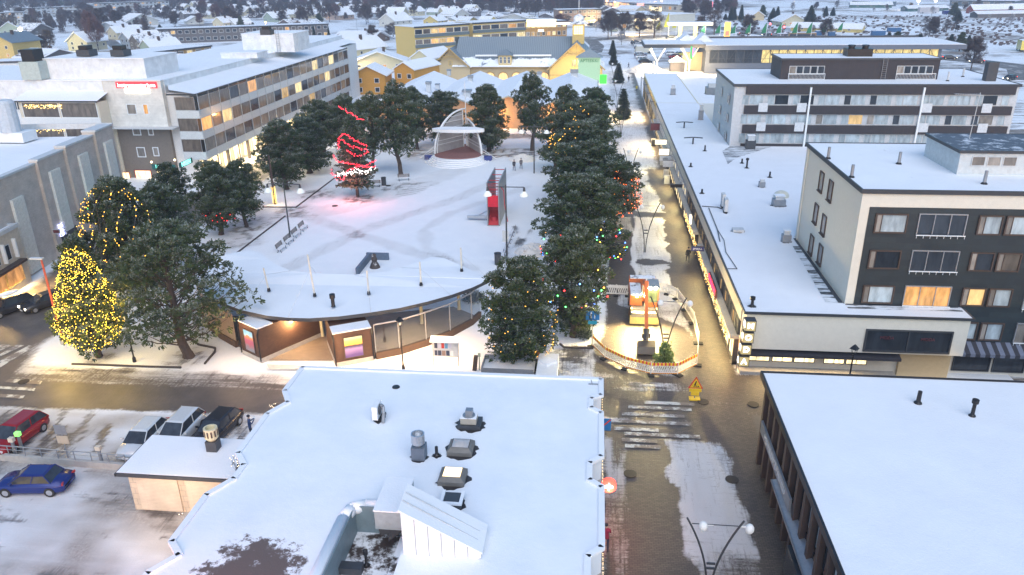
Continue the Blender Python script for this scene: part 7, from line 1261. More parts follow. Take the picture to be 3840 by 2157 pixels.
g = G(2225, 1443, Z); a = MB(); a.cbox(g.x, g.y, Z+.05, .6, .05, .06); a.tube((g.x-.05, g.y, Z), (g.x-.15, g.y, Z+.35), .03, None, 5); a.build('roof_bracket', GREY, None, 'small metal bracket at the far right corner of the foreground roof', 'bracket')
pipe(6.05, 3442, 1512, .8, .13, 'black vent pipe on the bottom right roof'); pipe(6.05, 3645, 1560, .8, .11, 'black vent pipe with a round cap on the bottom right roof', None, True)
Z = 5.72
for px, py, h_, lab in ((2820, 1148, .5, 'black capped vent near the front corner of the shop roof'), (2632, 725, .5, 'small black vent beside the roof edge cable'), (2590, 625, .5, 'small black vent farther along the shop roof edge'), (2782, 612, .6, 'left of the pair of black vents in the middle of the shop roof'), (2800, 630, 1.0, 'right and taller of the pair of black vents in the middle of the shop roof'), (2643, 566, .8, 'black stub vent level with the far apartment block'), (2886, 665, .7, 'grey pipe near the beige block on the shop roof')): pipe(Z, px, py, h_, .12, lab, None, 'cap' in lab or 'taller' in lab)
for px, py, lab in ((2722, 800, 'nearer outdoor unit of the pair of heat pumps on the shop roof'), (2712, 780, 'farther outdoor unit of the pair of heat pumps on the shop roof')):
    t, g = roofbox(Z, px, py, .38, .95, .12, BLACK, lab); a = MB(); a.box(g.x-.18, g.x+.18, g.y, g.y+.95, Z+.15, Z+1.5); a.build('casing', LGREY, t); a = MB()
    for k in (0, 1): a.tube((g.x+.18, g.y+.47, Z+.5+k*.6), (g.x+.2, g.y+.47, Z+.5+k*.6), .26, None, 14)
    a.build('fan_grille', DGREY, t)
for px, py, w_, h_, lab in ((2923, 775, 1.3, .7, 'box vent with a snowy hood beside the domed skylight on the shop roof'), (2950, 910, .8, .7, 'box vent standing against the foot of the beige block'), (2858, 703, .7, .6, 'pale box vent with a flat cap in the middle of the shop roof'), (2628, 450, .8, 1.6, 'tall white and black vent on the shop roof beside the banded block'), (2524, 355, 1.0, 1.2, 'pair of pale box vents on the far shop roof'), (2672, 355, 2.6, 1.4, 'large pale ventilation plant next to the banded block'), (2815, 560, 1.3, 1.2, 'dark footed vent in front of the banded block')):
    t, g = roofbox(Z, px, py, w_, w_*.9, h_, GREY if 'dark' not in lab else DGREY, lab); a = MB(); a.box(g.x-w_*.35, g.x+w_*.35, g.y+.1, g.y+w_*.7, Z+h_+.005, Z+h_*1.6); a.build('hood', LGREY, t); a = MB(); a.box(g.x-w_*.42, g.x+w_*.42, g.y+.02, g.y+w_*.78, Z+h_*1.6, Z+h_*1.6+.06); a.build('cap', SNOW, t)
g = G(2935, 745, Z); a = MB(); a.ball((g.x, g.y+.8, Z+.1), .8, 14, 8, (1.1, 1, .8)); a.build('dome_skylight', plain('opal_dome2', (.55, .54, .46), .3), None, 'pale domed skylight behind the box vent on the shop roof', 'skylight', smooth=True)
t, g = roofbox(Z, 2770, 872, 1.1, .9, .25, LGREY, 'flat square skylight hatch on the shop roof near the cables', 'roof_skylight', 'skylight')
for px, py, lab in ((2565, 480, 'farther black T-shaped gutter support on the shop roof'), (2598, 540, 'nearer black angled gutter support on the shop roof')): g = G(px, py, Z); a = MB(); a.cbox(g.x-.7, g.y, Z+.95, 1.4, .15, .12, .35); a.cbox(g.x+.7, g.y, Z+.95, 1.4, .15, .12, -.35); a.box(g.x-.1, g.x+.1, g.y-.1, g.y+.1, Z, Z+.95); a.build('roof_support', BLACK, None, lab, 'support')
a = MB(); a.path([G(x, y, Z+.06) for x, y in ((2632, 773), (2690, 777), (2712, 785))], .05, 5); a.path([G(x, y, Z+.06) for x, y in ((2658, 780), (2690, 860), (2700, 905))], .05, 5); a.path([G(x, y, Z+.05) for x, y in ((2690, 860), (2715, 900), (2722, 945), (2764, 1008), (2728, 1008))], .035, 5); a.build('roof_cables', DGREY, None, 'dark cables running from the heat pumps along the shop roof edge', 'cable')
for px, py, lab in ((3105, 595, 'first'), (3193, 665, 'second'), (3370, 615, 'third'), (3490, 580, 'fourth'), (3690, 690, 'fifth')): pipe(14.86, px, py, 1.0, .13, '%s grey vent pipe, counted from the left, on the beige block roof' % lab, GREY)
for px, py, lab in ((2998, 290, 'first'), (3208, 283, 'second'), (3424, 297, 'third'), (3553, 304, 'fourth'), (3610, 288, 'fifth')): pipe(14.56, px, py, 1.3, .14, '%s pale vent pipe, counted from the left, on the banded block roof' % lab, LGREY)
g = G(3715, 305, 14.56); a = MB(); a.box(g.x-.7, g.x+.7, g.y, g.y+1.2, 14.56, 17.2); a.build('chimney', DGREY, None, 'dark square chimney at the right end of the banded block roof', 'chimney')
for px, py, lab in ((3218, 290, 'left'), (3288, 292, 'right')): t, g = roofbox(14.56, px, py, 1.6, 1.2, .4, BLACK, '%s snowy low hatch on the banded block roof' % lab, 'roof_hatch', 'hatch'); a = MB(); a.box(g.x-.8, g.x+.8, g.y, g.y+1.2, 14.97, 15.05); a.build('snow_cover', SNOW, t)
t = thing('tv_antenna', 'tall rooftop TV antenna in front of the banded block', 'antenna', G(3635, 520, 16.8)); g = t.location; a = MB(); a.tube(g, g+Vector((.1, 0, 3.7)), .03, None, 5); a.build('mast', LGREY, t); a = MB(); a.tube(g+Vector((-1.8, 0, 3.6)), g+Vector((.4, 0, 3.5)), .02, None, 4)
for k in range(12): x = -1.8+k*.17; a.tube(g+Vector((x, -.25, 3.58)), g+Vector((x, .25, 3.58)), .012, None, 3)
a.build('aerial', LGREY, t)
# ---------------- vehicles ----------------
def paint(n, c):
    m = plain('car_paint_'+n, c, .25, .2, .05, 8, .0); return m
def car(px, py, rz, col, cn, label, kind='hatch', snow=0, scale=1.0, box=False, lit=False, g=None):
    g = g or G(px, py); t = thing('parked_car' if not lit else 'car', label, 'car', (0, 0, 0), 'cars on the streets and lots'); L, W = (4.5, .9); pm = paint(cn, col); e = {'hatch': (.45, -1.15, 1.45, .9), 'sedan': (.45, -.75, 1.45, .92), 'suv': (.45, -1.35, 1.6, .98)}[kind]
    st_ = [(-2.25, .62, .35, .62), (-2.15, .8, .25, .82 if kind != 'sedan' else .86), (-1.7, .88, .2, e[3]), (-.9, .9, .18, e[3]+.02), (0, .9, .18, e[3]), (.95, .9, .18, e[3]-.04), (1.7, .87, .2, .82), (2.1, .78, .25, .70), (2.27, .55, .35, .55)]
    a = MB(); V = []
    for x, hw, zb, zt in st_: V += [(x, -hw*.9, zb), (x, -hw, zb+.18), (x, -hw, (zb+zt)/2+.1), (x, -hw*.9, zt), (x, 0, zt+.04), (x, hw*.9, zt), (x, hw, (zb+zt)/2+.1), (x, hw, zb+.18), (x, hw*.9, zb)]
    Fs = [(i*9+j, i*9+(j+1) % 9, (i+1)*9+(j+1) % 9, (i+1)*9+j) for i in range(8) for j in range(9)]+[tuple(range(9)), tuple(range(72, 81))[::-1]]; a.add(V, Fs); a.build('body', pm, t, smooth=True)
    xf, xr, zr, zb_ = e[0]+.75, e[1]-.75 if kind != 'sedan' else e[1]-.8, e[2], e[3]-.02; a = MB(); q0 = [(xr, -.8), (xf, -.78), (xf, .78), (xr, .8)]; xt0, xt1 = (xr+.45, e[0]-.05); q1 = [(xt0, -.62), (xt1, -.62), (xt1, .62), (xt0, .62)]
    a.add([(*p, zb_) for p in q0]+[(*p, zr-.05) for p in q1], [(0, 1, 5, 4), (1, 2, 6, 5), (2, 3, 7, 6), (3, 0, 4, 7)]); a.build('windows', GD, t)
    a = MB(); a.add([(xt0-.05, -.66, zr-.07), (xt1+.05, -.66, zr-.07), (xt1+.05, .66, zr-.07), (xt0-.05, .66, zr-.07), (xt0+.1, -.5, zr), (xt1-.1, -.5, zr), (xt1-.1, .5, zr), (xt0+.1, .5, zr)], [(0, 3, 2, 1), (4, 5, 6, 7), (0, 1, 5, 4), (1, 2, 6, 5), (2, 3, 7, 6), (3, 0, 4, 7)])
    for s_ in (-1, 1):
        for (x0, x1) in ((xf, xt1), (xr, xt0), ((xf+xr)/2-.1, (xt0+xt1)/2-.1)): a.tube((x0, s_*.79, zb_), (x1, s_*.64, zr-.06), .035, None, 4)
    a.build('roof', SNOW if snow else pm, t)
    for sx in (-1.38, 1.38):
        for s_ in (-1, 1): a = MB(); a.tube((sx, s_*.68, .33), (sx, s_*.92, .33), .33, None, 16); w_ = a.build('wheel', RUBBER, t); a = MB(); a.tube((sx, s_*.915, .33), (sx, s_*.93, .33), .2, None, 10); a.build('rim', STEEL, w_)
    for s_ in (-1, 1): a = MB(); a.cbox(2.13, s_*.6, .62, .1, .3, .13, s_*-.35); a.build('headlight', emit('headlight_on', (1, .9, .7), 30) if lit else plain('lamp_glass', (.6, .6, .62), .1), t); a = MB(); a.cbox(-2.17, s_*.62, .8, .08, .3, .14, s_*.3); a.build('tail_light', emit('tail_on', (1, .05, .02), 12) if lit else plain('tail_lens', (.35, .02, .02), .3), t); a = MB(); a.cbox(.85, s_*.98, 1.0, .12, .2, .13); a.build('mirror', pm, t)
    a = MB(); a.cbox(2.26, 0, .42, .04, .5, .12); a.build('number_plate', WHITE, t)
    if box: a = MB(); a.ball((-.2, 0, zr+.25), 1, 12, 6, (1.05, .42, .2)); a.build('roof_box', SNOW, t)
    t.location = g; t.rotation_euler = (0, 0, rz); t.scale = (scale,)*3; return t
R_ = math.radians
car(72, 1655, R_(266), (.28, .015, .02), 'red', 'dark red car parked at the left edge beyond the railing', 'suv'); car(545, 1668, R_(270), (.62, .64, .66), 'white', 'white hatchback, the first one left of the garage roof', 'hatch'); car(680, 1642, R_(268), (.62, .64, .66), 'white', 'second white car, between the hatchback and the dark car', 'suv'); car(820, 1628, R_(264), (.03, .03, .035), 'dark', 'dark car behind the cream chimney cowl')
car(138, 1832, R_(186), (.015, .03, .16), 'blue', 'dark blue saloon parked below the railing at the left edge', 'sedan'); car(40, 1170, R_(245), (.025, .025, .035), 'dark', 'dark estate with a snowy roof box by the restaurant', 'suv', box=True); car(1000, 592, R_(262), (.6, .62, .65), 'white', 'white car with a roof box parked by the balcony block shops', 'suv', box=True)
for i, (px, py, c, cn, lb) in enumerate(((2385, 166, (.03, .03, .03), 'dark', 'dark car farthest back in the parked row'), (2395, 175, (.5, .5, .52), 'white', 'white car second from the back in the parked row'), (2400, 186, (.2, .21, .22), 'grey', 'grey car just behind the camper van'), (2402, 212, (.1, .08, .12), 'plum', 'plum car right in front of the camper van'), (2404, 219, (.5, .5, .52), 'white', 'silver car in the middle of the front group'), (2412, 229, (.5, .5, .52), 'white', 'pale car second from the front of the parked row'), (2420, 238, (.05, .055, .06), 'dark', 'dark grey car nearest the camera in the parked row'), (2518, 208, (.5, .5, .5), 'white', 'pale car seen through the canopy struts'), (2528, 218, (.35, .05, .05), 'red', 'red car seen through the canopy struts'), (2545, 210, (.5, .45, .1), 'yellow', 'yellow car seen through the canopy struts'), (2512, 145, (.06, .06, .07), 'dark', 'dark car at the fuel pumps'), (2548, 146, (.3, .3, .3), 'grey', 'grey car at the fuel pumps'), (2216, 97, (.1, .1, .1), 'dark', 'dark car in front of the brown flats'), (2250, 98, (.3, .3, .32), 'grey', 'grey car at the right end of the brown flats'), (2786, 83, (.15, .25, .25), 'teal', 'teal car near the brown barn with firs'), (2300, 119, (.2, .25, .22), 'green', 'green car by the cream corner building'))): car(px, py, R_(12 if i < 8 else 200), c, cn, lb, 'suv' if i % 3 == 0 else 'hatch', snow=i % 2, scale=1.05)
for px, py, rz, lb in ((2650, 92, 170, 'car with bright headlights on the far road left'), (2790, 130, 350, 'car with lights at the far junction'), (2875, 135, 165, 'car with lights at the right of the junction'), (3560, 222, 350, 'car driving away on the right-hand road'), (3660, 236, 172, 'car driving toward the underpass'), (3785, 300, 215, 'car with headlights coming down the ramp at the right edge'), (175, 1150, 240, 'car with bright headlights passing the yellow-lit corner pine')): car(px, py, R_(rz), (.08, .08, .1), 'dark', lb, lit=True)
def boxveh(px, py, rz, L, W, H, mat, label, cat, nm, wins=True):
    g = G(px, py); t = thing(nm, label, cat, (0, 0, 0)); a = MB(); a.box(-L/2, L/2-.5, -W/2, W/2, .45, H); a.add([(L/2-.5, -W/2, .45), (L/2, -W/2, .5), (L/2, W/2, .5), (L/2-.5, W/2, .45), (L/2-.5, -W/2, H), (L/2-.4, -W/2, H-.2), (L/2-.4, W/2, H-.2), (L/2-.5, W/2, H)], [(0, 1, 5, 4), (1, 2, 6, 5), (2, 3, 7, 6), (4, 5, 6, 7)]); a.build('body', mat, t); a = MB(); a.box(-L/2+.1, L/2-.6, -W/2+.1, W/2-.1, H, H+.08); a.build('roof_snow', SNOW, t)
    if wins: a = MB(); a.box(-L/2+.6, L/2-.8, -W/2-.02, W/2+.02, H*.52, H*.82); a.build('windows', GD, t)
    for x in (-L*.32, L*.32):
        for s_ in (-1, 1): a = MB(); a.tube((x, s_*(W/2-.25), .42), (x, s_*(W/2+.02), .42), .42, None, 14); a.build('wheel', RUBBER, t)
    t.location = g; t.rotation_euler = (0, 0, R_(rz)); return t
boxveh(2412, 201, 190, 6.5, 2.2, 2.8, paint('cream', (.6, .58, .5)), 'cream camper van in the middle of the parked row', 'camper van', 'camper_van', False); boxveh(3005, 150, 172, 12, 2.5, 3.1, paint('bus', (.3, .2, .12)), 'brown and white bus on the road behind the supermarket', 'bus', 'bus'); boxveh(3832, 190, 255, 8, 2.6, 3.8, paint('yellow', (.5, .42, .03)), 'yellow truck box at the right edge beside the tracks', 'truck', 'truck', False)
boxveh(3480, 50, 10, 14, 2.6, 3.8, paint('pale', (.5, .48, .5)), 'pale articulated lorry behind the yard fence', 'lorry', 'lorry', False); boxveh(3560, 55, 10, 9, 2.6, 2.6, paint('blue', (0, 0, 0)), 'dark blue lorry trailer right of the pale lorry', 'trailer', 'lorry_trailer', False)
# ---------------- people ----------------
def person(px, py, rz, jacket, trousers, label, pose='walk', hat_=(.03, .03, .04), x=None):
    g = x or G(px, py); sw = .28 if pose == 'walk' else .05; J = [(0, 0, .95), (0, 0, 1.2), (0, 0, 1.42), (0, .02, 1.52), (0, .03, 1.66), (0, .02, 1.76)]; E_ = [(0, 1), (1, 2), (2, 3), (3, 4), (4, 5)]; Rd = [.15, .14, .15, .065, .1, .07]
    def ad(p, r, par): J.append(p); Rd.append(r); E_.append((par, len(J)-1)); return len(J)-1
    for s_ in (-1, 1):
        k = s_*sw; h = ad((s_*.11, 0, .88), .11, 0); kn = ad((s_*.11, -k*.5+.04, .5), .075, h); an = ad((s_*.11, -k+.0, .1), .05, kn); ad((s_*.12, -k+.16, .05), .045, an); sh = ad((s_*.2, 0, 1.4), .085, 2)
        if pose == 'photo': el = ad((s_*.26, .14, 1.18), .055, sh); wr = ad((s_*.09, .34, 1.4), .04, el)
        else: el = ad((s_*.27, k*.5-.02, 1.13), .055, sh); wr = ad((s_*.27, k+.08, .9), .035, el)
        d = Vector((0, .05, -.05)) if pose != 'photo' else Vector((0, .03, .05)); pa = ad(tuple(Vector(J[wr])+d), .035, wr)
        for f in range(4): ad(tuple(Vector(J[pa])+d*(1.1+.12*(f % 3))+Vector((-.03+.02*f, 0, 0))), .009, pa)
        ad(tuple(Vector(J[wr])+d*.8+Vector((-s_*.05, .02, 0))), .01, wr)
    me = bpy.data.meshes.new('p'); me.from_pydata(J, E_, []); o = bpy.data.objects.new('p', me); COL.objects.link(o); md = o.modifiers.new('s', 'SKIN'); sv = me.skin_vertices[0].data
    for v, r in zip(sv, Rd): v.radius = (r, r*.85)
    sv[0].use_root = True; o.modifiers.new('u', 'SUBSURF').levels = 1; bpy.context.view_layer.update(); m2 = bpy.data.meshes.new_from_object(o.evaluated_get(bpy.context.evaluated_depsgraph_get())); bpy.data.objects.remove(o)
    m2.materials.clear()
    for m in (plain('cloth_%.2f%.2f%.2f' % jacket, jacket, .8), plain('cloth_%.2f%.2f%.2f' % trousers, trousers, .8), plain('skin', (.5, .33, .25), .6)): m2.materials.append(m)
    for p in m2.polygons: z = p.center.z; p.material_index = 2 if z > 1.53 or (abs(p.center.x) > .2 and z < .92) else 0 if z > .82 else 1; p.use_smooth = True
    t = thing('person', label, 'person', (0, 0, 0)); b_ = bpy.data.objects.new('figure', m2); COL.objects.link(b_); b_.parent = t; a = MB(); a.ball((0, .01, 1.74), .115, 10, 6, (1, 1.05, .85)); a.build('hat', plain('cloth_%.2f%.2f%.2f' % hat_, hat_, .9), t); a = MB(); a.cbox(0, .125, 1.67, .03, .03, .04); a.cbox(-.04, .115, 1.7, .02, .01, .01); a.cbox(.04, .115, 1.7, .02, .01, .01); a.cbox(0, .118, 1.62, .05, .01, .01); a.build('face', plain('skin2', (.4, .22, .18), .6), t)
    t.location = g; t.rotation_euler = (0, 0, R_(rz)); return t
person(1928, 640, 200, (.03, .03, .04), (.03, .03, .05), 'walker in dark jacket, the left one of the two crossing the square'); person(1954, 634, 200, (.12, .11, .12), (.03, .03, .04), 'walker in greyer jacket, the right one of the two crossing the square')
person(943, 1640, 300, (.03, .06, .16), (.03, .03, .04), 'person in a dark blue jacket holding up a phone behind the dark car', 'photo'); a = MB(); q = G(943, 1640)+Vector((.32, .2, 1.45)); a.cbox(*q, .16, .02, .1, R_(-60)); a.build('phone', emit('phone_screen', (.8, .9, 1), 3), None, 'lit phone held up by the person behind the dark car', 'phone')
person(2357, 308, 185, (.04, .04, .04), (.05, .05, .06), 'lone walker in dark clothes in the middle of the far street', 'stand'); person(2297, 243, 10, (.04, .03, .05), (.03, .03, .04), 'walker beside the little street spruce near the benches'); person(2357, 256, 100, (.03, .04, .06), (.03, .03, .04), 'walker in dark coat passing the heap of snow by the parked cars'); person(2387, 345, 175, (.5, .42, .04), (.05, .05, .06), 'person in a yellow jacket walking up the lit street')
person(2578, 985, 5, (.03, .03, .03), (.03, .03, .04), 'dark clothed walker with a bag beside the shop windows'); person(2270, 2062, 5, (.3, .02, .06), (.03, .03, .06), 'walker in a red jacket close to the foreground building')
# railing and wall of the lower yard
A, B = G(-20, 1722), G(478, 1762); t = thing('railing_wall', 'low concrete wall with a grey metal railing between the two parking areas', 'wall', (A+B)/2); d = B-A; ang = math.atan2(d.y, d.x); a = MB(); a.cbox((A.x+B.x)/2, (A.y+B.y)/2, .22, d.length, .25, .5, ang); a.build('wall', CONC, t); a = MB(); up = Vector((0, 0, 1.15)); a.tube(A+up, B+up, .04, None, 6); a.tube(A+up*.75, B+up*.75, .02, None, 5)
for i in range(9): q = A.lerp(B, i/8.); a.tube(q+Vector((0, 0, .45)), q+up, .035, None, 5)
a.build('railing', GREY, t)
for px, py, lb, c in ((62, 1712, 'left grey charging post with a cream box at the railing', (.55, .5, .42)), (85, 1690, 'charging post with a glowing green light at the railing', (.4, .5, .3)), (385, 1745, 'small cream socket box on the railing near the garage', (.6, .55, .45))): g = G(px, py); t = thing('charging_post', lb, 'charging post', g); a = MB(); a.cbox(g.x, g.y, .65, .16, .14, 1.3); a.build('post', GREY, t); a = MB(); a.cbox(g.x, g.y, 1.35, .34, .26, .3); a.build('box', emit('green_led', (.3, 1, .2), 1.2) if 'green' in lb else plain('box_cream', c, .6), t)
def f_(t, g, h): a = MB(); a.cbox(g.x, g.y-.05, h-.35, .8, .04, .7); a.build('upper_plate', GREY, t); a = MB(); a.cbox(g.x, g.y-.05, h-1.1, .8, .04, .6); a.build('lower_plate', plain('plate_back', (.4, .35, .28), .6), t)
sign_post(262, 1738, 3.0, 'parking sign of two grey plates seen from behind at the railing', f_)
# ---------------- supermarket ----------------
SY = 250.5; SGY = plain('slate_cladding', (.11, .13, .17), .6, 0, .05); sx0 = onY(2647, 200, SY).x; sx1 = onY(3530, 200, SY).x; ez = onY(2700, 184, SY).z; wt, wb = onY(2900, 186, SY).z, onY(2900, 237, SY).z
sm = thing('supermarket', 'long slate grey supermarket with a glowing yellow glass band and wide flat roof', 'building', ((sx0+sx1)/2, SY+12, 0)); a = MB(); a.box(sx0, sx1, SY, SY+26, 0, wb); a.box(sx0, sx0+1.2, SY, SY+26, wb, wt); a.box(sx1-.8, sx1, SY, SY+26, wb, wt); a.box(sx0+1.2, sx1-.8, SY+1.2, SY+26, wb, wt); a.build('wall', SGY, sm)
a = MB(); a.box(sx0-.5, sx1+6.5, SY-1, SY+25, wt, wt+1.3); a.build('roof_fascia', SGY, sm); a = MB(); a.box(sx0-.3, sx1+6.2, SY-.8, SY+24.8, wt+1.3, wt+1.42); a.build('roof', SNOW, sm); a = MB(); a.box(sx0-.3, sx1+2, SY+24.8, SY+25.1, wt+1.3, wt+2.0); a.build('roof_rail', DGREY, sm)
n = 26; xs_ = [sx0+1.3+(sx1-sx0-2.1)*i/n for i in range(n+1)]
for i in range(n): win(sm, ((xs_[i]+xs_[i+1])/2, SY+.05, wb), xs_[i+1]-xs_[i], wt-wb, 'd' if i < 6 else 'h', 0, DGREY, .12, hbar=.33, name='glass_bay')
a = MB()
for i in range(0, n, 2): a.tube((xs_[i], SY-.08, wb), (xs_[i+1], SY-.08, wt), .07, None, 4); a.tube((xs_[i+1], SY-.08, wt), (xs_[i+2], SY-.08, wb), .07, None, 4)
a.build('truss', DGREY, sm)
cx0 = onY(2415, 165, SY-3).x; cz = onY(2500, 180, SY-3).z; cn = thing('entrance_canopy', 'flat snowy entrance canopy on V shaped struts left of the supermarket', 'canopy', (cx0+8, SY, 0)); a = MB(); a.box(cx0, sx0-.6, SY-3, SY+14, cz, cz+1.0); a.build('roof_fascia', DGREY, cn); a = MB(); a.box(cx0+.3, sx0-.9, SY-2.7, SY+13.7, cz+1.0, cz+1.1); a.build('roof', SNOW, cn)
for px in (2463, 2585):
    q = onY(px, 240, SY-1); m = 3.6; a = MB(); a.tube((q.x, SY-1, 0), (q.x, SY-1, m), .3, None, 8); a.tube((q.x-.9, SY, 0), (q.x-.9, SY, m), .3, None, 8)
    for dx, dy in ((-3, -1), (2.5, -1), (3, 3), (-2, 4)): a.tube((q.x, SY-1, m), (q.x+dx, SY+dy, cz), .16, None, 6)
    a.build('strut', LGREY, cn)
a = MB(); g = G(2560, 262); a.box(g.x-.3, sx0, g.y, SY+8, 0, 5.5); a.build('porch', plain('lit_porch_wall', (.5, .42, .28), .7), cn); win(cn, (g.x+6, g.y-.03, .4), 9, 4.6, 'm', 0, LGREY, .12, bars=6, name='glass_front')
c = onX(2596, 200, g.x-.6); t = thing('illuminated_sign', 'slanting green, pink and yellow lit sign under the supermarket canopy', 'sign', c); a = MB(); a.box(c.x-.1, c.x+.1, c.y-1, c.y+4, c.z-1.8, c.z+1.6); a.build('panel', emit('market_green', (.12, .8, .2), 1.2, (.03, .2, .05)), t); a = MB(); a.box(c.x-.12, c.x+.12, c.y-2, c.y-1, c.z-.6, c.z+1.6); a.build('pink_panel', emit('market_pink', (1, .2, .5), 1.5), t)
light('AREA', 'canopy_light', (g.x-6, SY+2, cz-.3), 1300, WARMW, 10, (g.x-6, SY+2, 0)); light('AREA', 'canopy_light', (g.x+3, SY-8, 5), 900, (1, .7, .35), 4, (g.x+4, SY, 1))
t = thing('trolley_shelter', 'small grey pitched trolley shelter under the supermarket canopy', 'shelter', G(2540, 270)); g = t.location; a = MB(); a.box(g.x-2.2, g.x+2.2, g.y, g.y+3.5, 0, 3); a.build('slatted_wall', WOODD, t); a = MB(); a.quad((g.x-2.6, g.y-.4, 3), (g.x, g.y-.4, 4.6), (g.x, g.y+4, 4.6), (g.x-2.6, g.y+4, 3)); a.quad((g.x, g.y-.4, 4.6), (g.x+2.6, g.y-.4, 3), (g.x+2.6, g.y+4, 3), (g.x, g.y+4, 4.6)); a.quad((g.x-2.6, g.y-.4, 3), (g.x+2.6, g.y-.4, 3), (g.x, g.y-.4, 4.6)); a.build('roof', SNOWT, t)
for px, lb in ((2575, 'left of two little gabled skylights on the supermarket roof'), (2640, 'right of two little gabled skylights on the supermarket roof')): g = G(px, 158, wt+1.4); a = MB(); groof(a, g.x-3, g.x, g.x+3, g.y-1, g.y+8, wt+1.5, wt+4, .1); a.quad((g.x-2.8, g.y-.9, wt+1.5), (g.x+2.8, g.y-.9, wt+1.5), (g.x, g.y-.9, wt+3.8)); a.build('gabled_skylight', [SNOW], None, lb, 'skylight')
# fuel station
g = G(2560, 150); t = thing('fuel_canopy', 'glowing white fuel station canopy behind the supermarket', 'canopy', g); a = MB(); a.box(g.x-7, g.x+13, g.y, g.y+9, 6.2, 7.4); a.build('canopy_edge', emit('canopy_glow', (1, .8, .5), 2.2), t); a = MB(); a.box(g.x-6.8, g.x+12.8, g.y+.2, g.y+8.8, 7.4, 7.5); a.build('roof', SNOW, t)
for x in (-1, 6): a = MB(); a.box(g.x+x-.7, g.x+x+.7, g.y+4, g.y+5, 0, 6.2); a.build('column', plain('yellow_column', (.7, .55, .1), .6), t)
light('AREA', 'fuel_light', (g.x+3, g.y+4, 6), 4000, (1, .88, .6), 14, (g.x+3, g.y+4, 0))
def pylon(px, py, top, w_, m, lab, zb=0): g = G(px, py); h = hat(g, top); t = thing('price_pylon', lab, 'sign', g); a = MB(); a.box(g.x-w_/2, g.x+w_/2, g.y, g.y+.6, h*zb, h); a.build('panel', m, t); a = MB(); a.box(g.x-w_*.35, g.x+w_*.35, g.y-.05, g.y, h*(zb+.05), h*(zb+.35)); a.build('digits', emit('pylon_red', (1, .12, .08), 3), t); a = MB(); a.box(g.x-.3, g.x+.3, g.y+.1, g.y+.4, 0, h*zb+.1); a.build('leg', GREY, t)
pylon(2725, 145, 83, 2.6, emit('pylon_yellow', (1, .62, .1), 2.2), 'tall yellow and red glowing fuel price pylon beside the green flags', .12); pylon(2657, 55, 7, 5, emit('pylon_pink', (1, .25, .35), 2), 'pink and white glowing sign pylon among bare trees', .45)
GF = plain('green_flag', (.02, .18, .07), .7); YF_ = plain('yellow_flag', (.5, .48, .05), .7)
for i, (px, py, top, c) in enumerate(((2642, 150, 92, 0), (2698, 152, 90, 0), (2755, 153, 92, 0), (2810, 155, 88, 0), (2870, 156, 85, 0), (2925, 156, 85, 0), (2985, 157, 84, 0), (3038, 158, 84, 0), (3095, 145, 90, 0), (3155, 138, 85, 0), (2505, 145, 48, 1), (2475, 135, 78, 1), (2535, 128, 78, 1))):
    g = G(px, py); h = hat(g, top); t = thing('flagpole', ('%s green flag from the left behind the supermarket' % ('first', 'second', 'third', 'fourth', 'fifth', 'sixth', 'seventh', 'eighth', 'ninth', 'tenth')[i]) if not c else ('tall yellow flag by the fuel station', 'yellow flag left of the tall one', 'small yellow flag right of the tall one')[i-10], 'flag', g, 'flags'); a = MB(); a.tube(g, g+Vector((0, 0, h)), .13, .07, 6); a.build('pole', WHITE, t); a = MB(); n = 5
    P = [(-(.3+1.9*math.sin(min(1, k/3.)*1.2)*(.5+.12*k)), .3*math.sin(k*1.3), h-.1-k*h*.11) for k in range(n+1)]
    for k in range(n): a.quad((g.x, g.y, P[k][2]+.2), (g.x+P[k][0], g.y+P[k][1], P[k][2]), (g.x+P[k+1][0], g.y+P[k+1][1], P[k+1][2]), (g.x, g.y, P[k+1][2]+.2))
    a.build('flag', YF_ if c else GF, t)
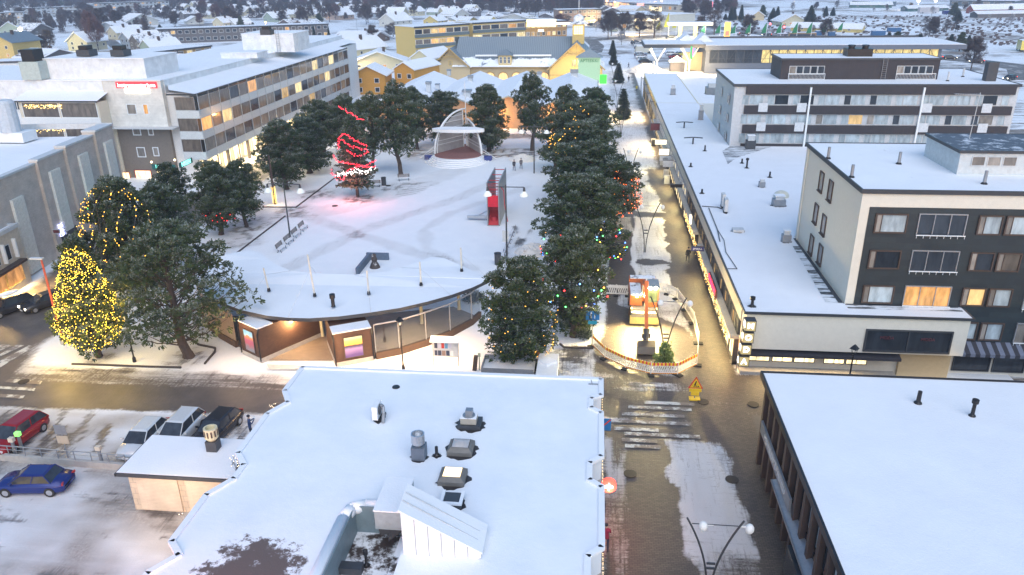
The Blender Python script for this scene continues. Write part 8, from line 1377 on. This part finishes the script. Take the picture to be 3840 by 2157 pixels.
# ---------------- mid-distance buildings ----------------
def gab(label, px, py, top, wpx, dep, rz, wall, roof=None, n=3, lit=(), name='house', chim=1, zr=.45, group=None, cat='house'):
    "gabled house: front face centre base pixel, eave row from the photo, width in pixels; rz turns it, gable end faces local -Y"
    g = G(px, py); W = wpx/ppm(g); h = max(3.6, hat(g, top)); zw = max(h*.5, h-W*zr*.75); zr_ = h; t = thing(name, label, cat, (0, 0, 0), group); a = MB(); a.box(-W/2, W/2, 0, dep, -.3, zw); a.quad((-W/2, 0, zw), (W/2, 0, zw), (0, 0, zr_)); a.quad((-W/2, dep, zw), (0, dep, zr_), (W/2, dep, zw)); wl = a.build('wall', wall, t)
    o = W*.07; a = MB(); s = zr*2*o; th = .3
    for q in (-1, 1): a.add([(q*(W/2+o), -o, zw-s), (0, -o, zr_), (0, dep+o, zr_), (q*(W/2+o), dep+o, zw-s), (q*(W/2+o), -o, zw-s+th), (0, -o, zr_+th), (0, dep+o, zr_+th), (q*(W/2+o), dep+o, zw-s+th)], [(0, 1, 2, 3), (4, 5, 6, 7), (0, 1, 5, 4), (1, 2, 6, 5), (2, 3, 7, 6), (3, 0, 4, 7)])
    ro = a.build('roof', roof or SNOW, t)
    if chim: a = MB(); a.box(W*.08, W*.08+.9, dep*.4, dep*.4+.9, zw, zr_+1.1); a.build('chimney', BRN, ro)
    k = 0
    for i in range(n):
        for fl in ((.3,) if zw < 4 else (.12, .58)): x = -W/2+W*(i+.5)/n; win(t, (x, -.02, zw*fl), min(1.3, W/n*.5), min(1.3, zw*.3), 'o' if k in lit else 'd', 0, WHITE, .1); k += 1
    for i in range(3): win(t, (W/2+.02, dep*(i+.5)/3, zw*.35), 1.2, 1.1, 'o' if 10+i in lit else 'd', PI/2, WHITE, .1); win(t, (-W/2-.02, dep*(i+.5)/3, zw*.35), 1.2, 1.1, 'd', -PI/2, WHITE, .1)
    t.location = g; t.rotation_euler = (0, 0, R_(rz)); return t
def slab(label, pts, dep, floors, wall, lit=.15, bays=10, par=.3, name='apartment_block', kinds='dmcm', top=None, zroof=None, balc=None, cat='building'):
    "long flat-roofed block: base left and right photo points of the front, eave rows"
    A = G(*pts[0]); B = G(*pts[1]); d = B-A; L = d.length; ang = math.atan2(d.y, d.x); h = zroof or hat(A, pts[2]); t = thing(name, label, cat, (0, 0, 0)); a = MB(); a.box(0, L, 0, dep, -.3, h); a.build('wall', wall, t); a = MB(); a.box(-.3, L+.3, -.3, dep+.3, h, h+.2); a.build('roof', SNOW, t); a = MB(); a.box(-.35, L+.35, -.4, -.3, h-.3, h+.25); a.build('eave', TRIM, t); fh = h/floors; rr_ = random.Random(int(pts[0][0]+pts[0][1]*7)); w_ = L/bays
    for f in range(floors):
        for i in range(bays):
            k = rr_.choice('oyl') if rr_.random() < lit else rr_.choice(kinds); win(t, (w_*(i+.5), -.02, fh*f+fh*.28), w_*.62 if balc is None else w_*.92, fh*.5, k, 0, WHITE, .1 if h < 15 else .14)
        if balc: a = MB(); a.box(0, L, -.6, -.03, fh*f-.1, fh*f+fh*.27); a.build('balcony_front', balc, t)
    t.location = A; t.rotation_euler = (0, 0, ang); return t, h
gab('orange timber house with a snowy roof at the corner behind the balcony block', 1385, 355, 250, 130, 8, 2, OCHRE, SNOW, 2, (), chim=0, zr=.3); gab('second orange house volume with a yellow lit side, turned toward the lane', 1520, 345, 235, 85, 14, -18, OCHRE, SNOW, 2, (2,), chim=0, zr=.35); gab('tall cream timber house behind the orange houses with glazed balconies', 1580, 285, 190, 85, 14, -20, CREAM, SNOW, 2, (2, 3), chim=0, zr=.4)
gab('wide snowy roofed cream house with roof railings behind the orange houses', 1420, 262, 195, 190, 12, 12, CREAM, SNOW, 4, (1, 2), zr=.25); gab('cream gabled house with white timber tracery left of the wide snowy roof', 1300, 215, 145, 110, 16, -30, CREAM, SNOW, 2, (), zr=.4); gab('house with a steep broad snowy roof behind the cream tracery house', 1420, 158, 118, 200, 18, 80, plain('brown_wall', (.2, .13, .1), .8), SNOW, 3, (), zr=.5); light('POINT', 'yard_lamp', G(1520, 322)+Vector((-2.5, -1.5, 2.5)), 260, (1, .85, .1), .2); light('POINT', 'yard_lamp', G(1355, 262)+Vector((0, -3, 4)), 300, WARM, .2)
slab('yellow and grey block with three rows of glazed balconies behind the yellow timber hall', ((1560, 218), (1760, 200), 103), 14, 3, YEL, .3, 7, kinds='dmm', balc=plain('balcony_glass_dark', (.12, .15, .16), .3)); slab('right half of the balconied yellow block, stepping past a brick joint', ((1775, 195), (1970, 180), 88), 14, 3, YEL, .3, 6, kinds='dmm', balc=plain('balcony_glass_dark', (0, 0, 0)))
t, h = slab('ochre shop building with bright yellow sign boxes left of the turret', ((1970, 145), (2125, 138), 84), 16, 2, OBR, .5, 8); t2 = thing('illuminated_sign', 'bright yellow and white roof sign on the ochre shop building', 'sign', onY(2030, 88, t.location.y-1)); c = t2.location; a = MB(); a.box(c.x-7, c.x+7, c.y, c.y+.5, c.z-1.6, c.z+1.8); a.build('panel', emit('sign_yellow', (1, .82, .3), 3), t2)
slab('brown three storey flats with white balcony frames behind the turret', ((2095, 94), (2253, 90), 38), 14, 3, plain('brown_flats', (.3, .2, .15), .8), .15, 9); slab('white cubic showroom with a dark glazed upper storey and cream base', ((2262, 108), (2450, 122), 50), 30, 2, plain('showroom_wall', (.55, .55, .5), .8), .25, 8, name='showroom', kinds='dcc'); light('POINT', 'showroom_lamp', G(2375, 128)+Vector((0, -2, 3)), 2500, WARM, .5)
HC_K = plain('house_dark', (.12, .11, .11), .8); slab('long low dark block with a thin snowy roof behind the white rooftops', ((590, 165), (1235, 140), 112), 13, 2, HC_K, .14, 26, kinds='ddm'); gab('long orange brick house with arched windows and a snow slab roof', 700, 262, 205, 260, 12, 78, OBR, SNOW, 3, (10, 2), zr=.3, name='brick_house'); slab('orange brick wing with warm windows right of the arched house', ((560, 265), (800, 232), 200), 14, 2, OBR, .3, 7)
slab('far left blue white slab block with weak lights', ((-20, 88), (95, 84), 50), 12, 3, plain('blue_white_block', (.4, .45, .5), .8), .2, 8); slab('second blue white slab block from the left', ((55, 72), (395, 58), 33), 12, 4, plain('blue_white_block', (0, 0, 0)), .08, 20); slab('third blue white slab block, longest and farthest', ((360, 62), (640, 48), 14), 12, 4, plain('blue_white_block', (0, 0, 0)), .1, 18); slab('small distant block at the top behind the garden houses', ((560, 22), (700, 20), 1), 12, 3, plain('blue_white_block', (0, 0, 0)), .1, 8)
a = gab('yellow stone corner building cut by the left edge', 10, 222, 128, 120, 14, -8, YEL, METR, 2, (1, 2), zr=.3, name='corner_building')
slab('white low wall building with a dark hipped roof at the left edge', ((-20, 305), (120, 300), 235), 10, 1, WPLAS, 0, 3)
HC = dict(w=plain('house_white', (.55, .55, .52), .8), c=plain('house_cream', (.55, .5, .36), .8), g=plain('house_green', (.33, .4, .33), .8), b=plain('house_blue', (.32, .38, .44), .8), p=plain('house_pink', (.5, .38, .32), .8), k=plain('house_dark', (.12, .11, .11), .8), r=plain('house_red', (.3, .07, .05), .8), y=plain('house_yellow', (.55, .43, .16), .8))
HN = dict(w='white', c='cream', g='pale green', b='blue grey', p='pinkish', k='dark', r='red', y='yellow')
for (px, py, top, w_, dep, rz, c, lit, where) in (
 (40, 132, 84, 62, 12, 35, 'g', (), 'beside the bright sodium lamp at the far left'), (160, 128, 88, 95, 12, 80, 'k', (1,), 'right behind the bright sodium lamp'), (150, 178, 145, 60, 9, 60, 'k', (), 'small, below the sodium lamp'), (225, 222, 185, 150, 14, 75, 'k', (), 'broad snowy hip, above the tall white roof block'), (295, 190, 122, 95, 11, -12, 'c', (), 'tall gable with a factory-like chimney at its left'), (405, 122, 84, 105, 12, -5, 'b', (), 'behind the reddish bare trees'), (535, 97, 52, 130, 12, 60, 'w', (1,), 'large with a warm lit annexe'), (540, 118, 96, 160, 9, 85, 'w', (), 'low and long in front of the annexe house'),
 (425, 148, 100, 62, 14, -28, 'c', (), 'first in the row of gables along the lane'), (472, 180, 122, 62, 16, -30, 'b', (), 'second in the row of gables along the lane'), (510, 197, 132, 66, 16, -30, 'k', (), 'third in the row of gables along the lane'), (548, 202, 150, 72, 14, -30, 'g', (1,), 'fourth in the row of gables, with a red chimney'), (60, 165, 143, 50, 8, 70, 'k', (), 'little shed roofs left of the lamp'), (690, 66, 42, 70, 12, 65, 'k', (0,), 'behind the long blocks, left'), (735, 90, 62, 60, 10, 40, 'w', (), 'small, above the long low dark block'), (820, 105, 65, 55, 12, -20, 'c', (0, 1), 'with orange lamps above the long low dark block'), (868, 103, 72, 58, 12, -35, 'w', (), 'with a snowy dormer left of the dark fir'),
 (915, 48, 28, 58, 12, 60, 'k', (), 'high up behind the fir tops'), (1008, 82, 46, 66, 12, -35, 'g', (), 'large with a dark roof above the lift tower'), (1035, 42, 22, 60, 12, 60, 'g', (), 'behind the large pale green one'), (1068, 98, 74, 60, 14, -25, 'k', (), 'with one white window below the orange street lamp'), (1120, 100, 76, 60, 14, -30, 'k', (), 'right neighbour of the dark one with the white window'), (1128, 50, 32, 70, 12, 70, 'p', (1,), 'with a snow slab roof in the middle row'), (1180, 30, 14, 52, 10, -30, 'b', (), 'small, top row near the centre left'), (1245, 74, 34, 72, 15, -30, 'p', (0,), 'with a lit attic window beside the round pine'), (1275, 34, 10, 60, 12, 55, 'y', (), 'top row, right of the lit attic house'),
 (1340, 42, 22, 72, 12, 65, 'c', (), 'with an orange lit chimney neighbour'), (1372, 44, 16, 44, 10, -35, 'b', (), 'narrow, beside the snowy slab roof'), (1405, 50, 22, 45, 12, -25, 'c', (1,), 'narrow, cream partner of the blue one'), (1452, 98, 52, 78, 16, -28, 'w', (), 'with two red chimneys at the centre left'), (1465, 52, 36, 60, 10, 75, 'k', (), 'hidden among bare trees behind the red chimneys'), (1520, 70, 28, 60, 12, 80, 'c', (), 'tall plain, with a big white roof side'), (1615, 92, 60, 62, 12, -20, 'y', (), 'bright little gable above the balconied block'), (1655, 66, 28, 40, 14, -50, 'c', (0,), 'with an orange doorway lamp'), (1690, 88, 68, 62, 12, -25, 'b', (), 'dark roofed, right of the bright little gable'), (1770, 86, 68, 100, 12, 75, 'y', (), 'broad snow roof above the balconied block'), (1750, 48, 35, 80, 10, 80, 'k', (), 'long low roof among bare trees'), (1850, 84, 74, 40, 9, 60, 'y', (), 'tiny, at the right end over the balconied block'), (1565, 40, 24, 50, 10, 40, 'k', (), 'half hidden behind dark firs at the top'),
 (2065, 32, 12, 90, 14, 70, 'r', (), 'brick, above the brown flats'), (2270, 48, 22, 60, 14, 30, 'k', (1,), 'dark roofs left of the hipped house'), (2400, 44, 22, 90, 16, 60, 'c', (), 'hipped, behind the cubic showroom'), (2295, 48, 32, 60, 12, 20, 'k', (), 'low dark, in front of the hipped one'), (2030, 22, 8, 40, 10, 20, 'w', (), 'tiny top row, left of the brick one')):
    gab('%s house %s' % (HN[c], where), px, py, top, w_, dep, rz, HC[c], SNOW if c != 'k' or px % 2 else snowmat('thin_house_snow', .5, under=(.08, .09, .11)), 2, lit, zr=.42, group='garden suburb houses')
protos = [o for o in S.objects if o.name.startswith('house') and o.type == 'EMPTY' and o.get('category') == 'house'][8:20]; rh = random.Random(77); taken = [o.location.copy() for o in S.objects if o.get('category') in ('house', 'building')]
for i in range(400):
    g = G(rh.uniform(560, 2050), 14+rh.random()*58)
    if min((g-q).length for q in taken) < 15 or len(taken) > 190: continue
    o = copy_tree(rh.choice(protos)); o.location = g; o.rotation_euler.z = R_(rh.choice((-30, -28, 60, 65))); k = rh.uniform(.75, .95); o.scale = (k, k, k); taken.append(g); o['label'] = 'small snow roofed house packed in among the bare trees of the distant suburb'; o['group'] = 'distant suburb houses'
gab('brown gabled barn beside the dark firs right of the flags', 2840, 77, 42, 60, 22, 28, TAN, SNOW, 0, (), chim=0, name='barn', zr=.35, cat='barn'); gab('cream villa with glowing windows and a big snowy mansard roof', 2975, 97, 55, 90, 14, 10, HC['c'], SNOW, 4, (0, 1, 2, 3, 4, 5), zr=.45, name='villa', cat='villa'); gab('yellow shed with a long snowy roof right of the villa', 3235, 120, 90, 62, 34, 62, HC['y'], SNOW, 0, (), chim=0, name='shed', zr=.4, cat='shed')
gab('long red barn with floodlights at the far right', 3635, 50, 18, 45, 60, -80, HC['r'], SNOW, 1, (), chim=0, name='barn', zr=.45, cat='barn'); gab('low snowy shed in front of the red barn', 3650, 66, 54, 50, 45, -82, HC['k'], SNOW, 0, (), chim=0, name='shed', zr=.2, cat='shed'); gab('dark green hall roof left of the lorries', 3390, 42, 26, 50, 30, -80, plain('hall_green', (.05, .12, .11), .7), SNOW, 0, (), chim=0, name='hall', zr=.2, cat='hall'); gab('green warehouse behind the dark green hall', 3340, 28, 8, 50, 30, 80, plain('hall_green', (0, 0, 0)), SNOW, 0, (), chim=0, name='hall', zr=.2, cat='hall'); slab('low industrial hall with an orange strip of windows at the top right', ((3195, 22), (3290, 26), 5), 20, 1, plain('hall_blue', (.1, .14, .18), .7), .5, 8, name='industrial_hall'); slab('wide flat warehouse at the top right corner', ((3560, 20), (3800, 24), 2), 40, 1, plain('hall_blue', (0, 0, 0)), 0, 6, name='warehouse'); slab('flat roofed store with red and white signs at the top centre', ((2360, 40), (2540, 46), 14), 40, 1, plain('store_wall', (.4, .36, .3), .8), .6, 10, name='store'); slab('second distant store left of the big one with orange glow', ((2250, 24), (2400, 28), 8), 30, 1, plain('store_wall', (0, 0, 0)), .7, 9, name='store')
for px, py, w_, lb in ((3070, 133, 22, 'blue skip left of the billboard'), (3120, 137, 22, 'blue skip under the crooked bare tree'), (3295, 133, 48, 'long blue container by the thujas'), (3355, 120, 46, 'farther long blue container')): g = G(px, py); W = w_/ppm(g); t = thing('skip_container', lb, 'container', g); a = MB(); a.box(g.x-W/2, g.x+W/2, g.y, g.y+2.5, 0, 2.0); a.build('tub', plain('container_blue', (.02, .1, .24), .5), t); a = MB(); a.box(g.x-W/2+.1, g.x+W/2-.1, g.y+.1, g.y+2.4, 2.0, 2.12); a.build('snow_load', SNOW, t)
# far lamps, poles, trees
for px, py, top, c, s, lb in ((100, 200, 110, (1, .85, .25), 60, 'tall sodium lamp glaring yellow at the far left'), (1000, 108, 84, (1, .5, .15), 14, 'orange lamp behind the lift tower'), (2275, 30, 4, (1, .45, .15), 25, 'orange lamp near the top centre stores'), (2305, 26, 9, (1, .45, .15), 14, 'second orange lamp near the top centre stores'), (2480, 24, 4, (1, .5, .2), 25, 'orange lamp above the big store'), (2228, 92, 76, (1, .8, .35), 14, 'yellow lamp in front of the brown flats'), (3438, 38, 3, (1, .8, .5), 50, 'left of two floodlight masts at the top right'), (3502, 36, 3, (1, .8, .5), 50, 'right of two floodlight masts at the top right'), (3680, 48, 32, (1, .75, .45), 40, 'left floodlight on the red barn'), (3790, 46, 28, (1, .75, .45), 60, 'right floodlight on the red barn'), (3765, 14, 2, (1, .85, .6), 60, 'brightest floodlight in the top right corner'), (1340, 120, 45, (.6, .6, .6), .1, 'thin white flag mast among the cream roofs'), (3315, 130, 58, (.3, .3, .3), 0, 'left wooden power pole by the railway'), (3450, 132, 77, (.3, .3, .3), 0, 'right wooden power pole by the railway'), (3405, 95, 50, (.3, .3, .3), 0, 'thin catenary mast, left'), (3487, 92, 48, (.3, .3, .3), 0, 'thin catenary mast, right'), (3640, 215, 160, (.3, .3, .3), 0, 'bent street lamp above the right-hand road'), (2885, 115, 90, (1, .05, .05), 20, 'red traffic light left of the villa'), (2937, 125, 101, (1, .05, .05), 25, 'red traffic light in front of the villa')):
    g = G(px, py); h = hat(g, top); t = thing('lamp_post' if s else 'pole', lb, 'lamp post' if s else 'pole', g); a = MB(); a.tube(g, g+Vector((0, 0, h)), .13, .08, 6); a.build('pole', GREY, t)
    if s > 1: a = MB(); a.ball(g+Vector((0, -.3, h)), .8 if s > 30 else .45, 10, 6); a.build('lamp', emit('far_lamp_%g_%g' % (s, c[1]), c, s), t); (light('POINT', 'far_lamp_light', g+Vector((0, -1, h)), s*110, c, .5) if c[1] > .1 else 0)
    elif not s: a = MB(); a.tube(g+Vector((-1.2, 0, h-.4)), g+Vector((1.2, 0, h-.4)), .07, None, 4); a.build('crossarm', GREY, t)
# signs of the stores
for px, py, w_, h_, c, lb in ((2402, 17, 5, 1.6, (1, .25, .2), 'red glowing store sign at the top centre'), (2460, 38, 8, 3.5, (1, .8, .45), 'bright warm shop window of the far store'), (2430, 74, 13, 1.3, (1, .85, .6), 'long white lit sign on the cubic showroom'), (2120, 88, 9, 1, (.7, .65, .7), 'pale sign strip on the ochre shop building'), (2004, 115, 9, 1, (1, .85, .6), 'low white lit sign over the ochre shop entrance')):
    D = G(px, (48 if py < 45 else 122 if py == 74 else 142)).y-1.5; c_ = onY(px, py, D); a = MB(); a.box(c_.x-w_/2, c_.x+w_/2, c_.y, c_.y+.3, c_.z-h_/2, c_.z+h_/2); a.build('illuminated_sign', emit('far_sign_%.2f' % c[1], c, 3), None, lb, 'sign')
rf = random.Random(21); nb_ = 0
def bare(px, py, h, v=None, lab=None, group='bare winter trees of the suburb'): g = G(px, py); v = BV[rf.choice((0, 1, 2, 0, 1))] if v is None else BV[v]; return tree('bare_tree', v, g, h, h*rf.uniform(.28, .38), lab or 'bare dark twigged tree among the snowy garden houses', group=group)
for i in range(285):
    px = rf.uniform(-30, 2250); u = rf.random(); py = 14+u*u*(165-px*.035)*.62+8
    if py > 60 and rf.random() < .35: continue
    if px > 1550 and py > 66: py = rf.uniform(12, 60)
    if 470 < px < 1240 and py > 125: continue
    bare(px, py, rf.uniform(7, 13))
for px, py, h, v in ((190, 190, 9, 0), (170, 205, 8, 0), (350, 165, 15, 2), (370, 190, 14, 2), (385, 120, 14, 1), (140, 300, 9, 1), (1398, 160, 8, 0), (1458, 145, 7, 4), (1475, 145, 8, 4), (2100, 130, 10, 2), (2125, 110, 8, 4)): bare(px, py, h, v)
for px, py, h, v, lab in ((2280, 148, 13, 0, 'leftmost bare tree in the row before the showroom'), (2292, 135, 12, 1, 'second bare tree in the row before the showroom'), (2340, 145, 12, 0, 'third bare tree before the showroom entrance'), (2397, 143, 12, 1, 'fourth bare tree right of the showroom entrance'), (2453, 142, 14, 4, 'tall slim bare tree at the showroom corner'), (2330, 170, 6, 3, 'small frosted bush-like tree by the blue sign'), (2625, 133, 9, 0, 'bare tree left of the flags'), (2678, 131, 13, 4, 'slim bare tree between the first two flags'), (2802, 150, 11, 0, 'wide bare tree behind the third flag'), (3095, 145, 9, 1, 'crooked bare tree by the blue skips'), (3640, 265, 10, 0, 'bare tree at the end of the snowy block roof'), (3480, 150, 9, 4, 'thin birch group right of the containers'), (3495, 150, 10, 1, 'thin birch behind the small firs'), (2235, 118, 5, 3, 'tiny young street tree by the turret')): bare(px, py, h, v, lab, 'bare trees around the supermarket')
for i in range(26): bare(rf.uniform(2560, 2760), rf.uniform(36, 75), rf.uniform(8, 12), None, 'bare tree in the grove around the pink pylon', 'grove by the pink pylon')
for i in range(30): bare(rf.uniform(2900, 3840), rf.choice((rf.uniform(28, 60), rf.uniform(90, 125))), rf.uniform(3, 7), rf.choice((1, 3, 4)), 'scrubby bare tree along the railway field', 'scrub along the railway')
FD = ((2740, 78, 22, 2), (2752, 76, 26, 2), (2778, 80, 18, 2), (2858, 70, 22, 3), (2895, 88, 30, 3.2), (2915, 60, 24, 2), (3035, 104, 20, 4), (3095, 62, 24, 2), (3122, 60, 28, 2), (2720, 75, 52, 1.6), (3330, 158, 122, 2.4), (3362, 158, 120, 2.6), (3448, 160, 128, 2), (3495, 160, 146, 1), (3560, 185, 128, 2.2), (3597, 192, 124, 2.4), (3625, 192, 132, 2.2), (3575, 62, 12, 3.4), (3590, 84, 40, 3.2), (905, 108, 62, 2.4), (950, 108, 84, 1.8), (1180, 152, 98, 1.1), (1235, 152, 100, 1.0), (1198, 86, 52, 3), (1076, 42, 2, 3), (1590, 36, 2, 3), (1640, 35, 2, 3.4), (1720, 32, 4, 3), (1530, 300, 268, 1.2), (2110, 28, 2, 3.5), (2200, 30, 4, 3), (600, 108, 92, 1.6), (1065, 52, 22, 2.6), (230, 22, 3, 4))
for i, (px, py, top, r9) in enumerate(FD): g = G(px, py); h = hat(g, top); tree('fir_tree', SV[1] if r9 < 2.2 else PV[5] if i % 2 else SV[0], g, h, r9, 'dark evergreen number %d counted across the far background' % (i+1) if 0 else 'dark evergreen among the far houses and fields', group='far evergreens')
# the wood at the top of the view
V = []; Q = np.random.default_rng(4)
for i in range(1700):
    x9 = Q.uniform(-200, 2300); g = G(x9, Q.uniform(-22, 24 if x9 < 600 else 10)); h = Q.uniform(10, 17); n = 70; a_ = Q.uniform(0, 6.28, n); t9 = Q.uniform(.1, 1, n); rr9 = 3.4*np.sqrt(1-t9)*Q.uniform(.4, 1.1, n)+.3; c = np.stack([g.x+rr9*np.cos(a_), g.y+rr9*np.sin(a_), t9*h], -1); s = Q.normal(0, .8, (n, 3)); u = np.stack([np.zeros(n), np.zeros(n), Q.uniform(.8, 2.2, n)], -1)+s*.6; V.append(np.stack([c-s*.35, c+s*.35, c+u+s*.2, c+u-s*.2], 1).reshape(-1, 3))
V = np.concatenate(V); wo = bpy.data.objects.new('wood', np_mesh('wood', V, np.arange(len(V)).reshape(-1, 4), [plain('wood_mass', (.045, .048, .055), .9, 0, .35, .05)])); COL.objects.link(wo); tag(wo, 'dark bare wood closing the view behind the suburb', 'wood', None, 'stuff')
V = []
for i in range(880):
    x9 = Q.uniform(-40, 2260); y9 = 12+Q.random()**1.4*(120 if x9 < 560 else 62 if x9 < 1500 else 40)
    g = G(x9, y9); h = Q.uniform(5, 10); n = 260; a_ = Q.uniform(0, 6.28, n); t9 = Q.uniform(.15, 1, n); rr9 = h*.33*np.sqrt(1.05-t9)*Q.uniform(.1, 1, n); c = np.stack([g.x+rr9*np.cos(a_), g.y+rr9*np.sin(a_), t9*h*.85], -1); u = np.stack([np.cos(a_)*.6, np.sin(a_)*.6, Q.uniform(.5, 1.2, n)], -1)*h*.12; s = Q.normal(0, .13, (n, 3)); V.append(np.stack([c-s, c+s, c+u+s*.4, c+u-s*.4], 1).reshape(-1, 3))
V = np.concatenate(V); wo = bpy.data.objects.new('thicket', np_mesh('thicket', V, np.arange(len(V)).reshape(-1, 4), [TWIG])); COL.objects.link(wo); tag(wo, 'dense mass of bare garden trees and hedges between the suburb houses', 'thicket', None, 'stuff')
sc_ = []
for i in range(900): g = G(2750+1150*Q.random(), 62+110*Q.random()**1.3); h = Q.uniform(.3, 1.0); sc_.append([(g.x-.5, g.y, 0), (g.x+.5, g.y, 0), (g.x+.9, g.y, h), (g.x-.8, g.y, h*.9)])
V = np.array(sc_).reshape(-1, 3); wo = bpy.data.objects.new('dry_grass', np_mesh('dry_grass', V, np.arange(len(V)).reshape(-1, 4), [TWIG])); COL.objects.link(wo); tag(wo, 'dry grass and low scrub sticking out of the snow along the railway', 'dry grass', None, 'stuff')
# ---------------- haze ----------------
hz = MB(); hz.box(-2600, 2600, -120, 3200, -1.2, 45); m = bpy.data.materials.new('haze'); m.use_nodes = True; t = m.node_tree; t.nodes.clear(); o = t.nodes.new('ShaderNodeOutputMaterial'); pv = t.nodes.new('ShaderNodeVolumePrincipled'); pv.inputs['Color'].default_value = (.6, .74, 1, 1); pv.inputs['Density'].default_value = .00038; t.links.new(pv.outputs[0], o.inputs['Volume']); ho = hz.build('haze', m, kind='stuff'); tag(ho, 'thin blue dusk haze over the whole town', 'haze')
